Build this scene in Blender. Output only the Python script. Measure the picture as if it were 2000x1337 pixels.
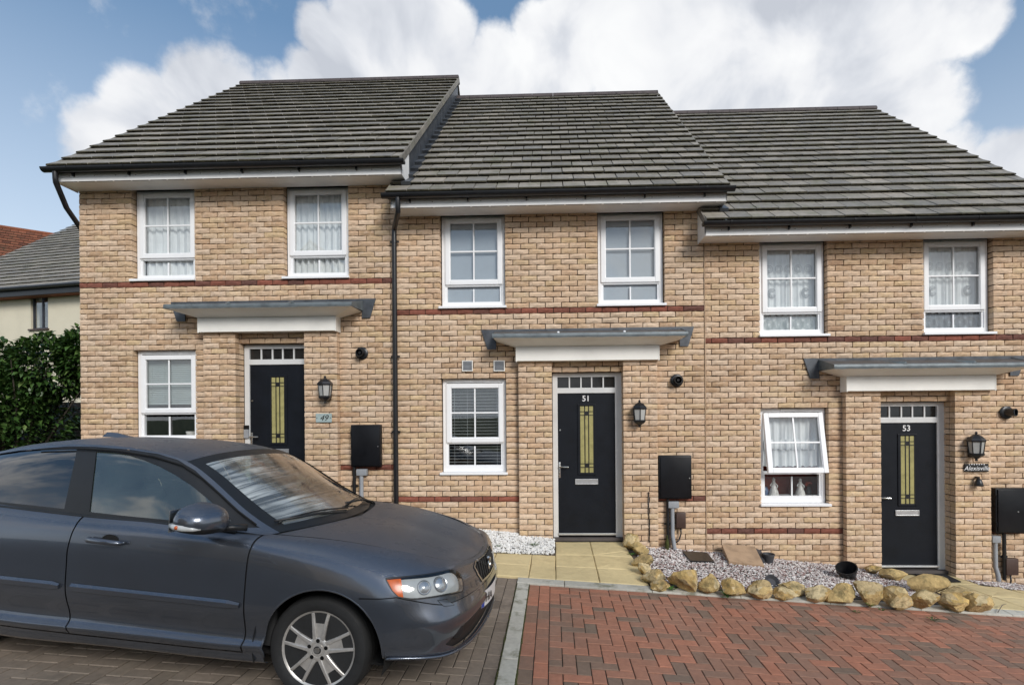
import bpy, bmesh, math, random
import numpy as np
from mathutils import Vector, Matrix
from mathutils import noise as mnoise
from mathutils.geometry import delaunay_2d_cdt

for _o in list(bpy.data.objects):
    bpy.data.objects.remove(_o)
random.seed(51)
RNG = np.random.default_rng(51)
SC = bpy.context.scene
COL = SC.collection

# ------------------------------------------------------------------ camera
CAM_POS = np.array((-2.0964, -7.1344, 1.1541))
CAM_YAW, CAM_ROLL = 0.0306, -0.0077
cam_data = bpy.data.cameras.new('camera')
cam_data.sensor_fit = 'HORIZONTAL'
cam_data.sensor_width = 36.0
cam_data.lens = 18.0
cam_data.shift_x = -0.025
cam_data.shift_y = 0.0718
cam_data.clip_start = 0.05
cam_data.clip_end = 3000.0
cam = bpy.data.objects.new('camera', cam_data)
COL.objects.link(cam)
_right = Vector((math.cos(CAM_YAW), math.sin(CAM_YAW), 0))
_fwd = Vector((-math.sin(CAM_YAW), math.cos(CAM_YAW), 0))
_up = Vector((0, 0, 1))
_cx = _right * math.cos(CAM_ROLL) + _up * math.sin(CAM_ROLL)
_cy = -_right * math.sin(CAM_ROLL) + _up * math.cos(CAM_ROLL)
_m = Matrix.Identity(4)
for _i in range(3):
    _m[_i][0], _m[_i][1], _m[_i][2], _m[_i][3] = _cx[_i], _cy[_i], -_fwd[_i], CAM_POS[_i]
cam.matrix_world = _m
SC.camera = cam

# ------------------------------------------------------------------ light
SUN_ELEV, SUN_AZ = math.radians(31), math.radians(150)   # azimuth clockwise from +Y: behind the camera, a little to the right
_sd = Vector((math.sin(SUN_AZ) * math.cos(SUN_ELEV), math.cos(SUN_AZ) * math.cos(SUN_ELEV), math.sin(SUN_ELEV)))
sun_data = bpy.data.lights.new('sun', 'SUN')
sun_data.energy = 1.6
sun_data.angle = math.radians(22)
sun_data.color = (1.0, 0.965, 0.92)
sun = bpy.data.objects.new('sun', sun_data)
COL.objects.link(sun)
sun.rotation_euler = (-_sd).to_track_quat('-Z', 'Y').to_euler()
SC.view_settings.view_transform = 'Standard'
SC.view_settings.look = 'None'
SC.view_settings.gamma = 1.0
SC.view_settings.use_curve_mapping = False
SC.view_settings.exposure = 0.76
SC.render.engine = 'CYCLES'
SC.cycles.max_bounces = 7
SC.cycles.diffuse_bounces = 3
SC.cycles.glossy_bounces = 4
SC.cycles.transmission_bounces = 6
SC.cycles.transparent_max_bounces = 12
SC.cycles.caustics_reflective = False
SC.cycles.caustics_refractive = False
SC.cycles.use_denoising = True
SC.cycles.sample_clamp_indirect = 6.0


class NT:
    """tiny helper round a node tree"""
    def __init__(self, nt):
        self.nt = nt

    def n(self, kind, **kw):
        nd = self.nt.nodes.new(kind)
        ins = kw.pop('ins', {})
        for k, v in kw.items():
            setattr(nd, k, v)
        for k, v in ins.items():
            if hasattr(v, 'is_output') or hasattr(v, 'links'):
                self.nt.links.new(v, nd.inputs[k])
            else:
                nd.inputs[k].default_value = v
        return nd

    def math(self, op, a, b=None, clamp=False):
        ins = {0: a}
        if b is not None:
            ins[1] = b
        return self.n('ShaderNodeMath', operation=op, use_clamp=clamp, ins=ins).outputs[0]

    def vmath(self, op, a, b=None, scale=None):
        nd = self.n('ShaderNodeVectorMath', operation=op, ins={0: a})
        if b is not None:
            if hasattr(b, 'links'):
                self.nt.links.new(b, nd.inputs[1])
            else:
                nd.inputs[1].default_value = b
        if scale is not None:
            nd.inputs['Scale'].default_value = scale
        return nd.outputs['Value'] if op in ('DOT_PRODUCT', 'DISTANCE', 'LENGTH') else nd.outputs[0]

    def mix(self, fac, a, b, blend='MIX'):
        nd = self.n('ShaderNodeMix', data_type='RGBA', blend_type=blend)
        for k, v in ((0, fac), (6, a), (7, b)):
            if hasattr(v, 'links'):
                self.nt.links.new(v, nd.inputs[k])
            else:
                nd.inputs[k].default_value = v if not (k > 0 and len(v) == 3) else (*v, 1)
        return nd.outputs[2]

    def ramp(self, fac, stops, interp='LINEAR'):
        nd = self.n('ShaderNodeValToRGB', ins={0: fac})
        cr = nd.color_ramp
        cr.interpolation = interp
        while len(cr.elements) < len(stops):
            cr.elements.new(0.5)
        for e, (p, c) in zip(cr.elements, stops):
            e.position = p
            e.color = (*c, 1) if len(c) == 3 else c
        return nd.outputs[0]

    def noise(self, vec, scale, detail=4.0, rough=0.55, dim='3D', dist=0.0):
        nd = self.n('ShaderNodeTexNoise', noise_dimensions=dim,
                    ins={'Scale': scale, 'Detail': detail, 'Roughness': rough, 'Distortion': dist})
        if vec is not None:
            self.nt.links.new(vec, nd.inputs['Vector'])
        return nd

    def link(self, a, b):
        self.nt.links.new(a, b)


# ------------------------------------------------------------------ sky
def pixel_dir(px, py):
    """direction in the world of a point of the 2000 x 1337 photograph"""
    x, y = (px - 1050) / 1000, (812 - py) / 1000
    c, s = math.cos(CAM_ROLL), math.sin(CAM_ROLL)
    x, y = c * x - s * y, s * x + c * y
    return (_right * x + _up * y + _fwd).normalized()


world = bpy.data.worlds.new('World')
SC.world = world
world.use_nodes = True
W_ = NT(world.node_tree)
world.node_tree.nodes.clear()
_tc = W_.n('ShaderNodeTexCoord').outputs['Generated']
_dir = W_.vmath('NORMALIZE', _tc)
_sky = W_.n('ShaderNodeTexSky', sky_type='NISHITA', sun_disc=False)
_sky.sun_elevation = SUN_ELEV
_sky.sun_rotation = SUN_AZ
_sky.altitude = 50
_sky.air_density = 1.0
_sky.dust_density = 0.6
_sky.ozone_density = 1.2
_skyc = W_.vmath('SCALE', _sky.outputs[0], scale=0.085)
_sep = W_.n('ShaderNodeSeparateXYZ', ins={0: _dir})
# thin haze that whitens the sky towards the horizon
_hz = W_.math('SUBTRACT', 1.0, W_.math('MULTIPLY', W_.math('MAXIMUM', _sep.outputs[2], 0.0), 1.75), clamp=True)
_hz = W_.math('POWER', _hz, 1.15)
_blue = W_.mix(0.45, _skyc, (0.105, 0.205, 0.335))
_base = W_.mix(W_.math('MULTIPLY', _hz, 1.0, clamp=True), _blue, (0.50, 0.555, 0.61))
# cumulus banks: heaps of soft balls round a few directions, their rims broken up by fractal noise
_n0 = W_.noise(_dir, 4.2, 5, 0.55)
_wv = W_.vmath('SCALE', W_.vmath('SUBTRACT', _n0.outputs[1], (0.5, 0.5, 0.5)), scale=0.09)
_dw = W_.vmath('ADD', _dir, _wv)
_n1 = W_.noise(_dir, 11.0, 7, 0.62).outputs[0]
_cov = W_.math('MULTIPLY', W_.math('SUBTRACT', W_.noise(_dir, 1.9, 2, 0.5).outputs[0], 0.42), 2.2)
_behind = W_.math('LESS_THAN', W_.vmath('DOT_PRODUCT', _dir, tuple(_fwd)), 0.35)
_cov = W_.math('MULTIPLY', _cov, W_.math('ADD', 0.25, W_.math('MULTIPLY', _behind, 0.75)))
_cov = W_.math('SUBTRACT', _cov, W_.math('MULTIPLY', W_.math('SUBTRACT', 1.0, _behind), 0.36))
_puffs = ((235, 290, .070, 1.0), (310, 240, .080, 1.0), (420, 190, .085, 1.0), (390, 290, .10, 1.0), (540, 225, .080, .9), (625, 60, .045, .9), (640, 190, .085, 1.0), (720, 110, .095, 1.0), (800, 60, .09, 1.0),
          (885, 55, .065, 1.0), (850, 170, .12, 1.0), (985, 195, .11, 1.1), (1090, 110, .085, 1.1), (1190, 50, .11, 1.1), (1320, 120, .17, 1.2), (1480, 120, .14, 1.1), (1600, 70, .14, 1.1), (1730, 80, .11, 1.1),
          (1840, 65, .065, 1.0), (1735, 230, .095, 1.0), (1810, 350, .07, .9), (1940, 350, .07, .9))
for _px, _py, _r, _a in _puffs:
    _d = W_.vmath('DISTANCE', _dw, tuple(pixel_dir(_px, _py)))
    _b = W_.math('MULTIPLY', W_.math('SUBTRACT', 1.0, W_.math('POWER', W_.math('DIVIDE', _d, _r), 2.0), clamp=True), _a)
    _cov = W_.math('MAXIMUM', _cov, _b)
_den = W_.math('ADD', _cov, W_.math('MULTIPLY', W_.math('SUBTRACT', _n1, 0.5), 1.15))
_mask = W_.n('ShaderNodeMapRange', interpolation_type='SMOOTHSTEP', ins={0: _den, 1: 0.06, 2: 0.50, 3: 0.0, 4: 1.0}).outputs[0]
_n2 = W_.noise(_dir, 6.0, 5, 0.52, dist=0.4).outputs[0]
_cc = W_.ramp(_n2, ((0.36, (0.34, 0.36, 0.40)), (0.46, (0.43, 0.447, 0.48)), (0.55, (0.52, 0.528, 0.545)), (0.66, (0.575, 0.58, 0.585))))
_skyout = W_.mix(_mask, _base, _cc)
_bg = W_.n('ShaderNodeBackground', ins={0: _skyout, 1: 1.0})
W_.link(_bg.outputs[0], W_.n('ShaderNodeOutputWorld').inputs[0])


# ------------------------------------------------------------------ materials
MATS = {}


def mat(name):
    m = bpy.data.materials.new(name)
    m.use_nodes = True
    m.node_tree.nodes.clear()
    t = NT(m.node_tree)
    b = t.n('ShaderNodeBsdfPrincipled')
    o = t.n('ShaderNodeOutputMaterial')
    t.link(b.outputs[0], o.inputs[0])
    MATS[name] = m
    return m, t, b


def plain(name, col, rough=0.5, metal=0.0, var=0.12, scale=6.0, bump=0.0, bscale=60.0, spec=0.5, coat=0.0):
    """a paint / metal / plastic with faint mottling and wear"""
    m, t, b = mat(name)
    pos = t.n('ShaderNodeNewGeometry').outputs['Position']
    nz = t.noise(pos, scale, 6, 0.6).outputs[0]
    dark = tuple(max(0, c * (1 - var * 1.6)) for c in col)
    lite = tuple(min(1, c * (1 + var)) for c in col)
    c = t.ramp(nz, ((0.28, dark), (0.5, col), (0.75, lite)))
    t.link(c, b.inputs['Base Color'])
    r = t.math('MULTIPLY', t.math('ADD', t.math('MULTIPLY', t.noise(pos, scale * 3, 3).outputs[0], 0.5), 0.75), rough)
    t.link(r, b.inputs['Roughness'])
    b.inputs['Metallic'].default_value = metal
    b.inputs['Specular IOR Level'].default_value = spec
    b.inputs['Coat Weight'].default_value = coat
    if bump:
        bp = t.n('ShaderNodeBump', ins={'Strength': bump, 'Distance': 0.004, 'Height': t.noise(pos, bscale, 5).outputs[0]})
        t.link(bp.outputs[0], b.inputs['Normal'])
    return m


def piece_rand(t):
    """a random number for each separate piece, whether its own object or an island of a joined mesh"""
    a = t.n('ShaderNodeObjectInfo').outputs['Random']
    g = t.n('ShaderNodeNewGeometry')
    return t.math('FRACT', t.math('ADD', a, g.outputs['Random Per Island'])), g.outputs['Position']


def pieces(name, stops, rough=0.85, grain=35.0, bump=0.6, bscale=90.0, grainamt=0.35, patch=None, patchamt=0.0, patchscale=2.0, spec=0.3, bdist=0.004, pthr=(0.55, 0.7)):
    """brick / tile / paver / stone: colour per piece, grain inside it, optional growth in patches"""
    m, t, b = mat(name)
    r, pos = piece_rand(t)
    base = t.ramp(r, stops)
    off = t.vmath('ADD', pos, t.n('ShaderNodeCombineXYZ', ins={0: t.math('MULTIPLY', r, 37.0), 1: t.math('MULTIPLY', r, 11.0), 2: 0.0}).outputs[0])
    n1 = t.noise(off, grain, 6, 0.65).outputs[0]
    n2 = t.noise(off, grain * 0.18, 4, 0.6).outputs[0]
    k = t.math('ADD', t.math('MULTIPLY', n1, 0.6), t.math('MULTIPLY', n2, 0.4))
    sh = t.n('ShaderNodeMapRange', ins={0: k, 1: 0.30, 2: 0.70, 3: 1 - grainamt, 4: 1 + grainamt}).outputs[0]
    c = t.vmath('MULTIPLY', base, t.n('ShaderNodeCombineXYZ', ins={0: sh, 1: sh, 2: sh}).outputs[0])
    # slow change of tone over the whole surface: damp, dust, weathering
    wsh = t.n('ShaderNodeMapRange', ins={0: t.noise(pos, 0.9, 5, 0.6).outputs[0], 1: 0.3, 2: 0.7, 3: 0.88, 4: 1.1}).outputs[0]
    c = t.vmath('MULTIPLY', c, t.n('ShaderNodeCombineXYZ', ins={0: wsh, 1: wsh, 2: wsh}).outputs[0])
    if patch:
        pn = t.noise(pos, patchscale, 5, 0.65).outputs[0]
        pf = t.n('ShaderNodeMapRange', ins={0: pn, 1: pthr[0], 2: pthr[1], 3: 0.0, 4: patchamt}).outputs[0]
        c = t.mix(pf, c, patch)
    t.link(c, b.inputs['Base Color'])
    t.link(t.math('MULTIPLY', t.math('ADD', 0.8, t.math('MULTIPLY', n2, 0.4)), rough), b.inputs['Roughness'])
    b.inputs['Specular IOR Level'].default_value = spec
    bp = t.n('ShaderNodeBump', ins={'Strength': bump, 'Distance': bdist, 'Height': t.noise(off, bscale, 6, 0.7).outputs[0]})
    t.link(bp.outputs[0], b.inputs['Normal'])
    return m


def glass(name, tint=(0.9, 0.94, 0.93), refl=1.0, rough=0.02, wobble=0.0, fog=None):
    """thin pane: mirror by Fresnel over a tinted see-through"""
    m = bpy.data.materials.new(name)
    m.use_nodes = True
    m.node_tree.nodes.clear()
    t = NT(m.node_tree)
    bk = t.n('ShaderNodeNewGeometry').outputs['Backfacing']
    ior = t.math('SUBTRACT', 1.52, t.math('MULTIPLY', bk, .862))
    fr = t.n('ShaderNodeFresnel', ins={0: ior})
    f = t.math('MULTIPLY', fr.outputs[0], refl * 1.9, clamp=True)
    gl = t.n('ShaderNodeBsdfGlossy', ins={0: (1, 1, 1, 1), 1: rough})
    tr = t.n('ShaderNodeBsdfTransparent', ins={0: (*tint, 1)})
    if wobble:
        pos = t.n('ShaderNodeNewGeometry').outputs['Position']
        bp = t.n('ShaderNodeBump', ins={'Strength': wobble, 'Distance': 0.02, 'Height': t.noise(pos, 2.2, 1).outputs[0]})
        t.link(bp.outputs[0], gl.inputs['Normal'])
    see = tr.outputs[0]
    if fog:                                     # a film of condensation: (amount, r, g, b)
        pos = t.n('ShaderNodeNewGeometry').outputs['Position']
        fa = t.math('MULTIPLY', t.n('ShaderNodeMapRange', ins={0: t.noise(pos, 3.5, 5, .6).outputs[0], 1: .3, 2: .7, 3: .6, 4: 1.3}).outputs[0], fog[0])
        see = t.n('ShaderNodeMixShader', ins={0: fa, 1: see, 2: t.n('ShaderNodeBsdfDiffuse', ins={0: (*fog[1:], 1)}).outputs[0]}).outputs[0]
    mx = t.n('ShaderNodeMixShader', ins={0: f, 1: see, 2: gl.outputs[0]})
    t.link(mx.outputs[0], t.n('ShaderNodeOutputMaterial').inputs[0])
    MATS[name] = m
    return m


# ------------------------------------------------------------------ mesh helpers
class MB:
    """collects geometry; build() links it as ONE mesh object"""
    def __init__(self):
        self.v, self.f = [], []

    def add(self, vs, fs):
        o = len(self.v)
        self.v.extend([tuple(p) for p in vs])
        self.f.extend([tuple(i + o for i in q) for q in fs])
        return self

    def box(self, x0, x1, y0, y1, z0, z1, bev=0.0):
        if bev <= 0:
            vs = [(x, y, z) for z in (z0, z1) for y in (y0, y1) for x in (x0, x1)]
            return self.add(vs, [(0, 2, 3, 1), (4, 5, 7, 6), (0, 1, 5, 4), (2, 6, 7, 3), (0, 4, 6, 2), (1, 3, 7, 5)])
        bm = bmesh.new()
        bmesh.ops.create_cube(bm, size=1.0)
        for v in bm.verts:
            v.co = Vector(((x0 + x1) / 2 + v.co.x * (x1 - x0), (y0 + y1) / 2 + v.co.y * (y1 - y0), (z0 + z1) / 2 + v.co.z * (z1 - z0)))
        bmesh.ops.bevel(bm, geom=bm.edges[:], offset=bev, segments=2, profile=0.6, affect='EDGES')
        return self.bm(bm)

    def bm(self, bm, mtx=None):
        bm.verts.index_update()
        self.add([(mtx @ v.co) if mtx else v.co for v in bm.verts], [[v.index for v in f.verts] for f in bm.faces])
        bm.free()
        return self

    def tube(self, pts, r, n=10, cap=True, closed=False):
        pts = [Vector(p) for p in pts]
        rr = r if isinstance(r, (list, tuple)) else [r] * len(pts)
        rings = []
        up = Vector((0, 0, 1))
        prev = None
        for i, p in enumerate(pts):
            if closed:
                d = pts[(i + 1) % len(pts)] - pts[i - 1]
            else:
                d = (pts[min(i + 1, len(pts) - 1)] - pts[max(i - 1, 0)])
            d.normalize()
            if prev is None:
                a = d.cross(up)
                if a.length < 1e-3:
                    a = d.cross(Vector((1, 0, 0)))
            else:
                a = prev - d * prev.dot(d)
            a.normalize()
            prev = a
            b = d.cross(a)
            rings.append([p + (a * math.cos(2 * math.pi * k / n) + b * math.sin(2 * math.pi * k / n)) * rr[i] for k in range(n)])
        vs = [v for rg in rings for v in rg]
        m = len(rings)
        fs = []
        for i in range(m if closed else m - 1):
            j = (i + 1) % m
            for k in range(n):
                fs.append((i * n + k, i * n + (k + 1) % n, j * n + (k + 1) % n, j * n + k))
        if cap and not closed:
            fs.append(tuple(reversed(range(n))))
            fs.append(tuple((m - 1) * n + k for k in range(n)))
        return self.add(vs, fs)

    def lathe(self, prof, n=24, mtx=None):
        """prof: list of (radius, height) about z"""
        vs, fs = [], []
        for r, h in prof:
            for k in range(n):
                a = 2 * math.pi * k / n
                p = Vector((r * math.cos(a), r * math.sin(a), h))
                vs.append(mtx @ p if mtx else p)
        for i in range(len(prof) - 1):
            for k in range(n):
                fs.append((i * n + k, i * n + (k + 1) % n, (i + 1) * n + (k + 1) % n, (i + 1) * n + k))
        if prof[0][0] > 1e-5:
            fs.append(tuple(reversed(range(n))))
        if prof[-1][0] > 1e-5:
            fs.append(tuple((len(prof) - 1) * n + k for k in range(n)))
        return self.add(vs, fs)

    def prism(self, poly, axis, a, b):
        """poly: 2D outline (ccw), extruded along axis from a to b. axis 'x': poly=(y,z); 'y': (x,z); 'z': (x,y)"""
        n = len(poly)

        def P(p, t):
            return {'x': (t, p[0], p[1]), 'y': (p[0], t, p[1]), 'z': (p[0], p[1], t)}[axis]
        vs = [P(p, a) for p in poly] + [P(p, b) for p in poly]
        fs = [tuple(range(n)), tuple(reversed(range(n, 2 * n)))]
        for i in range(n):
            j = (i + 1) % n
            fs.append((i, i + n, j + n, j))
        return self.add(vs, fs)

    def build(self, name, material, parent=None, smooth=False, kind=None, fix=True):
        me = bpy.data.meshes.new(name)
        me.from_pydata(self.v, [], self.f)
        if fix:
            bm = bmesh.new()
            bm.from_mesh(me)
            bmesh.ops.recalc_face_normals(bm, faces=bm.faces)
            bm.to_mesh(me)
            bm.free()
        return link(name, me, material, parent, smooth, kind)


def link(name, me, material, parent=None, smooth=False, kind=None):
    if material is not None and not me.materials:
        me.materials.append(MATS[material] if isinstance(material, str) else material)
    if smooth == 'auto':
        me.shade_smooth()
        me.set_sharp_from_angle(angle=math.radians(38))
    elif smooth:
        me.shade_smooth()
    o = bpy.data.objects.new(name, me)
    COL.objects.link(o)
    if parent is not None:
        o.parent = parent
    if kind:
        o['kind'] = kind
    return o


def empty(name, loc=(0, 0, 0), parent=None):
    o = bpy.data.objects.new(name, None)
    o.empty_display_size = 0.1
    COL.objects.link(o)
    o.location = loc
    if parent is not None:
        o.parent = parent
    return o


def tag(o, label, cat=None, group=None, kind=None):
    o['label'] = label
    if cat:
        o['category'] = cat
    if group:
        o['group'] = group
    if kind:
        o['kind'] = kind
    return o


def copy_tree(o, parent=None):
    c = o.copy()
    COL.objects.link(c)
    c.parent = parent
    for ch in list(o.children):
        copy_tree(ch, c)
    return c


def text_mesh(name, s, size, material, parent, mtx, extrude=0.002, shear=0.0, align='CENTER', bold=0.0):
    cu = bpy.data.curves.new(name, 'FONT')
    cu.body = s
    cu.size = size
    cu.extrude = extrude
    cu.shear = shear
    cu.offset = bold
    cu.align_x = align
    cu.align_y = 'CENTER'
    cu.resolution_u = 4
    tmp = bpy.data.objects.new('tmp', cu)
    COL.objects.link(tmp)
    dg = bpy.context.evaluated_depsgraph_get()
    me = bpy.data.meshes.new_from_object(tmp.evaluated_get(dg))
    bpy.data.objects.remove(tmp)
    me.transform(mtx)
    me.name = name
    me.materials.clear()
    return link(name, me, material, parent)


def pix_plane(px, py, y):
    """the point of the plane Y = y seen at a point of the photograph"""
    d = pixel_dir(px, py)
    t = (y - CAM_POS[1]) / d.y
    return Vector(CAM_POS) + d * t


def cam_dist(p):
    return float(np.linalg.norm(np.array(p) - CAM_POS))


def to_pixel(p):
    v = Vector(p) - Vector(CAM_POS)
    d = v.dot(_fwd)
    if d < 0.05:
        return (-9999, -9999, d)
    return (1050 + 1000 * v.dot(_cx) / d, 812 - 1000 * v.dot(_cy) / d, d)


def in_view(p, margin=30):
    x, y, d = to_pixel(p)
    return d > 0 and -margin < x < 2000 + margin and -margin < y < 1337 + margin

# ------------------------------------------------------------------ palette
pieces('brick_buff', ((0.0, (0.495, 0.329, 0.205)), (0.08, (0.610, 0.443, 0.279)), (0.26, (0.581, 0.396, 0.256)), (0.42, (0.638, 0.468, 0.329)),
                      (0.56, (0.676, 0.515, 0.374)), (0.70, (0.595, 0.415, 0.269)), (0.84, (0.647, 0.487, 0.351)), (0.94, (0.620, 0.453, 0.269)), (1.0, (0.457, 0.296, 0.188))),
       rough=0.9, grain=30, bump=0.9, bscale=55, grainamt=0.22, bdist=0.006, patch=(0.76, 0.63, 0.50), patchamt=0.4, patchscale=14.0, pthr=(0.52, 0.70))
pieces('brick_red', ((0.0, (0.184, 0.069, 0.046)), (0.3, (0.270, 0.092, 0.061)), (0.6, (0.218, 0.081, 0.055)), (0.85, (0.127, 0.063, 0.050)), (1.0, (0.259, 0.098, 0.066))),
       rough=0.85, grain=30, bump=0.8, bscale=55, grainamt=0.35, bdist=0.005)
pieces('roof_tile', ((0.0, (0.190, 0.174, 0.147)), (0.25, (0.245, 0.222, 0.186)), (0.5, (0.290, 0.261, 0.216)), (0.75, (0.215, 0.201, 0.177)), (1.0, (0.330, 0.292, 0.240))),
       rough=0.62, grain=14, bump=0.5, bscale=70, grainamt=0.32, bdist=0.003, patch=(0.14, 0.145, 0.075), patchamt=0.6, patchscale=2.6, pthr=(0.52, 0.70), spec=0.45)
pieces('red_tile', ((0.0, (0.10, 0.035, 0.022)), (0.3, (0.19, 0.065, 0.035)), (0.6, (0.24, 0.085, 0.045)), (1.0, (0.14, 0.05, 0.03))),
       rough=0.85, grain=12, bump=0.5, grainamt=0.4, patch=(0.06, 0.05, 0.03), patchamt=0.6, patchscale=1.2)
pieces('paver_red', ((0.0, (0.188, 0.136, 0.099)), (0.12, (0.229, 0.146, 0.104)), (0.24, (0.325, 0.164, 0.108)), (0.45, (0.376, 0.168, 0.106)), (0.58, (0.290, 0.155, 0.104)),
                     (0.72, (0.418, 0.176, 0.108)), (0.86, (0.325, 0.161, 0.106)), (0.95, (0.234, 0.150, 0.106)), (1.0, (0.367, 0.168, 0.108))),
       rough=0.75, grain=26, bump=0.7, bscale=160, grainamt=0.22, bdist=0.002, patch=(0.22, 0.16, 0.125), patchamt=0.5, patchscale=1.6, pthr=(0.5, 0.75), spec=0.4)
pieces('paver_brown', ((0.0, (0.200, 0.165, 0.129)), (0.3, (0.236, 0.195, 0.155)), (0.6, (0.215, 0.176, 0.140)), (0.9, (0.263, 0.215, 0.171)), (1.0, (0.137, 0.110, 0.087))),
       rough=0.7, grain=26, bump=0.7, bscale=160, grainamt=0.24, bdist=0.002, patch=(0.06, 0.05, 0.043), patchamt=0.6, patchscale=1.5, spec=0.4)
pieces('slab_yellow', ((0.0, (0.653, 0.530, 0.286)), (0.5, (0.694, 0.569, 0.317)), (1.0, (0.673, 0.544, 0.295))),
       rough=0.8, grain=9, bump=0.7, bscale=30, grainamt=0.14, bdist=0.006, patch=(0.30, 0.22, 0.11), patchamt=0.45, patchscale=3.5, pthr=(0.56, 0.78))
pieces('kerb_concrete', ((0.0, (0.44, 0.43, 0.375)), (1.0, (0.54, 0.525, 0.46))), rough=0.85, grain=30, bump=0.5, bscale=140, grainamt=0.18, bdist=0.002,
       patch=(0.13, 0.13, 0.075), patchamt=0.75, patchscale=5.5, pthr=(0.54, 0.7))
pieces('rockery_stone', ((0.0, (0.506, 0.345, 0.126)), (0.3, (0.598, 0.439, 0.198)), (0.6, (0.471, 0.328, 0.144)), (0.85, (0.655, 0.532, 0.312)), (1.0, (0.552, 0.404, 0.180))),
       rough=0.9, grain=13, bump=1.0, bscale=22, grainamt=0.55, bdist=0.03, patch=(0.13, 0.115, 0.055), patchamt=0.8, patchscale=8.0, pthr=(0.5, 0.68))
pieces('gravel_mixed', ((0.0, (0.16, 0.09, 0.08)), (0.14, (0.36, 0.24, 0.22)), (0.28, (0.68, 0.63, 0.60)), (0.58, (0.82, 0.80, 0.77)), (0.72, (0.34, 0.22, 0.20)), (0.82, (0.78, 0.75, 0.72)), (0.95, (0.62, 0.57, 0.54)), (1.0, (0.12, 0.075, 0.07))),
       rough=0.75, grain=40, bump=0.3, grainamt=0.15)
pieces('gravel_white', ((0.0, (0.82, 0.81, 0.78)), (0.6, (0.88, 0.875, 0.85)), (0.95, (0.74, 0.72, 0.67)), (1.0, (0.2, 0.19, 0.16))), rough=0.75, grain=40, bump=0.3, grainamt=0.1)
plain('mortar', (0.072, 0.047, 0.032), 0.95, var=0.3, scale=7, bump=0.8, bscale=220)
plain('soil', (0.09, 0.07, 0.055), 0.95, var=0.4, scale=20, bump=0.9, bscale=60)
plain('joint_sand', (0.032, 0.028, 0.02), 0.95, var=0.4, scale=16, bump=0.7, bscale=150)
plain('moss', (0.055, 0.062, 0.012), 0.95, var=0.5, scale=30, bump=1.0, bscale=120)
plain('tarmac', (0.06, 0.06, 0.06), 0.9, var=0.25, scale=3, bump=0.8, bscale=200)
plain('lawn', (0.05, 0.07, 0.022), 0.9, var=0.4, scale=8, bump=0.8, bscale=120)
plain('upvc_white', (0.88, 0.885, 0.89), 0.32, var=0.025, scale=3)
plain('fascia_white', (0.88, 0.875, 0.855), 0.4, var=0.07, scale=2.5)
plain('canopy_cream', (0.86, 0.845, 0.79), 0.45, var=0.04, scale=3)
plain('frame_grey_white', (0.66, 0.665, 0.66), 0.4, var=0.06, scale=4)
plain('black_plastic', (0.012, 0.0125, 0.0145), 0.34, var=0.2, scale=8)
plain('black_box', (0.008, 0.0085, 0.0105), 0.34, var=0.25, scale=5, spec=0.3)
plain('lead', (0.085, 0.093, 0.105), 0.46, metal=0.35, var=0.3, scale=6, bump=0.3, bscale=18)
plain('lead_pale', (0.15, 0.175, 0.185), 0.5, metal=0.2, var=0.22, scale=9, bump=0.2, bscale=30)
plain('door_navy', (0.0065, 0.0085, 0.013), 0.5, var=0.2, scale=5, bump=0.25, bscale=70, spec=0.22)
plain('chrome', (0.62, 0.62, 0.60), 0.28, metal=1.0, var=0.06)
plain('aluminium', (0.63, 0.64, 0.65), 0.35, metal=0.8, var=0.08)
plain('pvc_grey', (0.30, 0.315, 0.335), 0.5, var=0.1)
plain('brown_plastic', (0.062, 0.035, 0.027), 0.45, var=0.2)
plain('threshold_stone', (0.085, 0.072, 0.067), 0.7, var=0.2)
plain('mat_black', (0.008, 0.008, 0.009), 0.95, var=0.3, bump=1.0, bscale=300)
plain('door_glass_yellow', (0.37, 0.335, 0.14), 0.22, var=0.16, scale=14, bump=0.5, bscale=45)
plain('dark_pane', (0.022, 0.022, 0.022), 0.08, var=0.4, scale=5)
plain('net_white', (0.84, 0.86, 0.86), 0.9, var=0.06)
plain('blind_white', (0.64, 0.66, 0.66), 0.5, var=0.04)
plain('blind_green', (0.38, 0.44, 0.43), 0.5, var=0.05)
plain('flat_blue_grey', (0.42, 0.465, 0.515), 0.8, var=0.03)  # also the painted sky reflection behind two upstairs panes
plain('room_dark', (0.16, 0.15, 0.14), 0.9, var=0.15)
plain('room_red', (0.30, 0.055, 0.035), 0.9, var=0.15)
plain('render_cream', (0.70, 0.64, 0.50), 0.9, var=0.05, scale=1.5)
plain('wood_fence', (0.13, 0.105, 0.088), 0.85, var=0.4, scale=4, bump=0.6, bscale=60)
plain('timber_board', (0.42, 0.29, 0.185), 0.7, var=0.2, scale=6, bump=0.4, bscale=40)
plain('pot_black', (0.012, 0.012, 0.013), 0.38, var=0.2)
plain('pot_grey', (0.055, 0.055, 0.06), 0.5, var=0.2)
plain('ceramic_white', (0.78, 0.75, 0.71), 0.3, var=0.2, scale=25)
plain('ceramic_blue', (0.12, 0.17, 0.28), 0.3, var=0.3, scale=18)
plain('flower_red', (0.5, 0.06, 0.02), 0.6, var=0.3, scale=30)
plain('sign_pale', (0.36, 0.44, 0.43), 0.4, var=0.08, scale=20)
plain('lamp_glass', (0.42, 0.42, 0.40), 0.15, var=0.1)
plain('white_paint', (0.8, 0.8, 0.8), 0.4, var=0.02)
plain('black_paint', (0.01, 0.01, 0.01), 0.4, var=0.1)
plain('ridge_tile', (0.075, 0.06, 0.058), 0.75, var=0.25, scale=10, bump=0.5)
plain('tile_shadow_moss', (0.05, 0.043, 0.024), 0.95, var=0.5, scale=20, bump=0.8)
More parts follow.
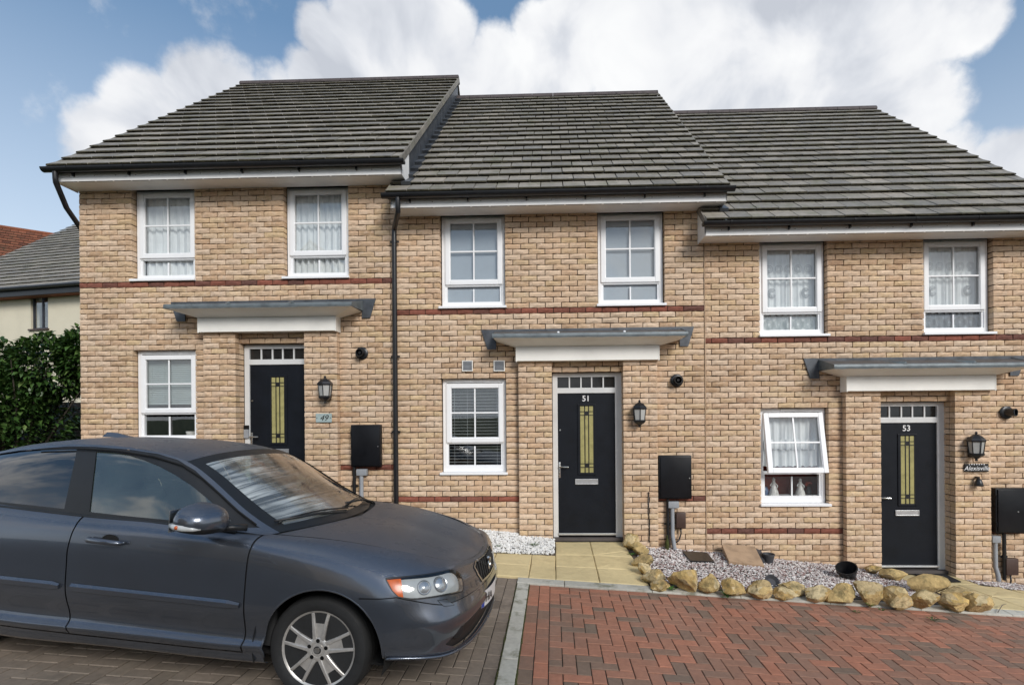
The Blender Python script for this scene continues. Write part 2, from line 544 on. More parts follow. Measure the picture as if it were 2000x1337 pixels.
plain('galvanised', (0.34, 0.40, 0.44), 0.4, metal=0.6, var=0.12)
glass('window_glass', (0.955, 0.965, 0.965), 1.0, 0.0, wobble=0.04)

# ------------------------------------------------------------------ bricks
B_L, B_H, COURSE, PITCH = 0.214, 0.0640, 0.075, 0.225
Z0C = -0.0375                                  # bottom of the red plinth course


def brick_variant(seed):
    """a rock-faced brick, 215 x 66 mm, front near y = 0, back at y = 0.1 (54 triangles at most)"""
    r = random.Random(seed)
    nx, nz = 5, 3
    vs, idx = [], {}
    for j in range(nz):
        for i in range(nx):
            ex, ez = i in (0, nx - 1), j in (0, nz - 1)
            x = B_L * i / (nx - 1) + (0 if ex else r.uniform(-.008, .008))
            z = B_H * j / (nz - 1) + (r.uniform(-.0045, .003) * (1 if j == 0 else -1) if ez else r.uniform(-.006, .006))
            y = r.uniform(-.0035, .0045) + (.0055 if (ex or ez) else -.003)
            idx[i, j] = len(vs)
            vs.append((x, y, z))
    fs = [(idx[i, j], idx[i + 1, j], idx[i + 1, j + 1], idx[i, j + 1]) for i in range(nx - 1) for j in range(nz - 1)]
    rim = [idx[i, 0] for i in range(nx)] + [idx[nx - 1, j] for j in range(1, nz)] + [idx[i, nz - 1] for i in range(nx - 2, -1, -1)] + [idx[0, j] for j in range(nz - 2, 0, -1)]
    b0 = len(vs)
    for k in rim:
        vs.append((vs[k][0], 0.1, vs[k][2]))
    n = len(rim)
    for k in range(n):
        fs.append((rim[(k + 1) % n], rim[k], b0 + k, b0 + (k + 1) % n))
    return np.array(vs), fs


N_BV = 10
BRICKS = [brick_variant(100 + i) for i in range(N_BV)]
BRICK_MESH = {}
for _mn in ('brick_buff', 'brick_red'):
    for _i, (_v, _f) in enumerate(BRICKS):
        _me = bpy.data.meshes.new('brick')
        _me.from_pydata(_v.tolist(), [], _f)
        _me.materials.append(MATS[_mn])
        BRICK_MESH[_mn, _i] = _me


def join_mesh(name, items, material, parent, kind='stuff', smooth=False):
    """items: list of (verts array, faces) -> one joined part"""
    vs, fs, o = [], [], 0
    for v, f in items:
        vs.append(v)
        fs.extend([tuple(i + o for i in q) for q in f])
        o += len(v)
    if not vs:
        return None
    me = bpy.data.meshes.new(name)
    me.from_pydata(np.concatenate(vs).tolist(), [], fs)
    return link(name, me, material, parent, smooth, kind)


def course_bricks(x0, x1, k, phase, openings, red=False):
    """bricks of course k between x0 and x1, cut at openings (x0, x1, z0, z1)"""
    z = Z0C + k * COURSE
    zc = z + 0.5 * COURSE
    spans = [(x0, x1)]
    for a, b, c, d in openings:
        if c < zc < d:
            nxt = []
            for s, e in spans:
                if b <= s or a >= e:
                    nxt.append((s, e))
                else:
                    if a > s:
                        nxt.append((s, a))
                    if b < e:
                        nxt.append((b, e))
            spans = nxt
    out = []
    off = phase + (PITCH / 2 if k % 2 else 0)
    for s, e in spans:
        n0 = math.floor((s - off) / PITCH) - 1
        n = n0
        run = []
        while off + n * PITCH < e:
            a = max(s, off + n * PITCH)
            b = min(e, off + n * PITCH + B_L)
            if b - a > 0.004:
                run.append([a, b])
            n += 1
        if len(run) > 1 and run[0][1] - run[0][0] < .07:        # no slivers: the next brick runs on
            run[1][0] = run[0][0]
            run.pop(0)
        if len(run) > 1 and run[-1][1] - run[-1][0] < .07:
            run[-2][1] = run[-1][1]
            run.pop()
        if run:
            run[0][0] = s if s > x0 + .01 else run[0][0]
            run[-1][1] = e if e < x1 - .01 else run[-1][1]
        out += [(a, b, z, red) for a, b in run]
    return out


def hidden_by_car(p):
    x, y, _ = to_pixel(p)
    return (x < 560 and y > 855) or (560 <= x < 960 and y > 880 + (x - 560) * 0.45)


def lay_bricks(parent, bricks, y, limit, sidemat='brick_buff'):
    """bricks: (x0, x1, z, red). The nearest full bricks become parts of their own, the rest one joined part."""
    full = [b for b in bricks if abs(b[1] - b[0] - B_L) < 0.002]
    cand = [b for b in full if in_view((b[0], y, b[2])) and not hidden_by_car((b[0], y, b[2]))]
    cand.sort(key=lambda b: cam_dist((b[0], y, b[2])))
    own = set(id(b) for b in cand[:limit])
    rest = {'brick_buff': [], 'brick_red': []}
    for b in bricks:
        mn = 'brick_red' if b[3] else 'brick_buff'
        i = random.randrange(N_BV)
        if id(b) in own:
            o = bpy.data.objects.new('brick', BRICK_MESH[mn, i])
            COL.objects.link(o)
            o.location = (b[0], y + random.uniform(-.0022, .002), b[2] + 0.0055 + random.uniform(-.001, .001))
            o.parent = parent
        else:
            v, f = BRICKS[i]
            w = v.copy()
            w[:, 0] = b[0] + w[:, 0] * (b[1] - b[0]) / B_L
            w[:, 1] += y + random.uniform(-.0022, .002)
            w[:, 2] += b[2] + 0.0045 + random.uniform(-.001, .001)
            rest[mn].append((w, f))
    for mn, it in rest.items():
        join_mesh('brickwork' if mn == 'brick_buff' else 'red_brickwork', it, mn, parent)
    return len(own)


# ------------------------------------------------------------------ tiled roof
def tile_piece(w, l, th, seed):
    r = random.Random(seed)
    j = lambda a: r.uniform(-a, a)
    # local: x across, y up the slope, z normal; lower edge at y = 0
    v = [(0.002, 0 + j(.003), 0), (w - .002, j(.003), 0), (w - .002, l, 0), (0.002, l, 0),
         (0.002, 0.001 + j(.003), th - .007), (w - .002, j(.003), th - .007), (w - .006, .011, th + j(.0015)), (.006, .011, th + j(.0015)), (.004, l, th), (w - .004, l, th)]
    f = [(0, 3, 2, 1), (0, 1, 5, 4), (4, 5, 6, 7), (7, 6, 9, 8), (0, 4, 7, 8, 3), (1, 2, 9, 6, 5)]
    return np.array(v), f


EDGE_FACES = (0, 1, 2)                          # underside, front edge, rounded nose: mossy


def roof_slope(parent, x0, x1, y_e, z_e, pitch, length, gauge, tw, matname, limit, th=0.019, lift=0.035, seed=1, half_offset=True, name='tile', flip=None):
    """tiles on the slope that rises in +y from the eave line; flip: a 4x4 matrix applied afterwards"""
    rnd = random.Random(seed)
    variants = [tile_piece(tw - .005, gauge + .075, th, seed * 31 + i) for i in range(6)]
    meshes = []
    for v, f in variants:
        me = bpy.data.meshes.new(name)
        me.from_pydata(v.tolist(), [], f)
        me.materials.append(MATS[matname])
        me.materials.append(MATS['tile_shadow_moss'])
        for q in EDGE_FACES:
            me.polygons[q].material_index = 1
        meshes.append(me)
    c, s = math.cos(pitch), math.sin(pitch)
    n = int(length / gauge)
    spots = []
    for k in range(n):
        L = k * gauge
        off = (tw / 2 if (k % 2 and half_offset) else 0)
        m = 0
        while x0 - off + m * tw < x1 - 0.02:
            a, b = x0 - off + m * tw, x0 - off + (m + 1) * tw
            spots.append((max(a, x0), min(b, x1), L, k))
            m += 1
    tilt = math.atan2(lift + .002, gauge)
    R = Matrix.Rotation(pitch - tilt, 4, 'X')

    def world(a, L):
        nrm = lift + .006
        return Vector((a, y_e + L * c - nrm * s, z_e + L * s + nrm * c))
    cand = [p for p in spots if p[1] - p[0] > tw - .01]
    P0 = parent.matrix_world if parent else Matrix()
    M = flip or Matrix()
    cand = [p for p in cand if in_view(M @ world(p[0], p[2]))]
    cand.sort(key=lambda p: cam_dist(M @ world(p[0], p[2])))
    own = set(id(p) for p in cand[:limit])
    rest = []
    for p in spots:
        i = rnd.randrange(6)
        J = Matrix.Rotation(rnd.uniform(-.006, .006), 4, 'Z') @ Matrix.Rotation(rnd.uniform(-.006, .006), 4, 'Y')
        T = M @ Matrix.Translation(world(p[0], p[2]) + Vector((0, 0, rnd.uniform(-.002, .003)))) @ R @ J
        if id(p) in own:
            o = bpy.data.objects.new(name, meshes[i])
            COL.objects.link(o)
            o.matrix_world = T
            o.parent = parent
        else:
            v, f = variants[i]
            w = v.copy()
            w[:, 0] *= (p[1] - p[0]) / tw
            h = np.c_[w, np.ones(len(w))] @ np.array(T).T
            rest.append((h[:, :3], f))
    jo = join_mesh(name + '_courses', rest, matname, parent)
    if jo:
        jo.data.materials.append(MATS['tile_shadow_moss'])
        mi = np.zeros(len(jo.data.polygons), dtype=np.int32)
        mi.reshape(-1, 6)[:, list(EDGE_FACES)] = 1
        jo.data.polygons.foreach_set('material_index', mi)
    return n


# ------------------------------------------------------------------ windows and doors
def rect_frame(mb, x0, x1, z0, z1, w, y0, y1, wb=None, bev=0.004):
    wl, wr, wbm, wt = (w, w, w, w) if wb is None else wb
    mb.box(x0, x0 + wl, y0, y1, z0, z1, bev)
    mb.box(x1 - wr, x1, y0, y1, z0, z1, bev)
    mb.box(x0 + wl - .002, x1 - wr + .002, y0 + .0015, y1, z0, z0 + wbm, bev)
    mb.box(x0 + wl - .002, x1 - wr + .002, y0 + .0015, y1, z1 - wt, z1, bev)
    return mb


def window(house, ox, oz, x0, x1, z0, z1, g0, g1, gz0, gz1, pz0, pz1, tilt=0.0, label=None):
    """casement over a fixed light. g: casement glass, p: lower pane (local to the house: add ox, oz)"""
    w = empty('window', (ox, 0, oz), house)
    if label:
        w['label'] = label
    yf = 0.085
    zs = (gz0 + pz1) / 2                        # the transom
    m = MB()
    rect_frame(m, x0, x1, z0, z1, .058, yf, yf + .07, wb=(.05, .05, pz0 - z0, .05))
    m.box(x0 + .048, x1 - .048, yf + .0015, yf + .068, zs - .03, zs + .012, .004)
    m.box(x0 + .048, x0 + .075, yf + .012, yf + .06, pz0 - .01, zs - .02, .003)
    m.box(x1 - .075, x1 - .048, yf + .012, yf + .06, pz0 - .01, zs - .02, .003)
    m.build('frame', 'upvc_white', w)
    MB().box(x0 - .028, x1 + .028, -.035, yf + .002, z0 - .034, z0 - .001, .004).build('sill', 'upvc_white', w)
    MB().box((x0 + x1) / 2 - .16, (x0 + x1) / 2 + .16, yf - .012, yf + .004, z1 - .035, z1 - .012, .004).build('trickle_vent', 'upvc_white', w)
    # casement, hung at the top
    sx0, sx1, sz0, sz1 = g0 - .073, g1 + .073, gz0 - .073, gz1 + .068
    cs = MB()
    rect_frame(cs, sx0, sx1, sz0, sz1, .066, yf - .02, yf + .03, bev=.009)
    rect_frame(cs, g0 - .012, g1 + .012, gz0 - .012, gz1 + .012, .013, yf - .008, yf + .02, bev=.003)
    piv = Matrix.Translation((0, yf, sz1)) @ Matrix.Rotation(tilt, 4, 'X') @ Matrix.Translation((0, -yf, -sz1))
    s = cs.build('casement', 'upvc_white', w)
    bars = MB().box((g0 + g1) / 2 - .0105, (g0 + g1) / 2 + .0105, yf - .001, yf + .012, gz0 - .001, gz1 + .001, .002)
    bars.box(g0 - .001, g1 + .001, yf - .003, yf + .0105, (gz0 + gz1) / 2 - .0105, (gz0 + gz1) / 2 + .0105, .002)
    b = bars.build('glazing_bars', 'upvc_white', w)
    mx, mz = (g0 + g1) / 2, (gz0 + gz1) / 2
    kids = [s, b]
    for a0, a1 in ((g0, mx), (mx, g1)):
        for c0, c1 in ((gz0, mz), (mz, gz1)):
            kids.append(MB().box(a0, a1, yf + .014, yf + .018, c0, c1).build('pane', 'window_glass', w))
    if tilt:
        for o in kids:
            o.data.transform(piv)
    MB().box((x0 + x1) / 2 - .01, (x0 + x1) / 2 + .01, yf + .012, yf + .03, pz0 - .001, pz1 + .001, .002).build('glazing_bar', 'upvc_white', w)
    for a0, a1 in ((x0 + .07, mx), (mx, x1 - .07)):
        MB().box(a0, a1, yf + .033, yf + .037, pz0, pz1).build('pane', 'window_glass', w)
    return w


def curtain(name, label, x0, x1, z0, z1, y, material, folds=9, amp=.018, seed=1, scallop=False, group=None):
    r = random.Random(seed)
    nx, nz = 90, 14
    ph = [r.uniform(0, 6.28) for _ in range(3)]
    vs, fs = [], []
    for j in range(nz + 1):
        for i in range(nx + 1):
            u, v = i / nx, j / nz
            a = amp * (0.55 + 0.45 * (1 - v))
            yy = y + a * math.sin(u * folds * 6.283 + ph[0] + .5 * math.sin(3 * v + ph[1])) + .4 * a * math.sin(u * folds * 13.7 + ph[2])
            zz = z0 + (z1 - z0) * v
            if scallop and j == 0:
                zz += .016 * abs(math.sin(u * 3.1416 * 9))
            vs.append((x0 + (x1 - x0) * u, yy, zz))
    for j in range(nz):
        for i in range(nx):
            k = j * (nx + 1) + i
            fs.append((k, k + 1, k + nx + 2, k + nx + 1))
    m = MB()
    m.add(vs, fs)
    o = m.build(name, material, None, smooth=True, fix=False)
    return tag(o, label, 'curtain', group)


def venetian(label, x0, x1, z0, z1, y, material, pitch, ang, depth=.05):
    t = empty('venetian_blind', ((x0 + x1) / 2, y, z0))
    tag(t, label, 'blind')
    cx = (x0 + x1) / 2
    MB().box(x0 - cx, x1 - cx, -.025, .025, z1 - z0 - .03, z1 - z0, .003).build('head_rail', material, t)
    n = int((z1 - z0 - .05) / pitch)
    me = None
    for k in range(n):
        if me is None:
            mb = MB()
            prof = [(-depth / 2, 0), (0, .004), (depth / 2, 0), (depth / 2, -.002), (0, .002), (-depth / 2, -.002)]
            c, s = math.cos(ang), math.sin(ang)
            mb.prism([(p[0] * c - p[1] * s, p[0] * s + p[1] * c) for p in prof], 'x', x0 - cx, x1 - cx)
            o = mb.build('slat', material, t)
            me = o.data
        else:
            o = bpy.data.objects.new('slat', me)
            COL.objects.link(o)
            o.parent = t
        o.location.z = .02 + k * pitch
    for xx in (x0 - cx + .09, x1 - cx - .09, -.12):
        MB().tube([(xx, -depth / 2, 0), (xx, -depth / 2, z1 - z0)], .0016, 5).build('cord', material, t)
    MB().box(x0 - cx, x1 - cx, -.02, .02, -.008, .008, .003).build('bottom_rail', material, t)
    return t


def number_mtx(x, y, z):
    return Matrix.Translation((x, y, z)) @ Matrix.Rotation(math.pi / 2, 4, 'X')


def front_door(house, ox, oz, number, opened=False):
    d = empty('front_door', (ox, 0, oz), house)
    yf = 0.10
    x0, x1, zb, zt = -2.105, -1.125, -.555, 1.755
    lx0, lx1, lzb, lzt = -2.038, -1.222, -.495, 1.468
    fr = MB()
    fr.box(x0, lx0 + .004, yf, yf + .07, zb, zt, .005)
    fr.box(lx1 - .004, x1 + .012, yf, yf + .07, zb, zt, .005)
    fr.box(lx0, lx1, yf + .002, yf + .07, 1.70, zt, .004)
    fr.box(lx0, lx1, yf + .002, yf + .07, lzt + .004, 1.548, .005)
    fr.build('door_frame', 'frame_grey_white', d)
    MB().box(lx0, lx1, yf + .03, yf + .036, 1.545, 1.703).build('fanlight_pane', 'dark_pane', d)
    for k in range(1, 5):
        xx = lx0 + (lx1 - lx0) * (k / 5 + (.012 if k < 3 else -.004))
        MB().box(xx - .0095, xx + .0095, yf + .012, yf + .032, 1.549, 1.699, .002).build('fanlight_bar', 'frame_grey_white', d)
    lf = MB().box(lx0 + .005, lx1 - .005, yf + .02, yf + .064, lzb, lzt, .003)
    # moulding round the glass and a low panel
    gx0, gx1, gz0, gz1 = -1.722, -1.528, .352, 1.287
    rect_frame(lf, gx0 - .034, gx1 + .034, gz0 - .034, gz1 + .034, .03, yf + .008, yf + .022, bev=.006)
    leaf = lf.build('door_leaf', 'door_navy', d)
    MB().box(gx0, gx1, yf + .014, yf + .021, gz0, gz1).build('door_glass', 'door_glass_yellow', d)
    ld = MB()
    for fx in (.0, .36, .64, 1.0):
        xx = gx0 + (gx1 - gx0) * fx
        ld.box(xx - .0065, xx + .0065, yf + .0095, yf + .0138, gz0, gz1)
    for zz in (gz1 - .075, gz1 - .125, gz0 + .075, gz0 + .125):
        ld.box(gx0, gx1, yf + .0099, yf + .0136, zz - .005, zz + .005)
    for zz in (gz1 - .1, gz0 + .1):
        ld.box(gx0 + .075, gx1 - .075, yf + .0103, yf + .0134, zz - .025, zz + .025)
    ld.build('leading', 'black_paint', d)
    lb = MB()
    rect_frame(lb, -1.795, -1.472, .185, .262, .013, yf + .006, yf + .021, bev=.003)
    lb.box(-1.784, -1.483, yf + .010, yf + .019, .197, .250)
    lb.build('letter_plate', 'aluminium', d)
    h = MB().box(-2.028, -1.998, yf + .010, yf + .021, .28, .50, .006)
    h.tube([(-2.012, yf + .015, .44), (-2.012, yf - .035, .44), (-2.0, yf - .042, .44), (-1.885, yf - .042, .437)], .0095, 8)
    h.build('handle', 'chrome', d, smooth='auto')
    MB().lathe([(0, .012), (.011, .012), (.013, 0)], 12, Matrix.Translation((-2.0, yf + .02, .955)) @ Matrix.Rotation(math.pi / 2, 4, 'X')).build('spy_hole', 'chrome', d)
    MB().box(lx0, lx1, yf - .012, yf + .03, lzb - .032, lzb - .004, .004).build('weather_bar', 'aluminium', d)
    MB().box(x0 - .01, x1 + .02, yf - .06, yf + .09, zb - .045, zb - .002, .004).build('threshold', 'threshold_stone', d)
    if number:
        text_mesh('door_number', number, .112, 'white_paint', d, number_mtx(-1.632, yf + .0175, 1.394), .002, bold=.0012)
    return d


# ------------------------------------------------------------------ one house of the terrace
HW, HSTEP = 4.4285, -0.45
PITCH_R = math.radians(42)
EAVE_Y, EAVE_Z = -0.40, 4.105
RIDGE_Y = 4.0


def canopy(house, ox, oz, clips):
    c = empty('porch_canopy', (ox, 0, oz), house)
    X0, X1, bx0, bx1 = -2.89, -0.335, -2.60, -0.655
    yb, yr = -.165, -.405
    MB().box(bx0, bx1, yb, -.009, 1.905, 2.098, .004).build('fascia_box', 'canopy_cream', c)
    MB().box(bx0 - .002, bx0 + .012, yb - .003, -.008, 1.897, 2.1).build('corner_trim', 'canopy_cream', c)
    MB().box(bx1 - .012, bx1 + .002, yb - .003, -.008, 1.897, 2.1).build('corner_trim', 'canopy_cream', c)
    # flared soffit
    o = [(X0 + .012, yr + .012, 2.188), (X1 - .012, yr + .012, 2.188), (X1 - .012, -.012, 2.188), (X0 + .012, -.012, 2.188)]
    i = [(bx0 + .01, yb + .01, 2.099), (bx1 - .01, yb + .01, 2.099), (bx1 - .01, -.012, 2.099), (bx0 + .01, -.012, 2.099)]
    MB().add(o + i, [(0, 1, 5, 4), (1, 2, 6, 5), (3, 0, 4, 7), (0, 3, 2, 1)]).build('soffit', 'canopy_cream', c)
    # lead roof: sloping top, thick rolled edge
    lr = MB()
    lr.add([(X0, yr, 2.19), (X1, yr, 2.19), (X1, -.016, 2.20), (X0, -.016, 2.20), (X0, yr, 2.238), (X1, yr, 2.238), (X1, -.016, 2.335), (X0, -.016, 2.335)],
           [(0, 1, 5, 4), (1, 2, 6, 5), (3, 0, 4, 7), (4, 5, 6, 7), (0, 3, 2, 1)])
    lr.build('lead_roof', 'lead', c)
    ed = MB()
    n = 26
    prof = []
    for k in range(n + 1):
        xx = X0 - .004 + (X1 - X0 + .008) * k / n
        j1, j2 = random.uniform(-.003, .003), random.uniform(-.004, .004)
        prof.append([(xx, yr - .006 + j1, 2.183 + j2), (xx, yr - .011 + j1, 2.21), (xx, yr - .006 + j1, 2.238 + j2 * .5), (xx, yr + .02, 2.25)])
    for k in range(n):
        a, b = prof[k], prof[k + 1]
        for q in range(3):
            ed.add([a[q], b[q], b[q + 1], a[q + 1]], [(0, 1, 2, 3)])
    for xx in (X0 - .004, X1 + .004):
        ed.add([(xx, yr - .006, 2.183), (xx, -.02, 2.20), (xx, -.02, 2.345), (xx, yr - .006, 2.238)], [(0, 1, 2, 3)])
    ed.build('rolled_edge', 'lead_pale', c, fix=False)
    fl = MB()
    tl = [(-3.093, 2.362), (-3.006, 2.087), (-2.885, 2.087), (-2.885, 2.30), (-.345, 2.31), (-.345, 2.10), (-.23, 2.10), (-.147, 2.37)]
    fl.prism(tl, 'y', -.021, -.004)
    fl.build('wall_flashing', 'lead', c)
    for fx in (.34, .68):
        xx = X0 + (X1 - X0) * fx
        if clips == 'bolt':
            MB().lathe([(0, .016), (.014, .012), (.02, 0), (.0201, -.02)], 12, Matrix.Translation((xx, yr + .03, 2.252)) @ Matrix.Rotation(math.radians(60), 4, 'X')).build('lead_clip', 'white_paint', c)
        else:
            s = 1 if clips == 'right' else -1
            MB().add([(xx, yr - .012, 2.236), (xx + .035 * s, yr - .012, 2.268), (xx + .05 * s, yr - .01, 2.23), (xx - .15 * s, yr + .18, 2.296), (xx + .03 * s, yr - .005, 2.274)],
                     [(0, 1, 2), (0, 1, 4), (3, 4, 1), (0, 3, 4)]).build('lead_clip', 'lead_pale', c, fix=False)
    return c


def gutter(house, x0, x1, oz, brackets=True):
    """half-round gutter with thickness, along x"""
    r, yc, zc = .056, -.418, 4.102 + oz
    m = MB()
    n = 12
    outer = [(yc + r * math.cos(math.pi + math.pi * k / n), zc + r * math.sin(math.pi + math.pi * k / n)) for k in range(n + 1)]
    inner = [(yc + (r - .005) * math.cos(math.pi + math.pi * k / n), zc + (r - .005) * math.sin(math.pi + math.pi * k / n)) for k in range(n, -1, -1)]
    ring = outer + inner
    N = len(ring)
    m.add([(x0, *p) for p in ring] + [(x1, *p) for p in ring], [(i, (i + 1) % N, N + (i + 1) % N, N + i) for i in range(N)])
    for xx in (x0, x1):
        m.prism(outer, 'x', xx - .004, xx + .004)
        m.tube([(xx - .012, p[0], p[1]) for p in outer], .0045, 5) if False else None
    g = m.build('gutter', 'black_plastic', house, smooth='auto')
    k = x0 + .35
    while k < x1 - .1:
        b = MB()
        big = [(yc + (r + .005) * math.cos(math.pi + math.pi * q / n), zc + (r + .005) * math.sin(math.pi + math.pi * q / n)) for q in range(n + 1)]
        sm = [(yc + (r + .001) * math.cos(math.pi + math.pi * q / n), zc + (r + .001) * math.sin(math.pi + math.pi * q / n)) for q in range(n, -1, -1)]
        ring = big + sm
        N = len(ring)
        b.add([(k - .012, *p) for p in ring] + [(k + .012, *p) for p in ring], [(i, (i + 1) % N, N + (i + 1) % N, N + i) for i in range(N)] +
              [(i, i + 1, N - 2 - i, N - 1 - i) for i in range(n)] + [(N + i, N + N - 1 - i, N + N - 2 - i, N + i + 1) for i in range(n)])
        b.box(k - .008, k + .008, -.372, -.336, zc - .085, zc - .03)
        b.build('bracket', 'black_plastic', g)
        k += .78
    return g


def terrace_house(h, seam0, seam1, roof0, roof1, fas0, fas1, number, label, brick_x0):
    ox, oz = h * HW, h * HSTEP
    house = empty('terraced_house', ((seam0 + seam1) / 2, 0, -0.56 + oz))
    tag(house, label, 'house', 'terraced houses stepping down the slope')
    bpy.context.view_layer.update()
    inv = Matrix.Translation((-(seam0 + seam1) / 2, 0, 0.56 - oz))

    def sub(name):
        e = empty(name, (0, 0, 0), house)
        e.matrix_parent_inverse = inv
        return e
    hub = sub('front_wall')          # world-coordinate holder: brick children are given in world metres
    # all children below are placed in world coordinates through matrix_parent_inverse
    wz0 = -1.5
    ops = [(-3.672, -2.752, 2.6625, 4.2), (-1.465, -.537, 2.6625, 4.2), (-3.672, -2.752, .3375, 1.6875), (-2.115, -1.113, -2.0, 1.7625)]
    ops = [(a + ox, b + ox, c, d) for a, b, c, d in ops]
    # mortar wall behind the bricks, with the openings left out
    xs = sorted({seam0, seam1, *[o[0] for o in ops], *[o[1] for o in ops]})
    zs = sorted({wz0, 4.0, *[o[2] for o in ops if o[2] > wz0], *[o[3] for o in ops if o[3] < 4.0]})
    m = MB()
    e = .009
    for i in range(len(xs) - 1):
        z_run = None
        for j in range(len(zs) - 1):
            xc, zc = (xs[i] + xs[i + 1]) / 2, (zs[j] + zs[j + 1]) / 2
            solid = not any(a < xc < b and c < zc < d for a, b, c, d in ops)
            if solid:
                def op(x, z):
                    return any(a < x < b and c < z < d for a, b, c, d in ops)
                xa = xs[i] + (e if op(xs[i] - .01, zc) else 0)
                xb = xs[i + 1] - (e if op(xs[i + 1] + .01, zc) else 0)
                za = zs[j] + (e if op(xc, zs[j] - .01) else 0)
                zb = zs[j + 1] - (e if op(xc, zs[j + 1] + .01) else 0)
                m.box(xa, xb, .019, .29, za + oz, zb + oz)
    # pier cores
    for a, b in ((-2.572, -2.113), (-1.135, -.673)):
        m.box(a + ox + e, b + ox - e, -.080, .019, wz0 + oz, 1.92 + oz)
    wall = m.build('wall', 'mortar', house, fix=False)
    wall.matrix_parent_inverse = inv
    bricks = []
    cov = (-2.572 + ox, -.673 + ox, -3.0, 1.9)
    piers = [(-2.572 + ox, -2.113 + ox, -3.0, 1.87), (-1.135 + ox, -.673 + ox, -3.0, 1.87)]
    for k in range(-14, 54):
        red = k in (0, 35)
        bricks += course_bricks(brick_x0 if brick_x0 else seam0 + .004, seam1 - .004, k, ox + .06, ops + piers, red)
    bricks = [(a, b, z + oz, r) for a, b, z, r in bricks]
    pier_b = []
    for p0, p1, _, _ in piers:
        w = p1 - p0
        for k in range(-14, 26):
            z = Z0C + k * COURSE + oz
            cuts = [(0, w / 2 - .005), (w / 2 + .005, w)] if k % 2 else [(0, w * .25 - .005), (w * .25 + .005, w * .75 - .005), (w * .75 + .005, w)]
            for a, b in cuts:
                pier_b.append((p0 + a, p0 + b, z, False))
    lay_bricks(wall, bricks, -.002, 290)
    # the piers: joined, plus the deep reveal bricks beside the door
    it = []
    for a, b, z, r in pier_b:
        v, f = BRICKS[random.randrange(N_BV)]
        w = v.copy()
        w[:, 0] = a + w[:, 0] * (b - a) / B_L
        w[:, 1] += -.100 + random.uniform(-.002, .002)
        w[:, 2] += z + .0045
        it.append((w, f))
        dx0, dx1 = -2.113 + ox, -1.135 + ox
        if abs(b - dx0) < .01 or abs(a - dx1) < .01:
            w = v.copy()
            w[:, 0] = a + w[:, 0] * (b - a) / B_L
            w[:, 1] = w[:, 1] * .95 + .006
            w[:, 2] += z + .0045
            it.append((w, f))
    pb = join_mesh('pier_brickwork', it, 'brick_buff', wall)
    # sides, back and floors of the shell
    sh = MB()
    if h == -1:
        sh.box(seam0, seam0 + .28, .29, 7.9, wz0 + oz, 4.0 + oz)
    if h == 1:
        sh.box(seam1 - .28, seam1, .29, 7.9, wz0 + oz, 4.0 + oz)
    sh.box(seam0 + .29, seam1 - .29, 7.62, 7.9, wz0 + oz, 4.0 + oz)
    sh.box(seam1 - .14, seam1 - .004, .30, 7.6, wz0 + oz, 4.0 + oz) if h < 1 else None
    s_ = sh.build('side_walls', 'mortar', house)
    s_.matrix_parent_inverse = inv
    fl = MB()
    fl.box(seam0 + .3, seam1 - .3, .30, 7.6, -.62 + oz, -.57 + oz)
    fl.box(seam0 + .3, seam1 - .3, .30, 7.6, 2.0 + oz, 2.25 + oz)
    fl.box(seam0 + .3, seam1 - .3, 3.2, 3.3, -.56 + oz, 3.98 + oz)
    fl.box(seam0 + .14, seam1 - .145, .31, 7.6, 3.985 + oz, 4.02 + oz)
    if h == 1:
        fl.box(ox - 3.9, ox - 2.5, .62, .66, -.55 + oz, 1.95 + oz)
    f_ = fl.build('floors', 'room_red' if h == 1 else 'room_dark', house)
    f_.matrix_parent_inverse = inv

    def fixp(o):
        o.matrix_parent_inverse = inv
        return o
    up = dict(z0=2.70, z1=3.985, gz0=3.089, gz1=3.886, pz0=2.775, pz1=2.958)
    fixp(window(house, ox, oz, -3.659, -2.764, up['z0'], up['z1'], -3.537, -2.872, up['gz0'], up['gz1'], up['pz0'], up['pz1']))
    fixp(window(house, ox, oz, -1.452, -.55, up['z0'], up['z1'], -1.341, -.666, up['gz0'], up['gz1'], up['pz0'], up['pz1']))
    fixp(window(house, ox, oz, -3.659, -2.764, .376, 1.684, -3.537, -2.872, .861, 1.554, .468, .735, tilt=math.radians(-11) if h == 1 else 0.0,
                label='ground floor window with its top-hung casement pushed open' if h == 1 else None))
    fixp(front_door(house, ox, oz, number if h >= 0 else ''))
    fixp(canopy(house, ox, oz, {-1: 'right', 0: 'bolt', 1: 'right'}[h]))
    # eaves
    fz0, fz1 = 3.955 + oz, 4.118 + oz
    ft = MB().box(fas0, fas1, -.335, -.317, fz0, fz1, .003)
    for xx, s in ((fas0, 1), (fas1, -1)):
        # boxed ends of the eaves
        ft.add([(xx, -.335, fz0), (xx, .02, fz0), (xx, .02, fz1 + .30), (xx, -.335, fz1), (xx + .012 * s, -.335, fz0), (xx + .012 * s, .02, fz0), (xx + .012 * s, .02, fz1 + .30), (xx + .012 * s, -.335, fz1)],
               [(0, 1, 2, 3), (7, 6, 5, 4), (0, 4, 5, 1), (0, 3, 7, 4), (3, 2, 6, 7), (1, 5, 6, 2)])
    fa = fixp(ft.build('fascia', 'fascia_white', house))
    nb = MB()
    xx = fas0 + .22
    while xx < fas1 - .1:
        nb.lathe([(0, .003), (.005, .002), (.006, 0)], 6, Matrix.Translation((xx, -.335, (fz0 + fz1) / 2 - .01)) @ Matrix.Rotation(math.pi / 2, 4, 'X'))
        xx += .32 + random.uniform(-.06, .06)
    nb.build('nail_heads', 'brown_plastic', fa)
    fixp(MB().box(fas0 + .012, fas1 - .012, -.317, -.001, fz0 + .012, fz0 + .024).build('soffit', 'fascia_white', house))
    sv = MB()
    xx = fas0 + .1
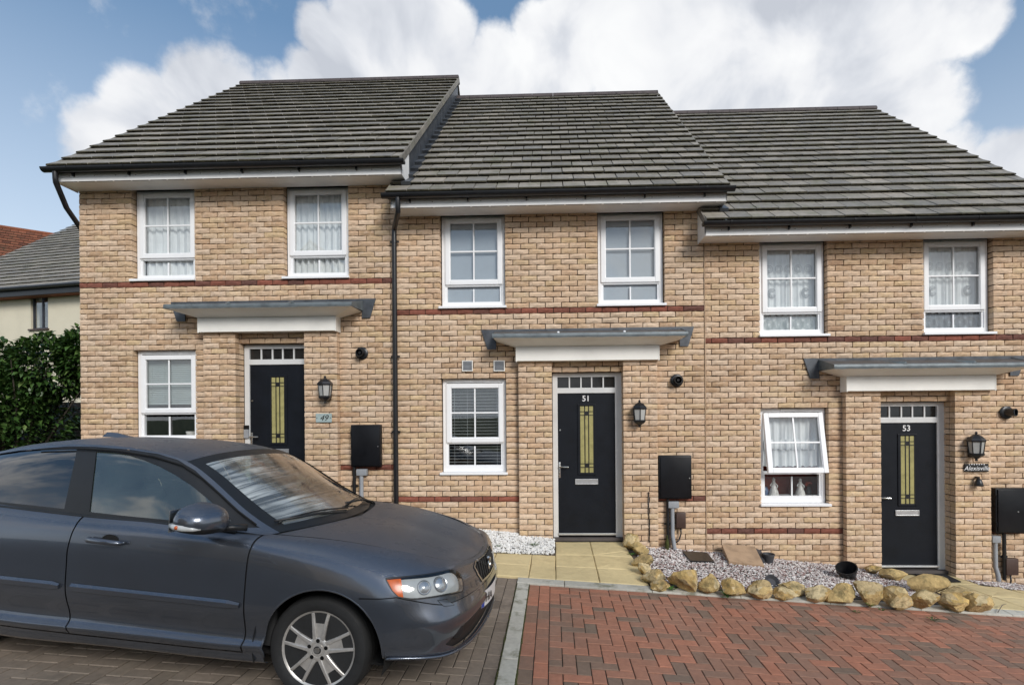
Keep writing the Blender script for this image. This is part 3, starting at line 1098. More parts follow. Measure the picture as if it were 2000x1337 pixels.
    while xx < fas1 - .3:
        sv.box(xx, xx + .22, -.331, -.318, fz0 - .0025, fz0 + .003)
        xx += .25
    fixp(sv.build('soffit_vent', 'brown_plastic', house))
    fixp(gutter(house, roof0 - .04, roof1 + .055, oz))
    # roof
    ez = EAVE_Z + oz
    rz = ez + (RIDGE_Y - EAVE_Y) * math.tan(PITCH_R)
    rf = MB()
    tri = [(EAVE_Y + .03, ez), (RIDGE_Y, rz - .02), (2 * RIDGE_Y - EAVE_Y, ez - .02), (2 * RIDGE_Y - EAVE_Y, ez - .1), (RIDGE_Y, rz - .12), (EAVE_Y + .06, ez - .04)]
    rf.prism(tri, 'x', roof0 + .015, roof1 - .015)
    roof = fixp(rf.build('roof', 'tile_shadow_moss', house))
    # gable triangles of the end walls, hidden under the slopes
    gb = MB()
    for ga in ((seam0 + .03,) if h == -1 else ()) + (seam1 - .10,):
        gb.prism([(0.0, 3.9 + oz), (RIDGE_Y, rz - .13), (7.9, 3.9 + oz)], 'x', ga, ga + .08)
    fixp(gb.build('gable', 'mortar', house))
    slope = (RIDGE_Y - EAVE_Y) / math.cos(PITCH_R)
    roof_slope(roof, roof0, roof1, EAVE_Y, ez, PITCH_R, slope, slope / 20.0, .2945, 'roof_tile', 290, seed=7 + h)
    # ridge tiles
    xx = roof0
    rme = None
    while xx < roof1 - .05:
        L = min(.45, roof1 - xx)
        r_ = MB()
        prof = [(RIDGE_Y + .125 * math.cos(a), rz - .03 + .105 * math.sin(a)) for a in [math.radians(q) for q in range(-5, 186, 19)]]
        r_.prism(prof, 'x', xx + .003, xx + L - .003)
        fixp(r_.build('ridge_tile', 'ridge_tile', roof, smooth='auto')).matrix_parent_inverse = Matrix()
        xx += .45
    # verge trim on the right-hand edge
    vg = MB()
    c, s = math.cos(PITCH_R), math.sin(PITCH_R)
    for side, xx in ((0, roof0), (1, roof1)):
        n = 20
        for k in range(n):
            L0, L1 = k * slope / n, (k + 1) * slope / n - .006
            p0, p1 = (EAVE_Y + L0 * c, ez + L0 * s), (EAVE_Y + L1 * c, ez + L1 * s)
            a, b = -.05, .034
            vg.add([(xx + dx, p[0] - q * s, p[1] + q * c) for dx in (-.008, .008) for p, q in ((p0, a), (p1, a), (p1, b), (p0, b))],
                   [(0, 1, 2, 3), (7, 6, 5, 4), (0, 4, 5, 1), (1, 5, 6, 2), (2, 6, 7, 3), (3, 7, 4, 0)])
    vo = vg.build('verge', 'roof_tile', roof, kind='stuff')
    return house


H49 = terrace_house(-1, -8.873, -4.292, -8.92, -4.10, -8.905, -4.10, '49', 'upper end terraced house with a grey numbered plate, partly behind the parked car', None)
H51 = terrace_house(0, -4.288, -.002, -4.30, .22, -4.255, .205, '51', 'middle terraced house with slatted ground floor blind and door numbered 51', None)
H53 = terrace_house(1, .002, 4.66, -.09, 4.79, -.085, 4.77, '53', 'lower terraced house with lace curtains and door numbered 53', None)


# lead work where the upper roof stands above the lower one
def party_step(house, x, h_low):
    """lead-clad upstand between two stepped roofs, at x; h_low: index of the lower house"""
    oz = h_low * HSTEP
    ez = EAVE_Z + oz
    c, s = math.cos(PITCH_R), math.sin(PITCH_R)
    slope = (RIDGE_Y - EAVE_Y) / c
    n = 5
    inv = Matrix.Translation(-house.location)
    for k in range(n):
        L0 = .42 + (slope - .42) * k / n
        L1 = .42 + (slope - .42) * (k + 1) / n + .06
        p0, p1 = (EAVE_Y + L0 * c, ez + L0 * s), (EAVE_Y + L1 * c, ez + L1 * s)
        m = MB()
        d0, d1 = x + .004 + (k % 2) * .003, x - .010
        a0, a1 = .02, .46
        m.add([(xx, p[0], p[1] + q) for xx in (d0, d1) for p, q in ((p0, a0), (p1, a0), (p1, a1), (p0, a1))],
              [(0, 1, 2, 3), (7, 6, 5, 4), (0, 4, 5, 1), (1, 5, 6, 2), (2, 6, 7, 3), (3, 7, 4, 0)])
        o = m.build('lead_flashing', 'lead', house)
        o.matrix_parent_inverse = inv
    for k in range(1, 20):
        L0 = k * slope / 20
        m = MB()
        w = .10 + random.uniform(-.012, .02)
        g = slope / 20
        th = .03
        for (q0, q1, la, lb) in ((.044, .053, L0 - .012, L0 + g - .02),):
            pa = (EAVE_Y + la * c, ez + la * s)
            pb = (EAVE_Y + lb * c, ez + lb * s)
            m.add([(xx, p[0] - q * s, p[1] + q * c) for xx in (x - .01, x + w) for p, q in ((pa, .030), (pb, .018), (pb, .034), (pa, .076))],
                  [(0, 1, 2, 3), (7, 6, 5, 4), (0, 4, 5, 1), (1, 5, 6, 2), (2, 6, 7, 3), (3, 7, 4, 0)])
        o = m.build('lead_soaker', 'lead', house)
        o.matrix_parent_inverse = inv


party_step(H51, -4.135, 0)
party_step(H53, .16, 1)
MB_ = MB().box(.168, .30, -.34, -.16, 3.66, 3.735, .02).build('lead_saddle', 'galvanised', H53)
MB_.matrix_parent_inverse = Matrix.Translation(-H53.location)

# movement joint between the two lower houses
jt = MB().box(-.0015, .0015 + .008, -.007, .004, -1.1, 3.5).build('movement_joint', 'timber_board', H53)
jt.matrix_parent_inverse = Matrix.Translation(-H53.location)

# ------------------------------------------------------------------ what hangs in the windows
def hx(h, x):
    return x + h * HW


def hz(h, z):
    return z + h * HSTEP


curtain('net_curtain', 'plain white net curtain in the upper left window of the upper end house', hx(-1, -3.60), hx(-1, -2.82), hz(-1, 2.72), hz(-1, 3.95), .165, 'net_white', 7, .02, 3, group='net curtains')
curtain('net_curtain', 'plain white net curtain in the upper window beside the downpipe, reflecting a gable', hx(-1, -1.40), hx(-1, -.60), hz(-1, 2.72), hz(-1, 3.95), .17, 'net_white', 9, .025, 4, group='net curtains')
for _i, (_a, _b, _lab) in enumerate(((-3.60, -2.82, 'plain grey sheet added as sky reflection in the upper left window of the middle house'), (-1.40, -.60, 'plain grey sheet added as sky reflection in the upper right window of the middle house'))):
    _o = MB().box(_a, _b, .134, .138, 2.72, 3.96).build('sky_reflection_sheet', 'flat_blue_grey')  # added sheet, its grey stands in for sky reflected in the pane; no blind
    tag(_o, _lab, 'blind', 'sky reflection sheets')
for _i, (_a, _b, _lab) in enumerate(((-3.60, -2.82, 'left of the two patterned lace curtains upstairs in the lower house'), (-1.40, -.60, 'right of the two patterned lace curtains upstairs in the lower house'))):
    _o = curtain('lace_curtain', _lab, hx(1, _a), hx(1, _b), hz(1, 2.98), hz(1, 3.95), .175, 'net_white', 8, .012, 11 + _i, True, 'lace curtains')
    # frilled band, hanging ring motifs
    _m = MB()
    _nx = 60
    for _k in range(_nx):
        _u0, _u1 = _k / _nx, (_k + 1) / _nx
        _y0, _y1 = .155 + .006 * math.sin(_u0 * 60), .155 + .006 * math.sin(_u1 * 60)
        _m.add([(hx(1, _a + (_b - _a) * _u0), _y0, hz(1, 3.50)), (hx(1, _a + (_b - _a) * _u1), _y1, hz(1, 3.50)), (hx(1, _a + (_b - _a) * _u1), _y1, hz(1, 3.56)), (hx(1, _a + (_b - _a) * _u0), _y0, hz(1, 3.56))], [(0, 1, 2, 3)])
    _m.build('frill', 'net_white', _o, fix=False)
    _m = MB()
    for _q in range(5):
        for _rr in (.028, .05):
            _c = Vector((hx(1, _a + .12 + (_b - _a - .24) * _q / 4), .152, hz(1, 3.64)))
            _m.tube([_c + Vector((_rr * math.cos(t), 0, _rr * math.sin(t))) for t in np.linspace(0, 6.28, 17)[:-1]], .0035, 4, closed=True)
    for _q in (.2, .8):
        for _rr in (.03, .05, .068):
            _c = Vector((hx(1, _a + (_b - _a) * _q), .155, hz(1, 3.30)))
            _m.tube([_c + Vector((_rr * .8 * math.cos(t), 0, _rr * math.sin(t))) for t in np.linspace(.6, 5.9, 16)], .004, 4)
    _m.build('lace_rings', 'pvc_grey', _o)
    _l = curtain('lace_curtain', ('left' if _i == 0 else 'right') + ' short lace strip behind the low upstairs panes of the lower house', hx(1, _a), hx(1, _b), hz(1, 2.72), hz(1, 2.99), .185, 'net_white' if _i == 0 else 'flat_blue_grey', 10, .012, 21 + _i, False, 'lace strips')
    _m = MB()
    for _q in range(5):
        for _rr in (.03, .052, .07):
            _c = Vector((hx(1, _a + .12 + (_b - _a - .24) * _q / 4), .165, hz(1, 2.865)))
            _m.tube([_c + Vector((_rr * math.cos(t), 0, _rr * math.sin(t))) for t in np.linspace(0, 6.28, 15)[:-1]], .004, 4, closed=True)
    _m.build('lace_rings', 'blind_green' if _i == 0 else 'room_dark', _l)

venetian('pale venetian blind nearly closed in the window left of door with the number plate', hx(-1, -3.60), hx(-1, -2.81), hz(-1, .92), hz(-1, 1.64), .175, 'blind_green', .0275, math.radians(60), .035)
venetian('white venetian blind with open slats in the ground floor window of the middle house', -3.60, -2.81, .44, 1.64, .18, 'blind_white', .0445, math.radians(-8), .048)
curtain('net_curtain', 'white net curtain above the opened casement, gathered beside door 53', hx(1, -3.60), hx(1, -2.80), hz(1, .86), hz(1, 1.66), .18, 'net_white', 7, .02, 31, True)
curtain('net_curtain', 'scalloped lace pelmet behind the tilted casement of the lower house', hx(1, -3.56), hx(1, -2.86), hz(1, 1.10), hz(1, 1.25), .155, 'net_white', 8, .012, 32, True)


def figurine(x, y, z, s, label, matname='ceramic_white'):
    t = empty('figurine', (x, y, z))
    tag(t, label, 'ornament', 'ornaments on the window board')
    MB().lathe([(0, 0), (.045 * s, 0), (.06 * s, .01), (.052 * s, .05 * s), (.03 * s, .11 * s), (.017 * s, .15 * s), (.022 * s, .165 * s), (.012 * s, .185 * s)], 14).build('dress', matname, t, smooth='auto')
    MB().lathe([(0, .175 * s), (.016 * s, .182 * s), (.02 * s, .20 * s), (.013 * s, .216 * s), (0, .222 * s)], 12).build('head', matname, t, smooth=True)
    MB().tube([(.02 * s, 0, .155 * s), (.045 * s, -.01, .12 * s), (.03 * s, -.03, .10 * s)], .007 * s, 6).tube([(-.02 * s, 0, .155 * s), (-.045 * s, -.01, .125 * s), (-.025 * s, -.03, .11 * s)], .007 * s, 6).build('arms', matname, t)
    return t


_wb = MB().box(hx(1, -3.66), hx(1, -2.76), .16, .34, hz(1, .43), hz(1, .455), .003).build('window_board', 'upvc_white')
tag(_wb, 'white inner window board holding ornaments below the opened casement', 'window board')
figurine(hx(1, -3.42), .20, hz(1, .456), 1.15, 'pale crinoline lady figurine at left behind the low pane by door 53')
figurine(hx(1, -3.05), .20, hz(1, .456), 1.1, 'pale crinoline lady figurine at right behind the low pane by door 53')
_j = MB().lathe([(0, 0), (.05, 0), (.062, .03), (.06, .08), (.045, .11), (.048, .12)], 16).build('jug', 'ceramic_blue', smooth='auto')
_j.location = (hx(1, -3.54), .24, hz(1, .456))
tag(_j, 'rounded blue jug in the left corner behind the low pane by door 53', 'ornament', 'ornaments on the window board')
_f = MB()
for _k in range(24):
    _a, _e = random.uniform(0, 6.28), random.uniform(.2, 1.3)
    _c = Vector((.05 * math.cos(_a) * math.cos(_e), .05 * math.sin(_a) * math.cos(_e), .12 + .06 * math.sin(_e)))
    _f.lathe([(0, -.008), (.016, 0), (0, .010)], 7, Matrix.Translation(_c))
_vz = empty('flower_vase', (hx(1, -2.90), .26, hz(1, .456)))
tag(_vz, 'small vase of red flowers at right behind the low pane by door 53', 'vase')
_f.build('flowers', 'flower_red', _vz)
MB().lathe([(0, 0), (.025, 0), (.035, .05), (.018, .10), (.022, .115)], 12).build('vase_body', 'pot_grey', _vz, smooth='auto')
_p = empty('pot_plant', (hx(-1, -3.0), .24, hz(-1, .43)))
tag(_p, 'leafy pot plant behind the low pane just above the car roof', 'plant')
MB().lathe([(0, 0), (.05, 0), (.065, .09), (.055, .09)], 14).build('pot', 'ceramic_white', _p, smooth='auto')
_f = MB()
for _k in range(26):
    _a, _l = random.uniform(0, 6.28), random.uniform(.05, .13)
    _c = Vector((math.cos(_a) * _l, math.sin(_a) * _l * .6, .12 + random.uniform(0, .14)))
    _d = Vector((math.cos(_a), math.sin(_a), .2)) * .045
    _w = Vector((-math.sin(_a), math.cos(_a), .3)) * .018
    _f.add([_c - _d, _c + _w, _c + _d, _c - _w], [(0, 1, 2, 3)])

# ------------------------------------------------------------------ lie of the land
SLOPE = 0.064


def gz(X):
    """paved level (falls to the right)"""
    return -0.652 - SLOPE * (min(max(X, -16.0), 14.0) + 2.2)


def wz(X):
    """ground against the house fronts"""
    return -0.41 - 0.105 * (min(max(X, -10.0), 6.0) + 3.1)


KERB_F, KERB_B = -1.668, -1.525


def garden_z(X, Y):
    t = min(max((Y - KERB_B) / (0 - KERB_B), 0), 1)
    return (gz(X) + .022) * (1 - t) + wz(X) * t


def path51_z(X, Y):
    t = min(max((Y - KERB_B) / (.04 - KERB_B), 0), 1)
    return (gz(X) + .024) * (1 - t) + (-.604) * t


def path53_z(X, Y):
    t = min(max((Y - KERB_B) / (.04 - KERB_B), 0), 1)
    return (gz(X) + .024) * (1 - t) + (-1.055 - .045 * (X - 2.8) * (1 if X > 3.3 else 0)) * t


def pix_ground(px, py, zf):
    """where the ray through a point of the photograph meets the surface zf(X, Y)"""
    d = np.array(pixel_dir(px, py))
    lo, hi = 0.5, 40.0
    f = lambda t: CAM_POS[2] + t * d[2] - zf(CAM_POS[0] + t * d[0], CAM_POS[1] + t * d[1])
    for _ in range(60):
        m = (lo + hi) / 2
        if f(m) > 0:
            lo = m
        else:
            hi = m
    return CAM_POS + lo * d


# one sheet for the land all round
_m = MB()
_xs = [-400, -120, -60, -30, -16, -9, -5, -2.4, 0, 3, 6, 10, 14, 30, 60, 120, 400]
_ys = [-400, -150, -60, -25, -14, -8.2, -5.3, -1.4, 0.0, 8.2, 20, 45, 120, 400]
for _y in _ys:
    for _x in _xs:
        _z = gz(_x) - .075
        if _y >= 0:
            _z = min(wz(_x), 0.35) - .15
        _m.v.append((_x, _y, _z))
_n = len(_xs)
for _j in range(len(_ys) - 1):
    for _i in range(_n - 1):
        _m.f.append((_j * _n + _i, _j * _n + _i + 1, (_j + 1) * _n + _i + 1, (_j + 1) * _n + _i))
_g = _m.build('ground', 'lawn', fix=False)
_g['kind'] = 'structure'
_r = MB()
for _i in range(len(_xs) - 1):
    a, b = _xs[_i], _xs[_i + 1]
    if b <= -60 or a >= 60:
        continue
    _r.add([(a, -13.5, gz(a) - .045), (b, -13.5, gz(b) - .045), (b, -5.25, gz(b) - .045), (a, -5.25, gz(a) - .045)], [(0, 1, 2, 3)])
_r = _r.build('road', 'tarmac', fix=False)
_r['kind'] = 'structure'


# ------------------------------------------------------------------ block paving
def paver_mesh(w, l, h=.05, ch=.003, seed=0):
    r = random.Random(seed)
    j = lambda: r.uniform(-.0012, .0012)
    v = [(0, 0, -h), (w, 0, -h), (w, l, -h), (0, l, -h), (0, 0, -ch), (w, 0, -ch), (w, l, -ch), (0, l, -ch),
         (ch, ch, j()), (w - ch, ch, j()), (w - ch, l - ch, j()), (ch, l - ch, j())]
    f = [(0, 1, 5, 4), (1, 2, 6, 5), (2, 3, 7, 6), (3, 0, 4, 7), (4, 5, 9, 8), (5, 6, 10, 9), (6, 7, 11, 10), (7, 4, 8, 11), (8, 9, 10, 11)]
    return np.array(v), f


def paving(name, label, x0, x1, y0, y1, borders_left, kerb_row, matname, own_limit, flip=False, skip=None):
    """herringbone field between x0..x1 and y1 (near) .. y0 (far). borders_left: columns of pavers laid lengthways on the edge side"""
    base = MB().add([(x0, y1, gz(x0) - .007), (x1, y1, gz(x1) - .007), (x1, y0, gz(x1) - .007), (x0, y0, gz(x0) - .007)], [(0, 1, 2, 3)]).build(name, 'joint_sand', fix=False)
    base['kind'] = 'structure'
    base['label'] = label
    U, J = .1025, .0065
    rects = []
    fx0, fx1, fy0 = x0, x1, y0
    cols = []
    for k in range(borders_left):
        c0 = (x0 + k * .109) if not flip else (x1 - (k + 1) * .109)
        off = .1 * (k % 2) + .03
        n = 0
        while True:
            a = y0 - .002 - n * .2055 + (off if True else 0)
            b = a - .1965
            if b < y1:
                break
            a = min(a, y0 - .003)
            if a - b > .04:
                rects.append((c0 + .002, b, c0 + .1045, a))
            n += 1
    if borders_left:
        if not flip:
            fx0 = x0 + borders_left * .109 + .002
        else:
            fx1 = x1 - borders_left * .109 - .002
    if kerb_row:
        n = 0
        while fx0 + n * .2055 < fx1:
            a = fx0 + n * .2055
            rects.append((a, y0 - .103, min(a + .2005, fx1), y0 - .002))
            n += 1
        fy0 = y0 - .1075
    ni, nj = int((fx1 - fx0) / U) + 3, int((fy0 - y1) / U) + 3
    for j in range(-2, nj):
        for i in range(-2, ni):
            ii = (ni - i) if flip else i
            r = (i - j) % 4
            if r == 0:
                c = (i, j, 2, 1)
            elif r == 3:
                c = (i, j, 1, 2)
            else:
                continue
            if not flip:
                a = fx0 + c[0] * U
                b = a + c[2] * U - J
            else:
                b = fx1 - c[0] * U
                a = b - c[2] * U + J
            t = fy0 - c[1] * U
            s = t - c[3] * U + J + .0035
            a, b, s, t = max(a, fx0), min(b, fx1), max(s, y1), min(t, fy0)
            if b - a > .025 and t - s > .025:
                rects.append((a, s, b, t))
    if skip:
        rects = [r for r in rects if not skip(*r)]
    meshes = {}

    def full(r):
        w, l = r[2] - r[0], r[3] - r[1]
        return (abs(w - .199) < .004 and abs(l - .0945) < .008) or (abs(l - .196) < .006 and abs(w - .0975) < .007)
    cand = [r for r in rects if full(r) and in_view((r[0], r[1], gz(r[0])), -8) and in_view((r[2], r[3], gz(r[2])), -8)]
    cand.sort(key=lambda r: cam_dist((r[0], r[1], gz(r[0]))))
    own = set(id(r) for r in cand[:own_limit])
    tilt = Matrix.Rotation(math.atan(SLOPE), 4, 'Y')
    rest = []
    for r in rects:
        w, l = r[2] - r[0], r[3] - r[1]
        jz = random.uniform(-.0018, .0022)
        if id(r) in own:
            key = (round(w, 3), round(l, 3), random.randrange(4))
            if key not in meshes:
                v, f = paver_mesh(key[0], key[1], seed=key[2])
                me = bpy.data.meshes.new('paver')
                me.from_pydata(v.tolist(), [], f)
                me.materials.append(MATS[matname])
                meshes[key] = me
            o = bpy.data.objects.new('paver', meshes[key])
            COL.objects.link(o)
            o.matrix_world = Matrix.Translation((r[0], r[1], gz(r[0]) + jz)) @ tilt @ Matrix.Rotation(random.uniform(-.006, .006), 4, 'X') @ Matrix.Rotation(random.uniform(-.006, .006), 4, 'Z')
            o.parent = base
        else:
            v, f = paver_mesh(w, l, seed=random.randrange(4))
            T = np.array(Matrix.Translation((r[0], r[1], gz(r[0]) + jz)) @ tilt)
            rest.append(((np.c_[v, np.ones(len(v))] @ T.T)[:, :3], f))
    join_mesh('paver_field', rest, matname, base)
    return base


STRIP0, STRIP1 = -2.492, -2.368
paving('red_paving', 'red and brown block paving in herringbone bond', STRIP1 + .006, 8.0, KERB_F - .006, -5.2, 2, True, 'paver_red', 295)
paving('brown_paving', 'grey brown block paving under the parked car', -11.0, STRIP0 - .008, -1.50, -5.2, 2, False, 'paver_brown', 260, flip=True,
       skip=lambda a, s, b, t: False)


def kerb_stone(name, label, poly, h=.12):
    """poly: (x, y, z) top corners in order; a bevelled concrete edging"""
    bm = bmesh.new()
    top = [bm.verts.new(p) for p in poly]
    bot = [bm.verts.new((p[0], p[1], p[2] - h)) for p in poly]
    n = len(poly)
    bm.faces.new(top)
    bm.faces.new(list(reversed(bot)))
    for i in range(n):
        bm.faces.new((top[i], bot[i], bot[(i + 1) % n], top[(i + 1) % n]))
    bmesh.ops.recalc_face_normals(bm, faces=bm.faces)
    ed = [e for e in bm.edges if e.verts[0] in top and e.verts[1] in top]
    bmesh.ops.bevel(bm, geom=ed, offset=.007, segments=2, profile=.6, affect='EDGES')
    m = MB().bm(bm)
    return m.build(name, 'kerb_concrete', fix=False)


_kerb = empty('kerb', (0, KERB_F, gz(0)))
_kerb['kind'] = 'structure'
bpy.context.view_layer.update()
_x = -2.50
_joints = [-2.50, -1.99, -1.06, -.13, .80, 1.73, 2.66, 3.59, 4.52, 5.45, 6.4]
for _a, _b in zip(_joints[:-1], _joints[1:]):
    _up_ = .024
    _o = kerb_stone('kerb_stone', '', [(_a + .003, KERB_F, gz(_a) + _up_ - .008), (_b - .003, KERB_F, gz(_b) + _up_ - .008), (_b - .003, KERB_B, gz(_b) + _up_), (_a + .003, KERB_B, gz(_a) + _up_)])
    _o.parent = _kerb
    _o.matrix_parent_inverse = Matrix.Translation(-_kerb.location)
_y = KERB_F - .004
for _y1 in (-2.46, -3.375, -4.29, -5.2):
    _o = kerb_stone('edging_stone', '', [(STRIP0, _y1 + .003, gz(STRIP0) + .012), (STRIP1, _y1 + .003, gz(STRIP1) + .012), (STRIP1, _y - .003, gz(STRIP1) + .012), (STRIP0, _y - .003, gz(STRIP0) + .012)])
    _o.parent = _kerb
    _o.matrix_parent_inverse = Matrix.Translation(-_kerb.location)
    _y = _y1
# moss squeezed along the edging
_m = MB()
for _xe, _wd in ((STRIP0 - .004, .020), (STRIP1 + .003, .018)):
    _prev = None
    for _k in range(150):
        _yy = KERB_F - .02 - _k * .0235
        _w = _wd * (.25 + .9 * max(0, mnoise.noise((_xe, _yy * 5, 3))) + .5 * max(0, mnoise.noise((_xe * 3, _yy * 22, 1))))
        _zt = gz(_xe) + .010 + .006 * mnoise.noise((_xe, _yy * 40, 0))
        _cur = [(_xe - _w, _yy, gz(_xe) - .004), (_xe - _w * .4, _yy, _zt), (_xe + _w * .5, _yy, _zt + .002), (_xe + _w, _yy, gz(_xe) - .004)]
        if _prev:
            for _q in range(3):
                _m.add([_prev[_q], _prev[_q + 1], _cur[_q + 1], _cur[_q]], [(0, 1, 2, 3)])
        _prev = _cur
_o = _m.build('moss', 'moss', kind='stuff', fix=False)
tag(_o, 'moss growing along both sides of the concrete edging', 'moss', kind='stuff')

# ------------------------------------------------------------------ the front gardens
def surface(name, x0, x1, y0, y1, zf, material, nx=24, ny=10, dz=0.0, bumpy=0.0):
    m = MB()
    for j in range(ny + 1):
        for i in range(nx + 1):
            x, y = x0 + (x1 - x0) * i / nx, y0 + (y1 - y0) * j / ny
            m.v.append((x, y, zf(x, y) + dz + bumpy * mnoise.noise((x * 4, y * 4, 0))))
    for j in range(ny):
        for i in range(nx):
            k = j * (nx + 1) + i
            m.f.append((k, k + 1, k + nx + 2, k + nx + 1))
    o = m.build(name, material, fix=False, smooth=True)
    o['kind'] = 'structure'
    return o


surface('garden_bed', -11, -3.9, KERB_B + .02, .02, garden_z, 'soil', 30, 10, -.01)
surface('garden_bed', -3.9, 6.2, KERB_B + .002, .06, lambda x, y: min(garden_z(x, y), path51_z(x, y) if x < -1 else 9, path53_z(x, y) if x > 2.2 else 9), 'soil', 60, 10, -.045)


def slab(parent, poly, zf, material='slab_yellow', th=.04, name='slab'):
    """poly: (x, y) outline; a riven slab with a slightly uneven top"""
    cx, cy = sum(p[0] for p in poly) / len(poly), sum(p[1] for p in poly) / len(poly)
    pts = []
    for i, p in enumerate(poly):
        q = poly[(i + 1) % len(poly)]
        for k in range(6):
            t = k / 6
            pts.append((p[0] + (q[0] - p[0]) * t, p[1] + (q[1] - p[1]) * t))
    m = MB()
    n = len(pts)
    e = .004
    def sh(p, s):
        d = math.hypot(p[0] - cx, p[1] - cy)
        return (p[0] + (cx - p[0]) * s / d, p[1] + (cy - p[1]) * s / d)
    outer = [sh(p, e + random.uniform(-.0015, .002)) for p in pts]
    inner = [sh(p, e + .010) for p in pts]
    mid = [sh(p, .10) for p in pts]
    vs = [(p[0], p[1], zf(*p) - th) for p in outer] + [(p[0], p[1], zf(*p) - .008) for p in outer] + [(p[0], p[1], zf(*p) + random.uniform(-.0015, .001)) for p in inner]
    vs += [(p[0], p[1], zf(*p) + random.uniform(-.001, .003)) for p in mid] + [(cx, cy, zf(cx, cy) + .002)]
    fs = []
    for r in range(3):
        for i in range(n):
            j = (i + 1) % n
            fs.append((r * n + i, r * n + j, (r + 1) * n + j, (r + 1) * n + i))
    for i in range(n):
        fs.append((3 * n + i, 3 * n + (i + 1) % n, 4 * n))
    m.add(vs, fs)
    o = m.build(name, material, parent)
    return o


_p51 = empty('slab_path', (-1.6, -.7, -.63))
_p51['kind'] = 'structure'
_p53 = empty('slab_path', (3.2, -.7, -1.0))
_p53['kind'] = 'structure'
bpy.context.view_layer.update()


def lay(parent, poly, zf):
    o = slab(parent, poly, zf)
    o.matrix_parent_inverse = Matrix.Translation(-parent.location)


for _poly in ([(-2.083, -.58), (-1.60, -.56), (-1.60, .03), (-2.083, .03)], [(-1.60, -.56), (-1.12, -.34), (-1.12, .03), (-1.60, .03)],
              [(-1.60, -.56), (-1.10, -.60), (-1.12, -.34)], [(-2.083, -1.05), (-1.60, -1.05), (-1.60, -.56), (-2.083, -.58)],
              [(-1.60, -1.05), (-1.08, -1.05), (-1.10, -.60), (-1.60, -.56)], [(-2.083, -1.515), (-1.60, -1.515), (-1.60, -1.05), (-2.083, -1.05)],
              [(-1.60, -1.515), (-1.06, -1.515), (-1.08, -1.05), (-1.60, -1.05)],
              [(-2.38, -1.515), (-2.083, -1.515), (-2.083, -.62), (-2.38, -.60)], [(-2.84, -1.04), (-2.38, -1.06), (-2.38, -.60), (-2.84, -.57)],
              [(-2.84, -1.495), (-2.38, -1.495), (-2.38, -1.06), (-2.84, -1.04)], [(-3.3, -1.04), (-2.84, -1.04), (-2.84, -.57), (-3.3, -.57)],
              [(-3.3, -1.495), (-2.84, -1.495), (-2.84, -1.04), (-3.3, -1.04)], [(-3.9, -1.495), (-3.3, -1.495), (-3.3, -.57), (-3.9, -.57)]):
    lay(_p51, _poly, path51_z)
for _poly in ([(2.36, -.45), (3.31, -.45), (3.31, .03), (2.36, .03)], [(2.40, -.98), (3.02, -.98), (3.02, -.45), (2.36, -.45)], [(3.02, -.98), (3.66, -.98), (3.55, -.45), (3.02, -.45)],
              [(2.44, -1.515), (3.02, -1.515), (3.02, -.98), (2.40, -.98)], [(3.02, -1.515), (3.66, -1.515), (3.66, -.98), (3.02, -.98)],
              [(3.66, -1.515), (4.3, -1.515), (4.3, -.98), (3.66, -.98)], [(4.3, -1.515), (4.95, -1.515), (4.95, -.98), (4.3, -.98)], [(4.95, -1.515), (5.6, -1.515), (5.6, -.98), (4.95, -.98)],
              [(3.66, -.98), (4.3, -.98), (4.3, -.62), (3.60, -.56)], [(4.3, -.98), (4.95, -.98), (4.95, -.70), (4.3, -.62)]):
    lay(_p53, _poly, path53_z)


def gravel(name, label, region, zf, material, count, size, seed):
    """loose stones, far too many to count"""
    r = np.random.default_rng(seed)
    x0, x1, y0, y1, inside = region
    oct_v = np.array([(1, 0, 0), (-1, 0, 0), (0, 1, 0), (0, -1, 0), (0, 0, 1), (0, 0, -1)], float)
    oct_f = np.array([(0, 2, 4), (2, 1, 4), (1, 3, 4), (3, 0, 4), (2, 0, 5), (1, 2, 5), (3, 1, 5), (0, 3, 5)])
    V, F = [], []
    k = 0
    while k < count:
        x, y = r.uniform(x0, x1), r.uniform(y0, y1)
        if not inside(x, y):
            continue
        s = size * r.uniform(.55, 1.35)
        sc = np.array((s * r.uniform(.8, 1.4), s * r.uniform(.6, 1.0), s * r.uniform(.4, .75)))
        q = Matrix.Rotation(r.uniform(0, 6.28), 3, 'Z') @ Matrix.Rotation(r.normal(0, .45), 3, 'X')
        v = (oct_v * (1 + r.uniform(-.25, .25, (6, 1)))) * sc
        v = v @ np.array(q).T + (x, y, zf(x, y) + r.uniform(-.004, .012))
        V.append(v)
        F.append(oct_f + 6 * k)
        k += 1
    me = bpy.data.meshes.new(name)
    me.from_pydata(np.concatenate(V).tolist(), [], np.concatenate(F).tolist())
    o = link(name, me, material)
    return tag(o, label, 'gravel', kind='stuff')


def in_mixed(x, y):
    if x < 2.5:
        return x > -1.02 - (.05 if y < -.9 else 0) and y > -1.40 and x < 2.27 + .1 * (-y) and not (-1.14 < x < -.67 and y > -.1)
    return x > 3.42 + max(0, -.25 - y) * 1.2 and y > -.62


def white_z(x, y):
    t = min(max((y + .62) / .62, 0), 1)
    return path51_z(x, -.62) * (1 - t) + (wz(x) - .015) * t + .06 * math.sin(t * math.pi) * .35


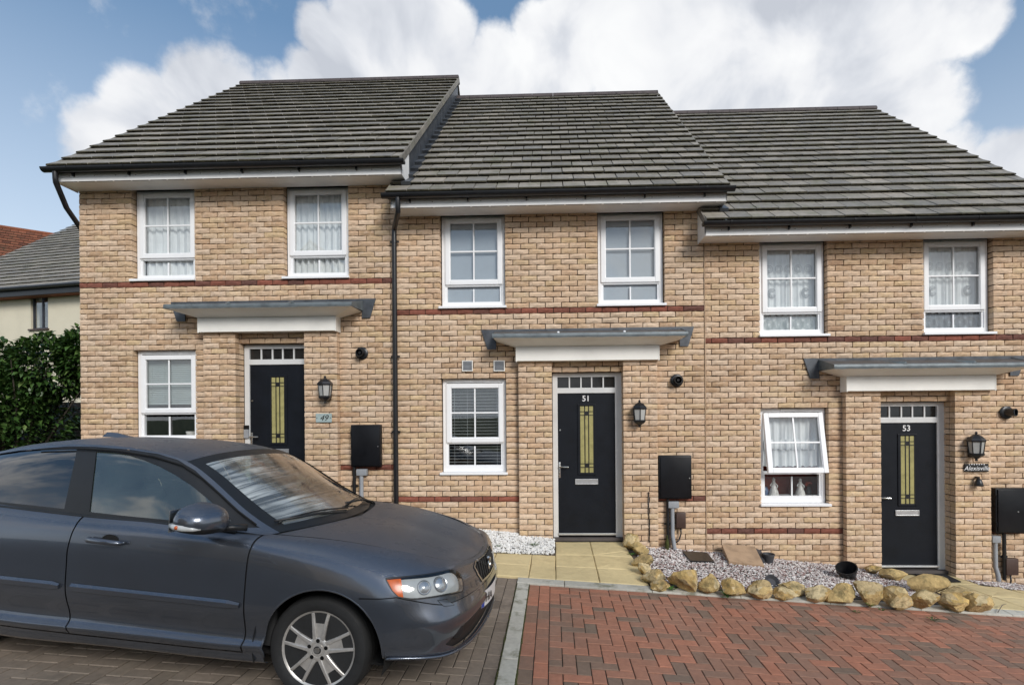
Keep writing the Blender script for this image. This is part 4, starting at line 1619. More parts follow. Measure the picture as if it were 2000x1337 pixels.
surface('gravel_bed', -1.12, 2.4, -1.46, 0.0, garden_z, 'soil', 30, 14, -.012)
surface('gravel_bed', -4.2, -2.085, -.62, 0.0, white_z, 'soil', 20, 10, -.012)
surface('gravel_bed', 3.36, 6.2, -.66, 0.0, lambda x, y: path53_z(min(x, 3.3), y) * .0 + min(garden_z(x, y), path53_z(x, y) + .03), 'soil', 20, 10, -.012)
gravel('mixed_gravel', 'pink and white loose gravel filling the rock-edged bed', (-1.1, 2.5, -1.42, -.01, in_mixed), garden_z, 'gravel_mixed', 15000, .0135, 5)
gravel('mixed_gravel', 'pinkish gravel strip beside door 53 under its meter box', (3.3, 5.6, -.64, -.01, in_mixed), lambda x, y: min(garden_z(x, y), path53_z(x, y) + .03), 'gravel_mixed', 4200, .0135, 6)
gravel('white_gravel', 'bright white gravel patch left of door 51', (-4.1, -2.095, -.60, -.01, lambda x, y: not (-2.58 < x and y > -.1)), white_z, 'gravel_white', 9500, .0125, 7)


# ------------------------------------------------------------------ rockery stones, placed where the photograph shows them
def rock(i, x0, x1, y0, y1, label, zf, flat=1.0):
    """(x0, y0)-(x1, y1): its extent in the photograph"""
    P = pix_ground((x0 + x1) / 2, y1 - 2, zf)
    d = (Vector(P) - Vector(CAM_POS)).dot(_fwd)
    w, h = (x1 - x0) * d / 1000, (y1 - y0) * d / 1000
    bm = bmesh.new()
    bmesh.ops.create_icosphere(bm, subdivisions=3, radius=1.0)
    r = random.Random(900 + i)
    planes = []
    for _ in range(13):
        n = Vector((r.uniform(-1, 1), r.uniform(-1, 1), r.uniform(-.7, 1))).normalized()
        planes.append((n, r.uniform(.45, .80)))
    o3 = Vector((i * 3.7, i * 1.3, 0))
    for v in bm.verts:
        p = v.co.normalized()
        s = 1.0
        for n, dd in planes:
            q = p.dot(n)
            if q > .05:
                s = min(s, dd / q)
        s *= 1 + .06 * mnoise.noise(p * 2.3 + o3) + .08 * mnoise.noise(p * 5 + o3) + .05 * mnoise.noise(p * 13 + o3) + .03 * mnoise.noise(p * 29 + o3)
        v.co = p * s
    xs = [v.co.x for v in bm.verts]
    zs = [v.co.z for v in bm.verts]
    ys = [v.co.y for v in bm.verts]
    sx, sz, sy = w / (max(xs) - min(xs)), h * 1.08 / (max(zs) - min(zs)), min(w * .9, .22) / (max(ys) - min(ys))
    cx, z0 = (max(xs) + min(xs)) / 2, min(zs)
    for v in bm.verts:
        v.co = Vector(((v.co.x - cx) * sx, v.co.y * sy, (v.co.z - z0) * sz - .02))
    m = MB().bm(bm)
    o = m.build('rockery_stone', 'rockery_stone', smooth='auto')
    o.data.set_sharp_from_angle(angle=math.radians(17))
    o.location = (P[0], P[1] + .05, zf(P[0], P[1]))
    o.rotation_euler.z = r.uniform(-.12, .12)
    return tag(o, label, 'stone', 'rockery stones edging the gravel bed')


_ord = 'first second third fourth fifth sixth seventh eighth ninth tenth eleventh twelfth thirteenth fourteenth fifteenth sixteenth'.split()
for _i, _b in enumerate(((1219, 1252, 1045, 1076), (1235, 1270, 1060, 1088), (1234, 1277, 1084, 1111), (1246, 1273, 1099, 1126))):
    rock(_i, *_b, _ord[_i] + ' ochre stone down the slab path edge, counted from door 51', garden_z)
_row = ((1254, 1303, 1111, 1146), (1270, 1311, 1131, 1153), (1305, 1366, 1112, 1157), (1366, 1411, 1123, 1161), (1411, 1462, 1131, 1167), (1461, 1515, 1136, 1170),
        (1514, 1563, 1148, 1174), (1526, 1576, 1137, 1163), (1577, 1627, 1146, 1177), (1614, 1678, 1142, 1180), (1676, 1729, 1138, 1184), (1727, 1786, 1147, 1189),
        (1784, 1842, 1154, 1193), (1841, 1897, 1159, 1196), (1893, 1940, 1160, 1198))
for _i, _b in enumerate(_row):
    rock(20 + _i, *_b, _ord[_i] + ' ochre stone along the kerb, counted from the slab path of door 51', garden_z)
for _i, _b in enumerate(((1695, 1728, 1105, 1124), (1724, 1780, 1112, 1136), (1778, 1858, 1126, 1163), (1848, 1912, 1150, 1172))):
    rock(50 + _i, *_b, _ord[_i] + ' flat ochre stone along the path of door 53, counted from the door', garden_z)

# ------------------------------------------------------------------ things fixed to the fronts
def wall_lantern(px, py_top, py_bot, label):
    a, b = pix_plane(px, py_top, -.20), pix_plane(px, py_bot, -.20)
    H = a.z - b.z
    t = empty('wall_lantern', (a.x, -.11, b.z))
    tag(t, label, 'lamp', 'half-lanterns beside the front doors')
    s = H / .37
    n = 6
    yc = -.078

    def ring(r, z):
        return [(r * math.cos(math.pi * 2 * (k + .5) / n) * s, yc + r * math.sin(math.pi * 2 * (k + .5) / n) * s * .82, z * s) for k in range(n)]
    MB().box(-.045 * s, .045 * s, -.012, .012, .05 * s, .30 * s, .008).build('back_plate', 'black_plastic', t)

    def hexloft(levels, name, material, cap=True):
        m = MB()
        rs = [ring(r, z) for r, z in levels]
        m.add([p for r_ in rs for p in r_], [(i * n + k, i * n + (k + 1) % n, (i + 1) * n + (k + 1) % n, (i + 1) * n + k) for i in range(len(rs) - 1) for k in range(n)] +
              ([tuple(range(n))[::-1], tuple((len(rs) - 1) * n + k for k in range(n))] if cap else []))
        return m.build(name, material, t)
    hexloft([(.012, .0), (.02, .012), (.012, .022), (.03, .035), (.062, .055), (.085, .075), (.088, .095), (.078, .10)], 'base', 'black_plastic')
    hexloft([(.070, .10), (.088, .245)], 'lamp_glass', 'lamp_glass')
    m = MB()
    lo, hi = ring(.074, .098), ring(.092, .247)
    for k in range(n):
        m.tube([lo[k], hi[k]], .006 * s, 5)
    m.build('corner_bars', 'black_plastic', t, kind='stuff')
    hexloft([(.102, .243), (.106, .258), (.088, .285), (.055, .315), (.024, .332), (.012, .34), (.018, .352), (.006, .37)], 'cap', 'black_plastic')
    return t


wall_lantern(634, 733, 787, 'black half-lantern on the pier above the pale number plate')
wall_lantern(1249, 780, 834, 'black half-lantern on the pier right of door 51')
wall_lantern(1908, 842, 900, 'black half-lantern on the pier above the black name plate')


def flue(px, py, label, turn=0.0):
    c = pix_plane(px, py, -.02)
    t = empty('boiler_flue', (c.x, -.01, c.z))
    tag(t, label, 'flue', 'boiler flues in the brick fronts')
    R = Matrix.Rotation(math.pi / 2, 4, 'X')
    MB().lathe([(.055, 0), (.088, 0), (.088, .012), (.075, .022), (.055, .024)], 28, R).build('collar', 'black_plastic', t, smooth='auto')
    p = MB().lathe([(.046, 0), (.052, 0), (.052, .10), (.055, .104), (.052, .11), (.044, .11), (.042, .02)], 28, R @ Matrix.Rotation(turn, 4, 'Y')).build('terminal', 'black_plastic', t, smooth='auto')
    MB().lathe([(0, .03), (.043, .03)], 20, R).build('flue_bore', 'car_gap' if 'car_gap' in MATS else 'black_paint', t)
    MB().lathe([(0, .09), (.018, .09), (.02, .085), (.02, .03)], 14, R @ Matrix.Rotation(turn, 4, 'Y')).build('inner_pipe', 'black_plastic', t, smooth='auto')
    return t


flue(706.5, 689.5, 'round black boiler flue beside the black downpipe')
flue(1322, 742.5, 'round black boiler flue right of door 51')
flue(1966, 805, 'round black boiler flue turned sideways right of door 53', .45)


def meter_box(x0, x1, y0, y1, label, lock):
    a, b = pix_plane(x0, y0, -.11), pix_plane(x1, y1, -.11)
    t = empty('meter_box', ((a.x + b.x) / 2, -.012, b.z))
    tag(t, label, 'meter box', 'black meter boxes on the brick fronts')
    w, h = (b.x - a.x) / 2, a.z - b.z
    MB().box(-w, w, -.085, 0, 0, h, .012).build('case', 'black_box', t, smooth='auto')
    MB().box(-w + .022, w - .012, -.101, -.082, .016, h - .018, .007).build('lid', 'black_box', t, smooth='auto')
    MB().lathe([(0, .008), (.008, .007), (.010, 0)], 10, Matrix.Translation((w * (.84 if lock == 1 else .28), -.101, h * .48)) @ Matrix.Rotation(math.pi / 2, 4, 'X')).build('lock', 'chrome', t)
    for zz in (.12, h - .12):
        MB().tube([(-w + .008, -.090, zz - .03), (-w + .008, -.090, zz + .03)], .009, 8).build('hinge', 'black_box', t)
    return t


meter_box(684, 743, 829, 911, 'black meter box left of the downpipe, above the car bonnet', 1)
meter_box(1287, 1352, 889, 974, 'black meter box between door 51 and the movement joint', 1)
meter_box(1946, 2012, 953, 1041, 'black meter box cut off at the right edge beside door 53', 0)


def pipe_run(name, label, cat, pts, r, material, clips=(), group=None, boxes=()):
    t = empty(name, pts[-1])
    tag(t, label, cat, group)
    o = Vector(pts[-1])
    MB().tube([Vector(p) - o for p in pts], r, 12).build('pipe', material, t, smooth='auto')
    for c in clips:
        c = Vector(c) - o
        MB().tube([c - Vector((0, 0, .02)), c + Vector((0, 0, .02))], r + .006, 12).box(c.x - r - .028, c.x + r + .028, c.y + r * .3, c.y + r * .6, c.z - .012, c.z + .012).build('clip', material, t, smooth='auto')
    for (x0, x1, y0, y1, z0, z1) in boxes:
        MB().box(x0 - o.x, x1 - o.x, y0 - o.y, y1 - o.y, z0 - o.z, z1 - o.z, .008).build('joint_box', material, t, smooth='auto')
    return t


def vpipe(px, py0, py1, y):
    a, b = pix_plane(px, py0, y), pix_plane(px, py1, y)
    return a, Vector((a.x, y, b.z))


# downpipes
_x = pix_plane(771.8, 700, -.055).x
_top = pix_plane(777.5, 388, -.40)
_z1 = pix_plane(777, 414, -.36).z
pipe_run('downpipe', 'black downpipe running down the joint between the upper and middle houses', 'downpipe',
         [(_top.x, -.415, 4.06), (_top.x, -.412, _z1 + .03), (_top.x - .002, -.40, _z1 - .005), (_x + .01, -.075, 3.78), (_x, -.06, 3.74), (_x, -.055, 3.6), (_x, -.055, -.60)], .034, 'black_plastic',
         [(_x, -.055, 3.60), (_x, -.055, 2.0), (_x, -.055, .95), (_x, -.055, -.2)], 'downpipes')
pipe_run('downpipe', 'short slanting black downpipe under the left end of the highest gutter', 'downpipe',
         [(-8.80, -.415, 4.50), (-8.80, -.412, 4.41), (-8.80, -.405, 4.36), (-8.895, -.16, 4.12), (-8.905, .06, 3.92), (-8.912, .12, 3.85), (-8.912, .12, -.2)], .034, 'black_plastic', [(-8.912, .12, 3.5)], 'downpipes')

# service pipes under the meter boxes
for _i, (_pb, _pg, _y0, _y1, _lab) in enumerate(((692, 706, 911, 985, 'under the meter box behind the car bonnet'), (1304, 1313, 974, 1071, 'under the meter box right of door 51'), (1961, 1943, 1041, 1132, 'under the meter box at the right edge'))):
    _a, _b = vpipe(_pb, _y0, _y1, -.045)
    pipe_run('gas_pipe', 'thin black gas pipe ' + _lab, 'pipe', [_a, _b], .022, 'black_plastic', [(_a + _b) / 2], 'gas pipes below the meter boxes')
    _a, _b = vpipe(_pg, _y0 + 4, _y1, -.045)
    _k = pix_plane(_pg - 8, _y0 + 3, -.05)
    _q = [_a, Vector((_a.x, -.05, _b.z + .18)), Vector((_a.x + .012, -.075, _b.z + .08)), _b + Vector((.02, -.03, 0))]
    pipe_run('cable_duct', 'pale grey cable duct ' + _lab, 'duct', _q, .028, 'pvc_grey', (), 'grey ducts below the meter boxes',
             [(_a.x - .06, _a.x + .085 if _i < 2 else _a.x + .05, -.085, -.014, _a.z - .09, _a.z + .0)])
for _x0, _x1, _y0, _y1, _lbl in ((1321, 1340, 1000, 1031, 'small brown cover box with a cable loop above the gravel bed'), (1966, 1990, 1090, 1123, 'small brown cover box beside the ducts at the right edge of the picture')):
    _a, _b = pix_plane(_x0, _y0, -.08), pix_plane(_x1, _y1, -.08)
    _t = empty('cover_box', ((_a.x + _b.x) / 2, -.012, _b.z))
    tag(_t, _lbl, 'cover box', 'brown cover boxes')
    _w, _h = (_b.x - _a.x) / 2, _a.z - _b.z
    MB().box(-_w, _w, -.07, 0, 0, _h, .012).build('box_cover', 'brown_plastic', _t, smooth='auto')
    MB().tube([(0, -.03, .01), (.005, -.035, -.08), (-.03, -.05, -.17), (-.10, -.06, -.21)], .010, 7).build('cable', 'black_plastic', _t, smooth=True)

# louvred wall vents
for _x0, _x1, _lab in ((902.5, 923.5, 'left of the two square louvred vents above the blind window'), (964, 986, 'right of the two square louvred vents, nearer the porch')):
    _a, _b = pix_plane(_x0, 703.5, -.02), pix_plane(_x1, 724.5, -.02)
    _t = empty('wall_vent', ((_a.x + _b.x) / 2, -.010, _b.z))
    tag(_t, _lab, 'vent', 'louvred wall vents')
    _w, _h = (_b.x - _a.x) / 2, _a.z - _b.z
    rect_frame(MB(), -_w, _w, 0, _h, .012, -.016, 0, bev=.002).build('vent_frame', 'canopy_cream', _t)
    MB().box(-_w + .01, _w - .01, -.003, .001, .01, _h - .01).build('vent_back', 'room_dark', _t)
    for _k in range(7):
        _z = .014 + (_h - .028) * (_k + .5) / 7
        MB().add([(-_w + .012, -.013, _z - .006), (_w - .012, -.013, _z - .006), (_w - .012, -.003, _z + .006), (-_w + .012, -.003, _z + .006)], [(0, 1, 2, 3)]).build('louvre', 'pvc_grey', _t, fix=False)

# plates and bells
_a, _b = pix_plane(617, 807, -.115), pix_plane(648, 824, -.115)
_t = MB().box(_a.x, _b.x, -.120, -.108, _b.z, _a.z, .003).build('number_plate_sign', 'sign_pale')
tag(_t, 'pale grey plate reading 49 below a half-lantern', 'sign')
text_mesh('house_number', '49', .115, 'black_paint', _t, number_mtx((_a.x + _b.x) / 2, -.1215, (_a.z + _b.z) / 2 - .004), .001, shear=.35)
for _s in (-1, 1):
    _m = MB().lathe([(0, .002), (.006, .002), (.006, 0)], 8, Matrix.Translation(((_a.x + _b.x) / 2 + _s * .095, -.120, (_a.z + _b.z) / 2)) @ Matrix.Rotation(math.pi / 2, 4, 'X'))
    _m.build('fixing_cap', 'black_paint', _t)
_a, _b = pix_plane(1883.5, 905, -.115), pix_plane(1930.5, 920.5, -.115)
_t = MB().box(_a.x, _b.x, -.121, -.108, _b.z, _a.z, .003).build('name_plate_sign', 'black_paint')
tag(_t, 'black name plate with white lettering below the lantern of door 53', 'sign')
text_mesh('house_name', 'Alexisville', .082, 'white_paint', _t, number_mtx((_a.x + _b.x) / 2, -.1225, (_a.z + _b.z) / 2 - .008), .001, shear=.3)
_m = MB()
for _k in range(7):
    _c = Vector((_a.x + .06 + (_b.x - _a.x - .12) * _k / 6, -.1222, _a.z - .010 + .004 * (_k % 2)))
    _m.lathe([(0, .001), (.008, .0005), (.0085, 0)], 7, Matrix.Translation(_c) @ Matrix.Rotation(math.pi / 2, 4, 'X'))
_m.build('scroll_ornament', 'white_paint', _t, kind='stuff')
_c = pix_plane(1908.5, 948, -.13)
_t = empty('door_bell', (_c.x, -.112, _c.z))
tag(_t, 'small black bell hanging under the black name plate', 'bell')
MB().lathe([(0, 0), (.048, 0), (.05, .012), (.042, .05), (.03, .085), (.012, .10), (0, .102)], 18, Matrix.Translation((0, -.045, 0))).build('bell_body', 'black_plastic', _t, smooth='auto')
MB().box(-.012, .012, -.05, .004, .095, .125, .003).build('bell_bracket', 'black_plastic', _t)
_a, _b = pix_plane(477, 830, .09), pix_plane(486.5, 855, .09)
_t = empty('video_bell', ((_a.x + _b.x) / 2, .098, _b.z))
tag(_t, 'slim video doorbell on the frame of the door above the car roof', 'doorbell')
_w, _h = (_b.x - _a.x) / 2, _a.z - _b.z
MB().box(-_w, _w, -.025, 0, 0, _h * .68, .004).build('bell_push', 'pvc_grey', _t)
MB().box(-_w, _w, -.025, 0, _h * .68 + .001, _h, .004).build('camera_eye', 'black_box', _t)
_a, _b = pix_plane(1269, 962, -.115), pix_plane(1268, 1058, -.115)
_t = empty('wall_cable', _b)
tag(_t, 'thin dark cable with a knob running down the pier right of door 51', 'cable')
_h = _a.z - _b.z
MB().tube([(0, 0, 0), (.006, .003, _h * .3), (-.004, .002, _h * .7), (0, 0, _h)], .007, 6).build('cable', 'black_plastic', _t, smooth=True)
MB().lathe([(0, _h - .01), (.012, _h - .004), (.014, _h + .008), (0, _h + .016)], 10).build('knob', 'brown_plastic', _t, smooth=True)

# ------------------------------------------------------------------ odds and ends in the gardens
def frustum_pot(name, label, px, py, r0, r1, h, material, tilt=(0, 0), zf=garden_z, cat='pot', lift=0.0, group=None):
    P = pix_ground(px, py, zf)
    t = empty(name, (P[0], P[1], zf(P[0], P[1]) + lift))
    t.rotation_euler = (tilt[0], tilt[1], 0)
    tag(t, label, cat, group)
    MB().lathe([(0, 0), (r0, 0), (r0 * 1.02, .006), (r1, h - .02), (r1 * 1.06, h - .018), (r1 * 1.06, h), (r1 * .97, h), (r0 * .95, .012), (0, .012)], 28).build('pot_body', material, t, smooth='auto')
    return t


frustum_pot('plant_pot', 'black plastic plant pot tipped over on the gravel beside door 53', 1657, 1128, .075, .115, .18, 'pot_black', (.35, -.35), lift=-.01, group='garden pots')
frustum_pot('plant_pot', 'small dark grey pot beside the leaning timber board', 1501, 1098, .055, .075, .12, 'pot_grey', group='garden pots')
frustum_pot('pot_saucer', 'small dark round saucer lying behind the kerb stones', 1506, 1142, .05, .075, .045, 'pot_grey', (.75, .15), lift=.03, cat='saucer')
_P = pix_ground(1364, 1096, garden_z)
_q = [pix_ground(px, py, garden_z) for px, py in ((1348, 1098), (1395, 1100), (1381, 1082), (1333, 1079))]
_m = MB()
_m.add([(p[0], p[1], garden_z(p[0], p[1]) + dz) for dz in (.008, .03) for p in _q], [(0, 1, 2, 3), (4, 5, 6, 7), (0, 1, 5, 4), (1, 2, 6, 5), (2, 3, 7, 6), (3, 0, 4, 7)])
_t = _m.build('drain_cover', 'pot_black')
tag(_t, 'flat black drain cover lying in the pink gravel', 'drain cover')
_P = pix_ground(1452, 1100, garden_z)
_c = [pix_plane(px, py, y) for px, py, y in ((1410, 1062, -.10), (1474, 1066, -.10), (1493, 1104, -.52), (1424, 1095, -.52))]
_m = MB()
_nn = (_c[1] - _c[0]).cross(_c[3] - _c[0]).normalized()
if _nn.z < 0:
    _nn = -_nn
_m.add([p - _nn * .04 for p in _c] + _c, [(0, 1, 2, 3), (4, 5, 6, 7), (0, 1, 5, 4), (1, 2, 6, 5), (2, 3, 7, 6), (3, 0, 4, 7)])
_t = _m.build('timber_board', 'timber_board')
tag(_t, 'pale timber board leaning on the wall at the gravel bed', 'board')
_c = [pix_plane(px, py, y) for px, py, y in ((1476, 1070, -.08), (1487, 1074, -.08), (1497, 1104, -.40), (1488, 1104, -.40))]
_m = MB().add([p - Vector((0, 0, .03)) for p in _c] + list(_c), [(0, 1, 2, 3), (4, 5, 6, 7), (0, 1, 5, 4), (1, 2, 6, 5), (2, 3, 7, 6), (3, 0, 4, 7)])
_t = _m.build('seed_tray', 'pot_grey')
tag(_t, 'dark tray wedged beside the timber board', 'tray')
_q = [pix_ground(px, py, path53_z) for px, py in ((1812, 1137), (1877, 1137), (1845, 1122), (1786, 1122))]
_m = MB().add([(p[0], p[1], path53_z(p[0], p[1]) + dz) for dz in (.004, .018) for p in _q], [(0, 1, 2, 3), (4, 5, 6, 7), (0, 1, 5, 4), (1, 2, 6, 5), (2, 3, 7, 6), (3, 0, 4, 7)])
_t = _m.build('door_mat', 'mat_black')
tag(_t, 'black mat laid before door 53', 'mat')
_a, _b = pix_ground(1949, 1196, path53_z), pix_ground(1966, 1180, path53_z)
_t = MB().tube([(_a[0], _a[1], path53_z(_a[0], _a[1]) + .008), ((_a[0] + _b[0]) / 2, (_a[1] + _b[1]) / 2, path53_z(_a[0], _a[1]) + .02), (_b[0], _b[1], path53_z(_b[0], _b[1]) + .012)], [.004, .0035, .002], 5).build('twig', 'wood_fence')
tag(_t, 'thin dry twig lying on the yellow path at the right', 'twig')
_a = pix_ground(1297, 1062, garden_z)
_t = MB().lathe([(0, 0), (.028, 0), (.03, .06), (.022, .12), (.012, .16), (.012, .2)], 12).build('hose_bottle', 'moss')
_t.location = (_a[0] - .02, -.10, garden_z(_a[0], -.10))
tag(_t, 'small green bottle standing at the foot of the gas pipe of door 51', 'bottle')


def weed(px, py, zf, label, n=9, L=.075, seed=1, w=.022):
    r = random.Random(seed)
    P = pix_ground(px, py, zf)
    t = empty('weed', (P[0], P[1], zf(P[0], P[1])))
    tag(t, label, 'weed', 'weeds in the joints and gravel')
    for k in range(n):
        a = 6.283 * k / n + r.uniform(-.3, .3)
        l = L * r.uniform(.7, 1.25)
        e = r.uniform(.35, .9)
        d = Vector((math.cos(a) * math.cos(e), math.sin(a) * math.cos(e), math.sin(e)))
        s = Vector((-math.sin(a), math.cos(a), 0)) * w * .5 * r.uniform(.7, 1.2)
        dn = Vector((math.cos(a), math.sin(a), -.4))
        p0, p1, p2 = Vector((0, 0, 0)), d * l * .55, d * l * .8 + dn * l * .22
        MB().add([p0, p1 - s, p1 + Vector((0, 0, -.004)), p1 + s, p2], [(0, 1, 2), (0, 2, 3), (1, 4, 2), (2, 4, 3)]).build('leaf', 'weed_green', t, fix=False, smooth=True)
    return t


plain('weed_green', (0.05, 0.12, 0.025), .5, var=.35, scale=30)
plain('grass_dry', (0.06, 0.065, 0.03), .8, var=.4, scale=30)
weed(1421, 1166, garden_z, 'broad-leaved weed between the stones nearest the path of door 51', 10, .10, 1, .035)
weed(1312, 1152, garden_z, 'leafy weed at the kerb below the large upright stone', 8, .08, 2, .03)
weed(1262, 1136, garden_z, 'fine grassy weed at the corner of the slab path and the stones', 12, .085, 3, .012)
weed(1234, 1084, garden_z, 'small round weed beside the upper path edge stones', 9, .07, 4, .03)
weed(1043, 1066, white_z, 'low weed growing in the white gravel', 14, .09, 5, .018)
weed(1700, 1184, garden_z, 'green weed under the stone near the tipped pot', 9, .07, 6, .02)
weed(1722, 1192, lambda x, y: gz(x) + .02, 'tuft of dry grass on the kerb below the larger stones', 12, .06, 7, .008)
weed(1822, 1211, lambda x, y: gz(x) + .004, 'flat tuft of dead grass lying on the red paving near the kerb', 14, .08, 8, .008)
weed(1673, 1196, lambda x, y: gz(x) + .004, 'thin dark tuft in the paving joint at the kerb', 10, .06, 9, .008)
weed(973, 1067, white_z, 'dark dead leaves lying in the white gravel by the car nose', 9, .06, 10, .02)

# ------------------------------------------------------------------ the parked saloon
def car_paint():
    m, t, b = mat('car_paint')
    pos = t.n('ShaderNodeNewGeometry').outputs['Position']
    fl = t.n('ShaderNodeTexVoronoi', ins={'Scale': 900.0}).outputs['Color']
    t.link(pos, t.nt.nodes[-1].inputs['Vector'])
    g = t.math('MULTIPLY', t.n('ShaderNodeSeparateXYZ', ins={0: fl}).outputs[0], 1.0)
    base = t.mix(t.math('MULTIPLY', g, .5), (0.105, 0.12, 0.148), (0.185, 0.208, 0.25))
    dirt = t.noise(pos, 2.3, 6, .65).outputs[0]
    base = t.mix(t.n('ShaderNodeMapRange', ins={0: dirt, 1: .45, 2: .75, 3: 0.0, 4: .22}).outputs[0], base, (0.085, 0.08, 0.07))
    t.link(base, b.inputs['Base Color'])
    b.inputs['Metallic'].default_value = .82
    b.inputs['Roughness'].default_value = .26
    # rain beads
    dv = t.n('ShaderNodeTexVoronoi', feature='F1', ins={'Scale': 95.0})
    t.link(pos, dv.inputs['Vector'])
    up = t.n('ShaderNodeSeparateXYZ', ins={0: t.n('ShaderNodeNewGeometry').outputs['Normal']}).outputs[2]
    upm = t.n('ShaderNodeMapRange', ins={0: up, 1: .62, 2: .93, 3: 0.0, 4: 1.0}).outputs[0]
    smear = t.n('ShaderNodeMapRange', ins={0: t.noise(pos, 7, 5, .6).outputs[0], 1: .35, 2: .7, 3: .02, 4: .09}).outputs[0]
    t.link(t.math('ADD', smear, t.math('MULTIPLY', upm, .24)), b.inputs['Coat Roughness'])
    t.link(t.math('SUBTRACT', .95, t.math('MULTIPLY', upm, .6)), b.inputs['Coat Weight'])
    t.link(t.math('ADD', .26, t.math('MULTIPLY', upm, .26)), b.inputs['Roughness'])
    bead = t.n('ShaderNodeMapRange', ins={0: dv.outputs['Distance'], 1: .0, 2: .42, 3: 1.0, 4: 0.0}).outputs[0]
    bead = t.math('MULTIPLY', bead, t.n('ShaderNodeMapRange', ins={0: up, 1: .35, 2: .8, 3: 0.0, 4: 1.0}).outputs[0])
    bp = t.n('ShaderNodeBump', ins={'Strength': .55, 'Distance': .0035, 'Height': bead})
    t.link(bp.outputs[0], b.inputs['Coat Normal'])
    bp2 = t.n('ShaderNodeBump', ins={'Strength': .25, 'Distance': .003, 'Height': bead})
    t.link(bp2.outputs[0], b.inputs['Normal'])


car_paint()
plain('car_trim', (0.011, 0.0115, 0.012), .42, var=.2)
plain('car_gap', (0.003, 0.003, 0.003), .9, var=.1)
plain('car_interior', (0.02, 0.021, 0.022), .8, var=.3)
plain('car_seat', (0.035, 0.036, 0.037), .8, var=.3)
plain('tyre_rubber', (0.014, 0.0145, 0.015), .75, var=.3, bump=.5, bscale=120)
plain('alloy', (0.56, 0.54, 0.51), .34, metal=.6, var=.16, scale=14)
plain('brake_disc', (0.16, 0.13, 0.11), .5, metal=.8, var=.3, scale=20)
plain('lamp_silver', (0.55, 0.56, 0.57), .22, metal=.75, var=.1)
plain('lamp_milky', (0.46, 0.475, 0.47), .16, var=.12, scale=12)
plain('amber', (0.55, 0.10, 0.012), .22, var=.15, scale=40)
plain('plate_yellowwhite', (0.72, 0.72, 0.70), .4, var=.03)
plain('plate_blue', (0.02, 0.06, 0.35), .4, var=.05)
glass('car_glass', (0.30, 0.40, 0.38), 1.6, .015, fog=(.14, .24, .31, .29))
glass('car_glass_dark', (0.035, 0.038, 0.042), 1.3, .02, fog=(.08, .06, .065, .07))
glass('lamp_lens', (0.92, 0.93, 0.93), .8, .04)


def wet_glass():
    """windscreen: run with rain, smeared towards the near edge"""
    m = bpy.data.materials.new('windscreen_glass')
    m.use_nodes = True
    m.node_tree.nodes.clear()
    t = NT(m.node_tree)
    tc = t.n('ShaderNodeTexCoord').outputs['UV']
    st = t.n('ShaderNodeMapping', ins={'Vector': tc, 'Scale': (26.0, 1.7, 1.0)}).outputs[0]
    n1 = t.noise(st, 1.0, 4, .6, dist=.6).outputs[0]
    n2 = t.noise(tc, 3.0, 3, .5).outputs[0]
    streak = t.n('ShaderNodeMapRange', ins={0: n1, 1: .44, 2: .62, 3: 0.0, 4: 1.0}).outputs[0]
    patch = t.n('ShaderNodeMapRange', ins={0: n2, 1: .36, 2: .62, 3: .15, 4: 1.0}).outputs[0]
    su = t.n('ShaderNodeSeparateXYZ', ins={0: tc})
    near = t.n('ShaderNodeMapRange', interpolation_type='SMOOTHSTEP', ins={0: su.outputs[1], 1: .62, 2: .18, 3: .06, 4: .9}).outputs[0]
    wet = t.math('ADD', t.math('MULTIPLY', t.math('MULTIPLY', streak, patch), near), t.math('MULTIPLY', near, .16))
    fr = t.n('ShaderNodeFresnel', ins={0: 1.52})
    f = t.math('MULTIPLY', fr.outputs[0], 2.2, clamp=True)
    bp = t.n('ShaderNodeBump', ins={'Strength': .35, 'Distance': .01, 'Height': n1})
    gl = t.n('ShaderNodeBsdfGlossy', ins={0: (1, 1, 1, 1), 1: .03})
    t.link(bp.outputs[0], gl.inputs['Normal'])
    tr = t.n('ShaderNodeBsdfTransparent', ins={0: (.42, .50, .47, 1)})
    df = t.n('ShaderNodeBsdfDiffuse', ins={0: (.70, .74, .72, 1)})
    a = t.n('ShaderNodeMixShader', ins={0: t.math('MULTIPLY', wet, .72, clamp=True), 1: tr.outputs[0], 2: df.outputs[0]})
    mx = t.n('ShaderNodeMixShader', ins={0: f, 1: a.outputs[0], 2: gl.outputs[0]})
    t.link(mx.outputs[0], t.n('ShaderNodeOutputMaterial').inputs[0])
    MATS['windscreen_glass'] = m


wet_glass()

CAR_G = math.radians(3.7)
_F = Vector((math.cos(CAR_G), -math.sin(CAR_G), -SLOPE * math.cos(CAR_G))).normalized()
_L = Vector((math.sin(CAR_G), math.cos(CAR_G), -SLOPE * math.sin(CAR_G) - .017))     # leans a little towards the houses
_L = (_L - _F * _L.dot(_F)).normalized()
_U = _F.cross(_L)
CAR_O = Vector((-3.497, -3.298, gz(-3.497) - .008))
CAR_M = Matrix(((_F.x, _L.x, _U.x, CAR_O.x), (_F.y, _L.y, _U.y, CAR_O.y), (_F.z, _L.z, _U.z, CAR_O.z), (0, 0, 0, 1)))
car = empty('parked_car')
tag(car, 'dark grey saloon car parked nose to the right in front of the houses', 'car')
car.matrix_world = CAR_M


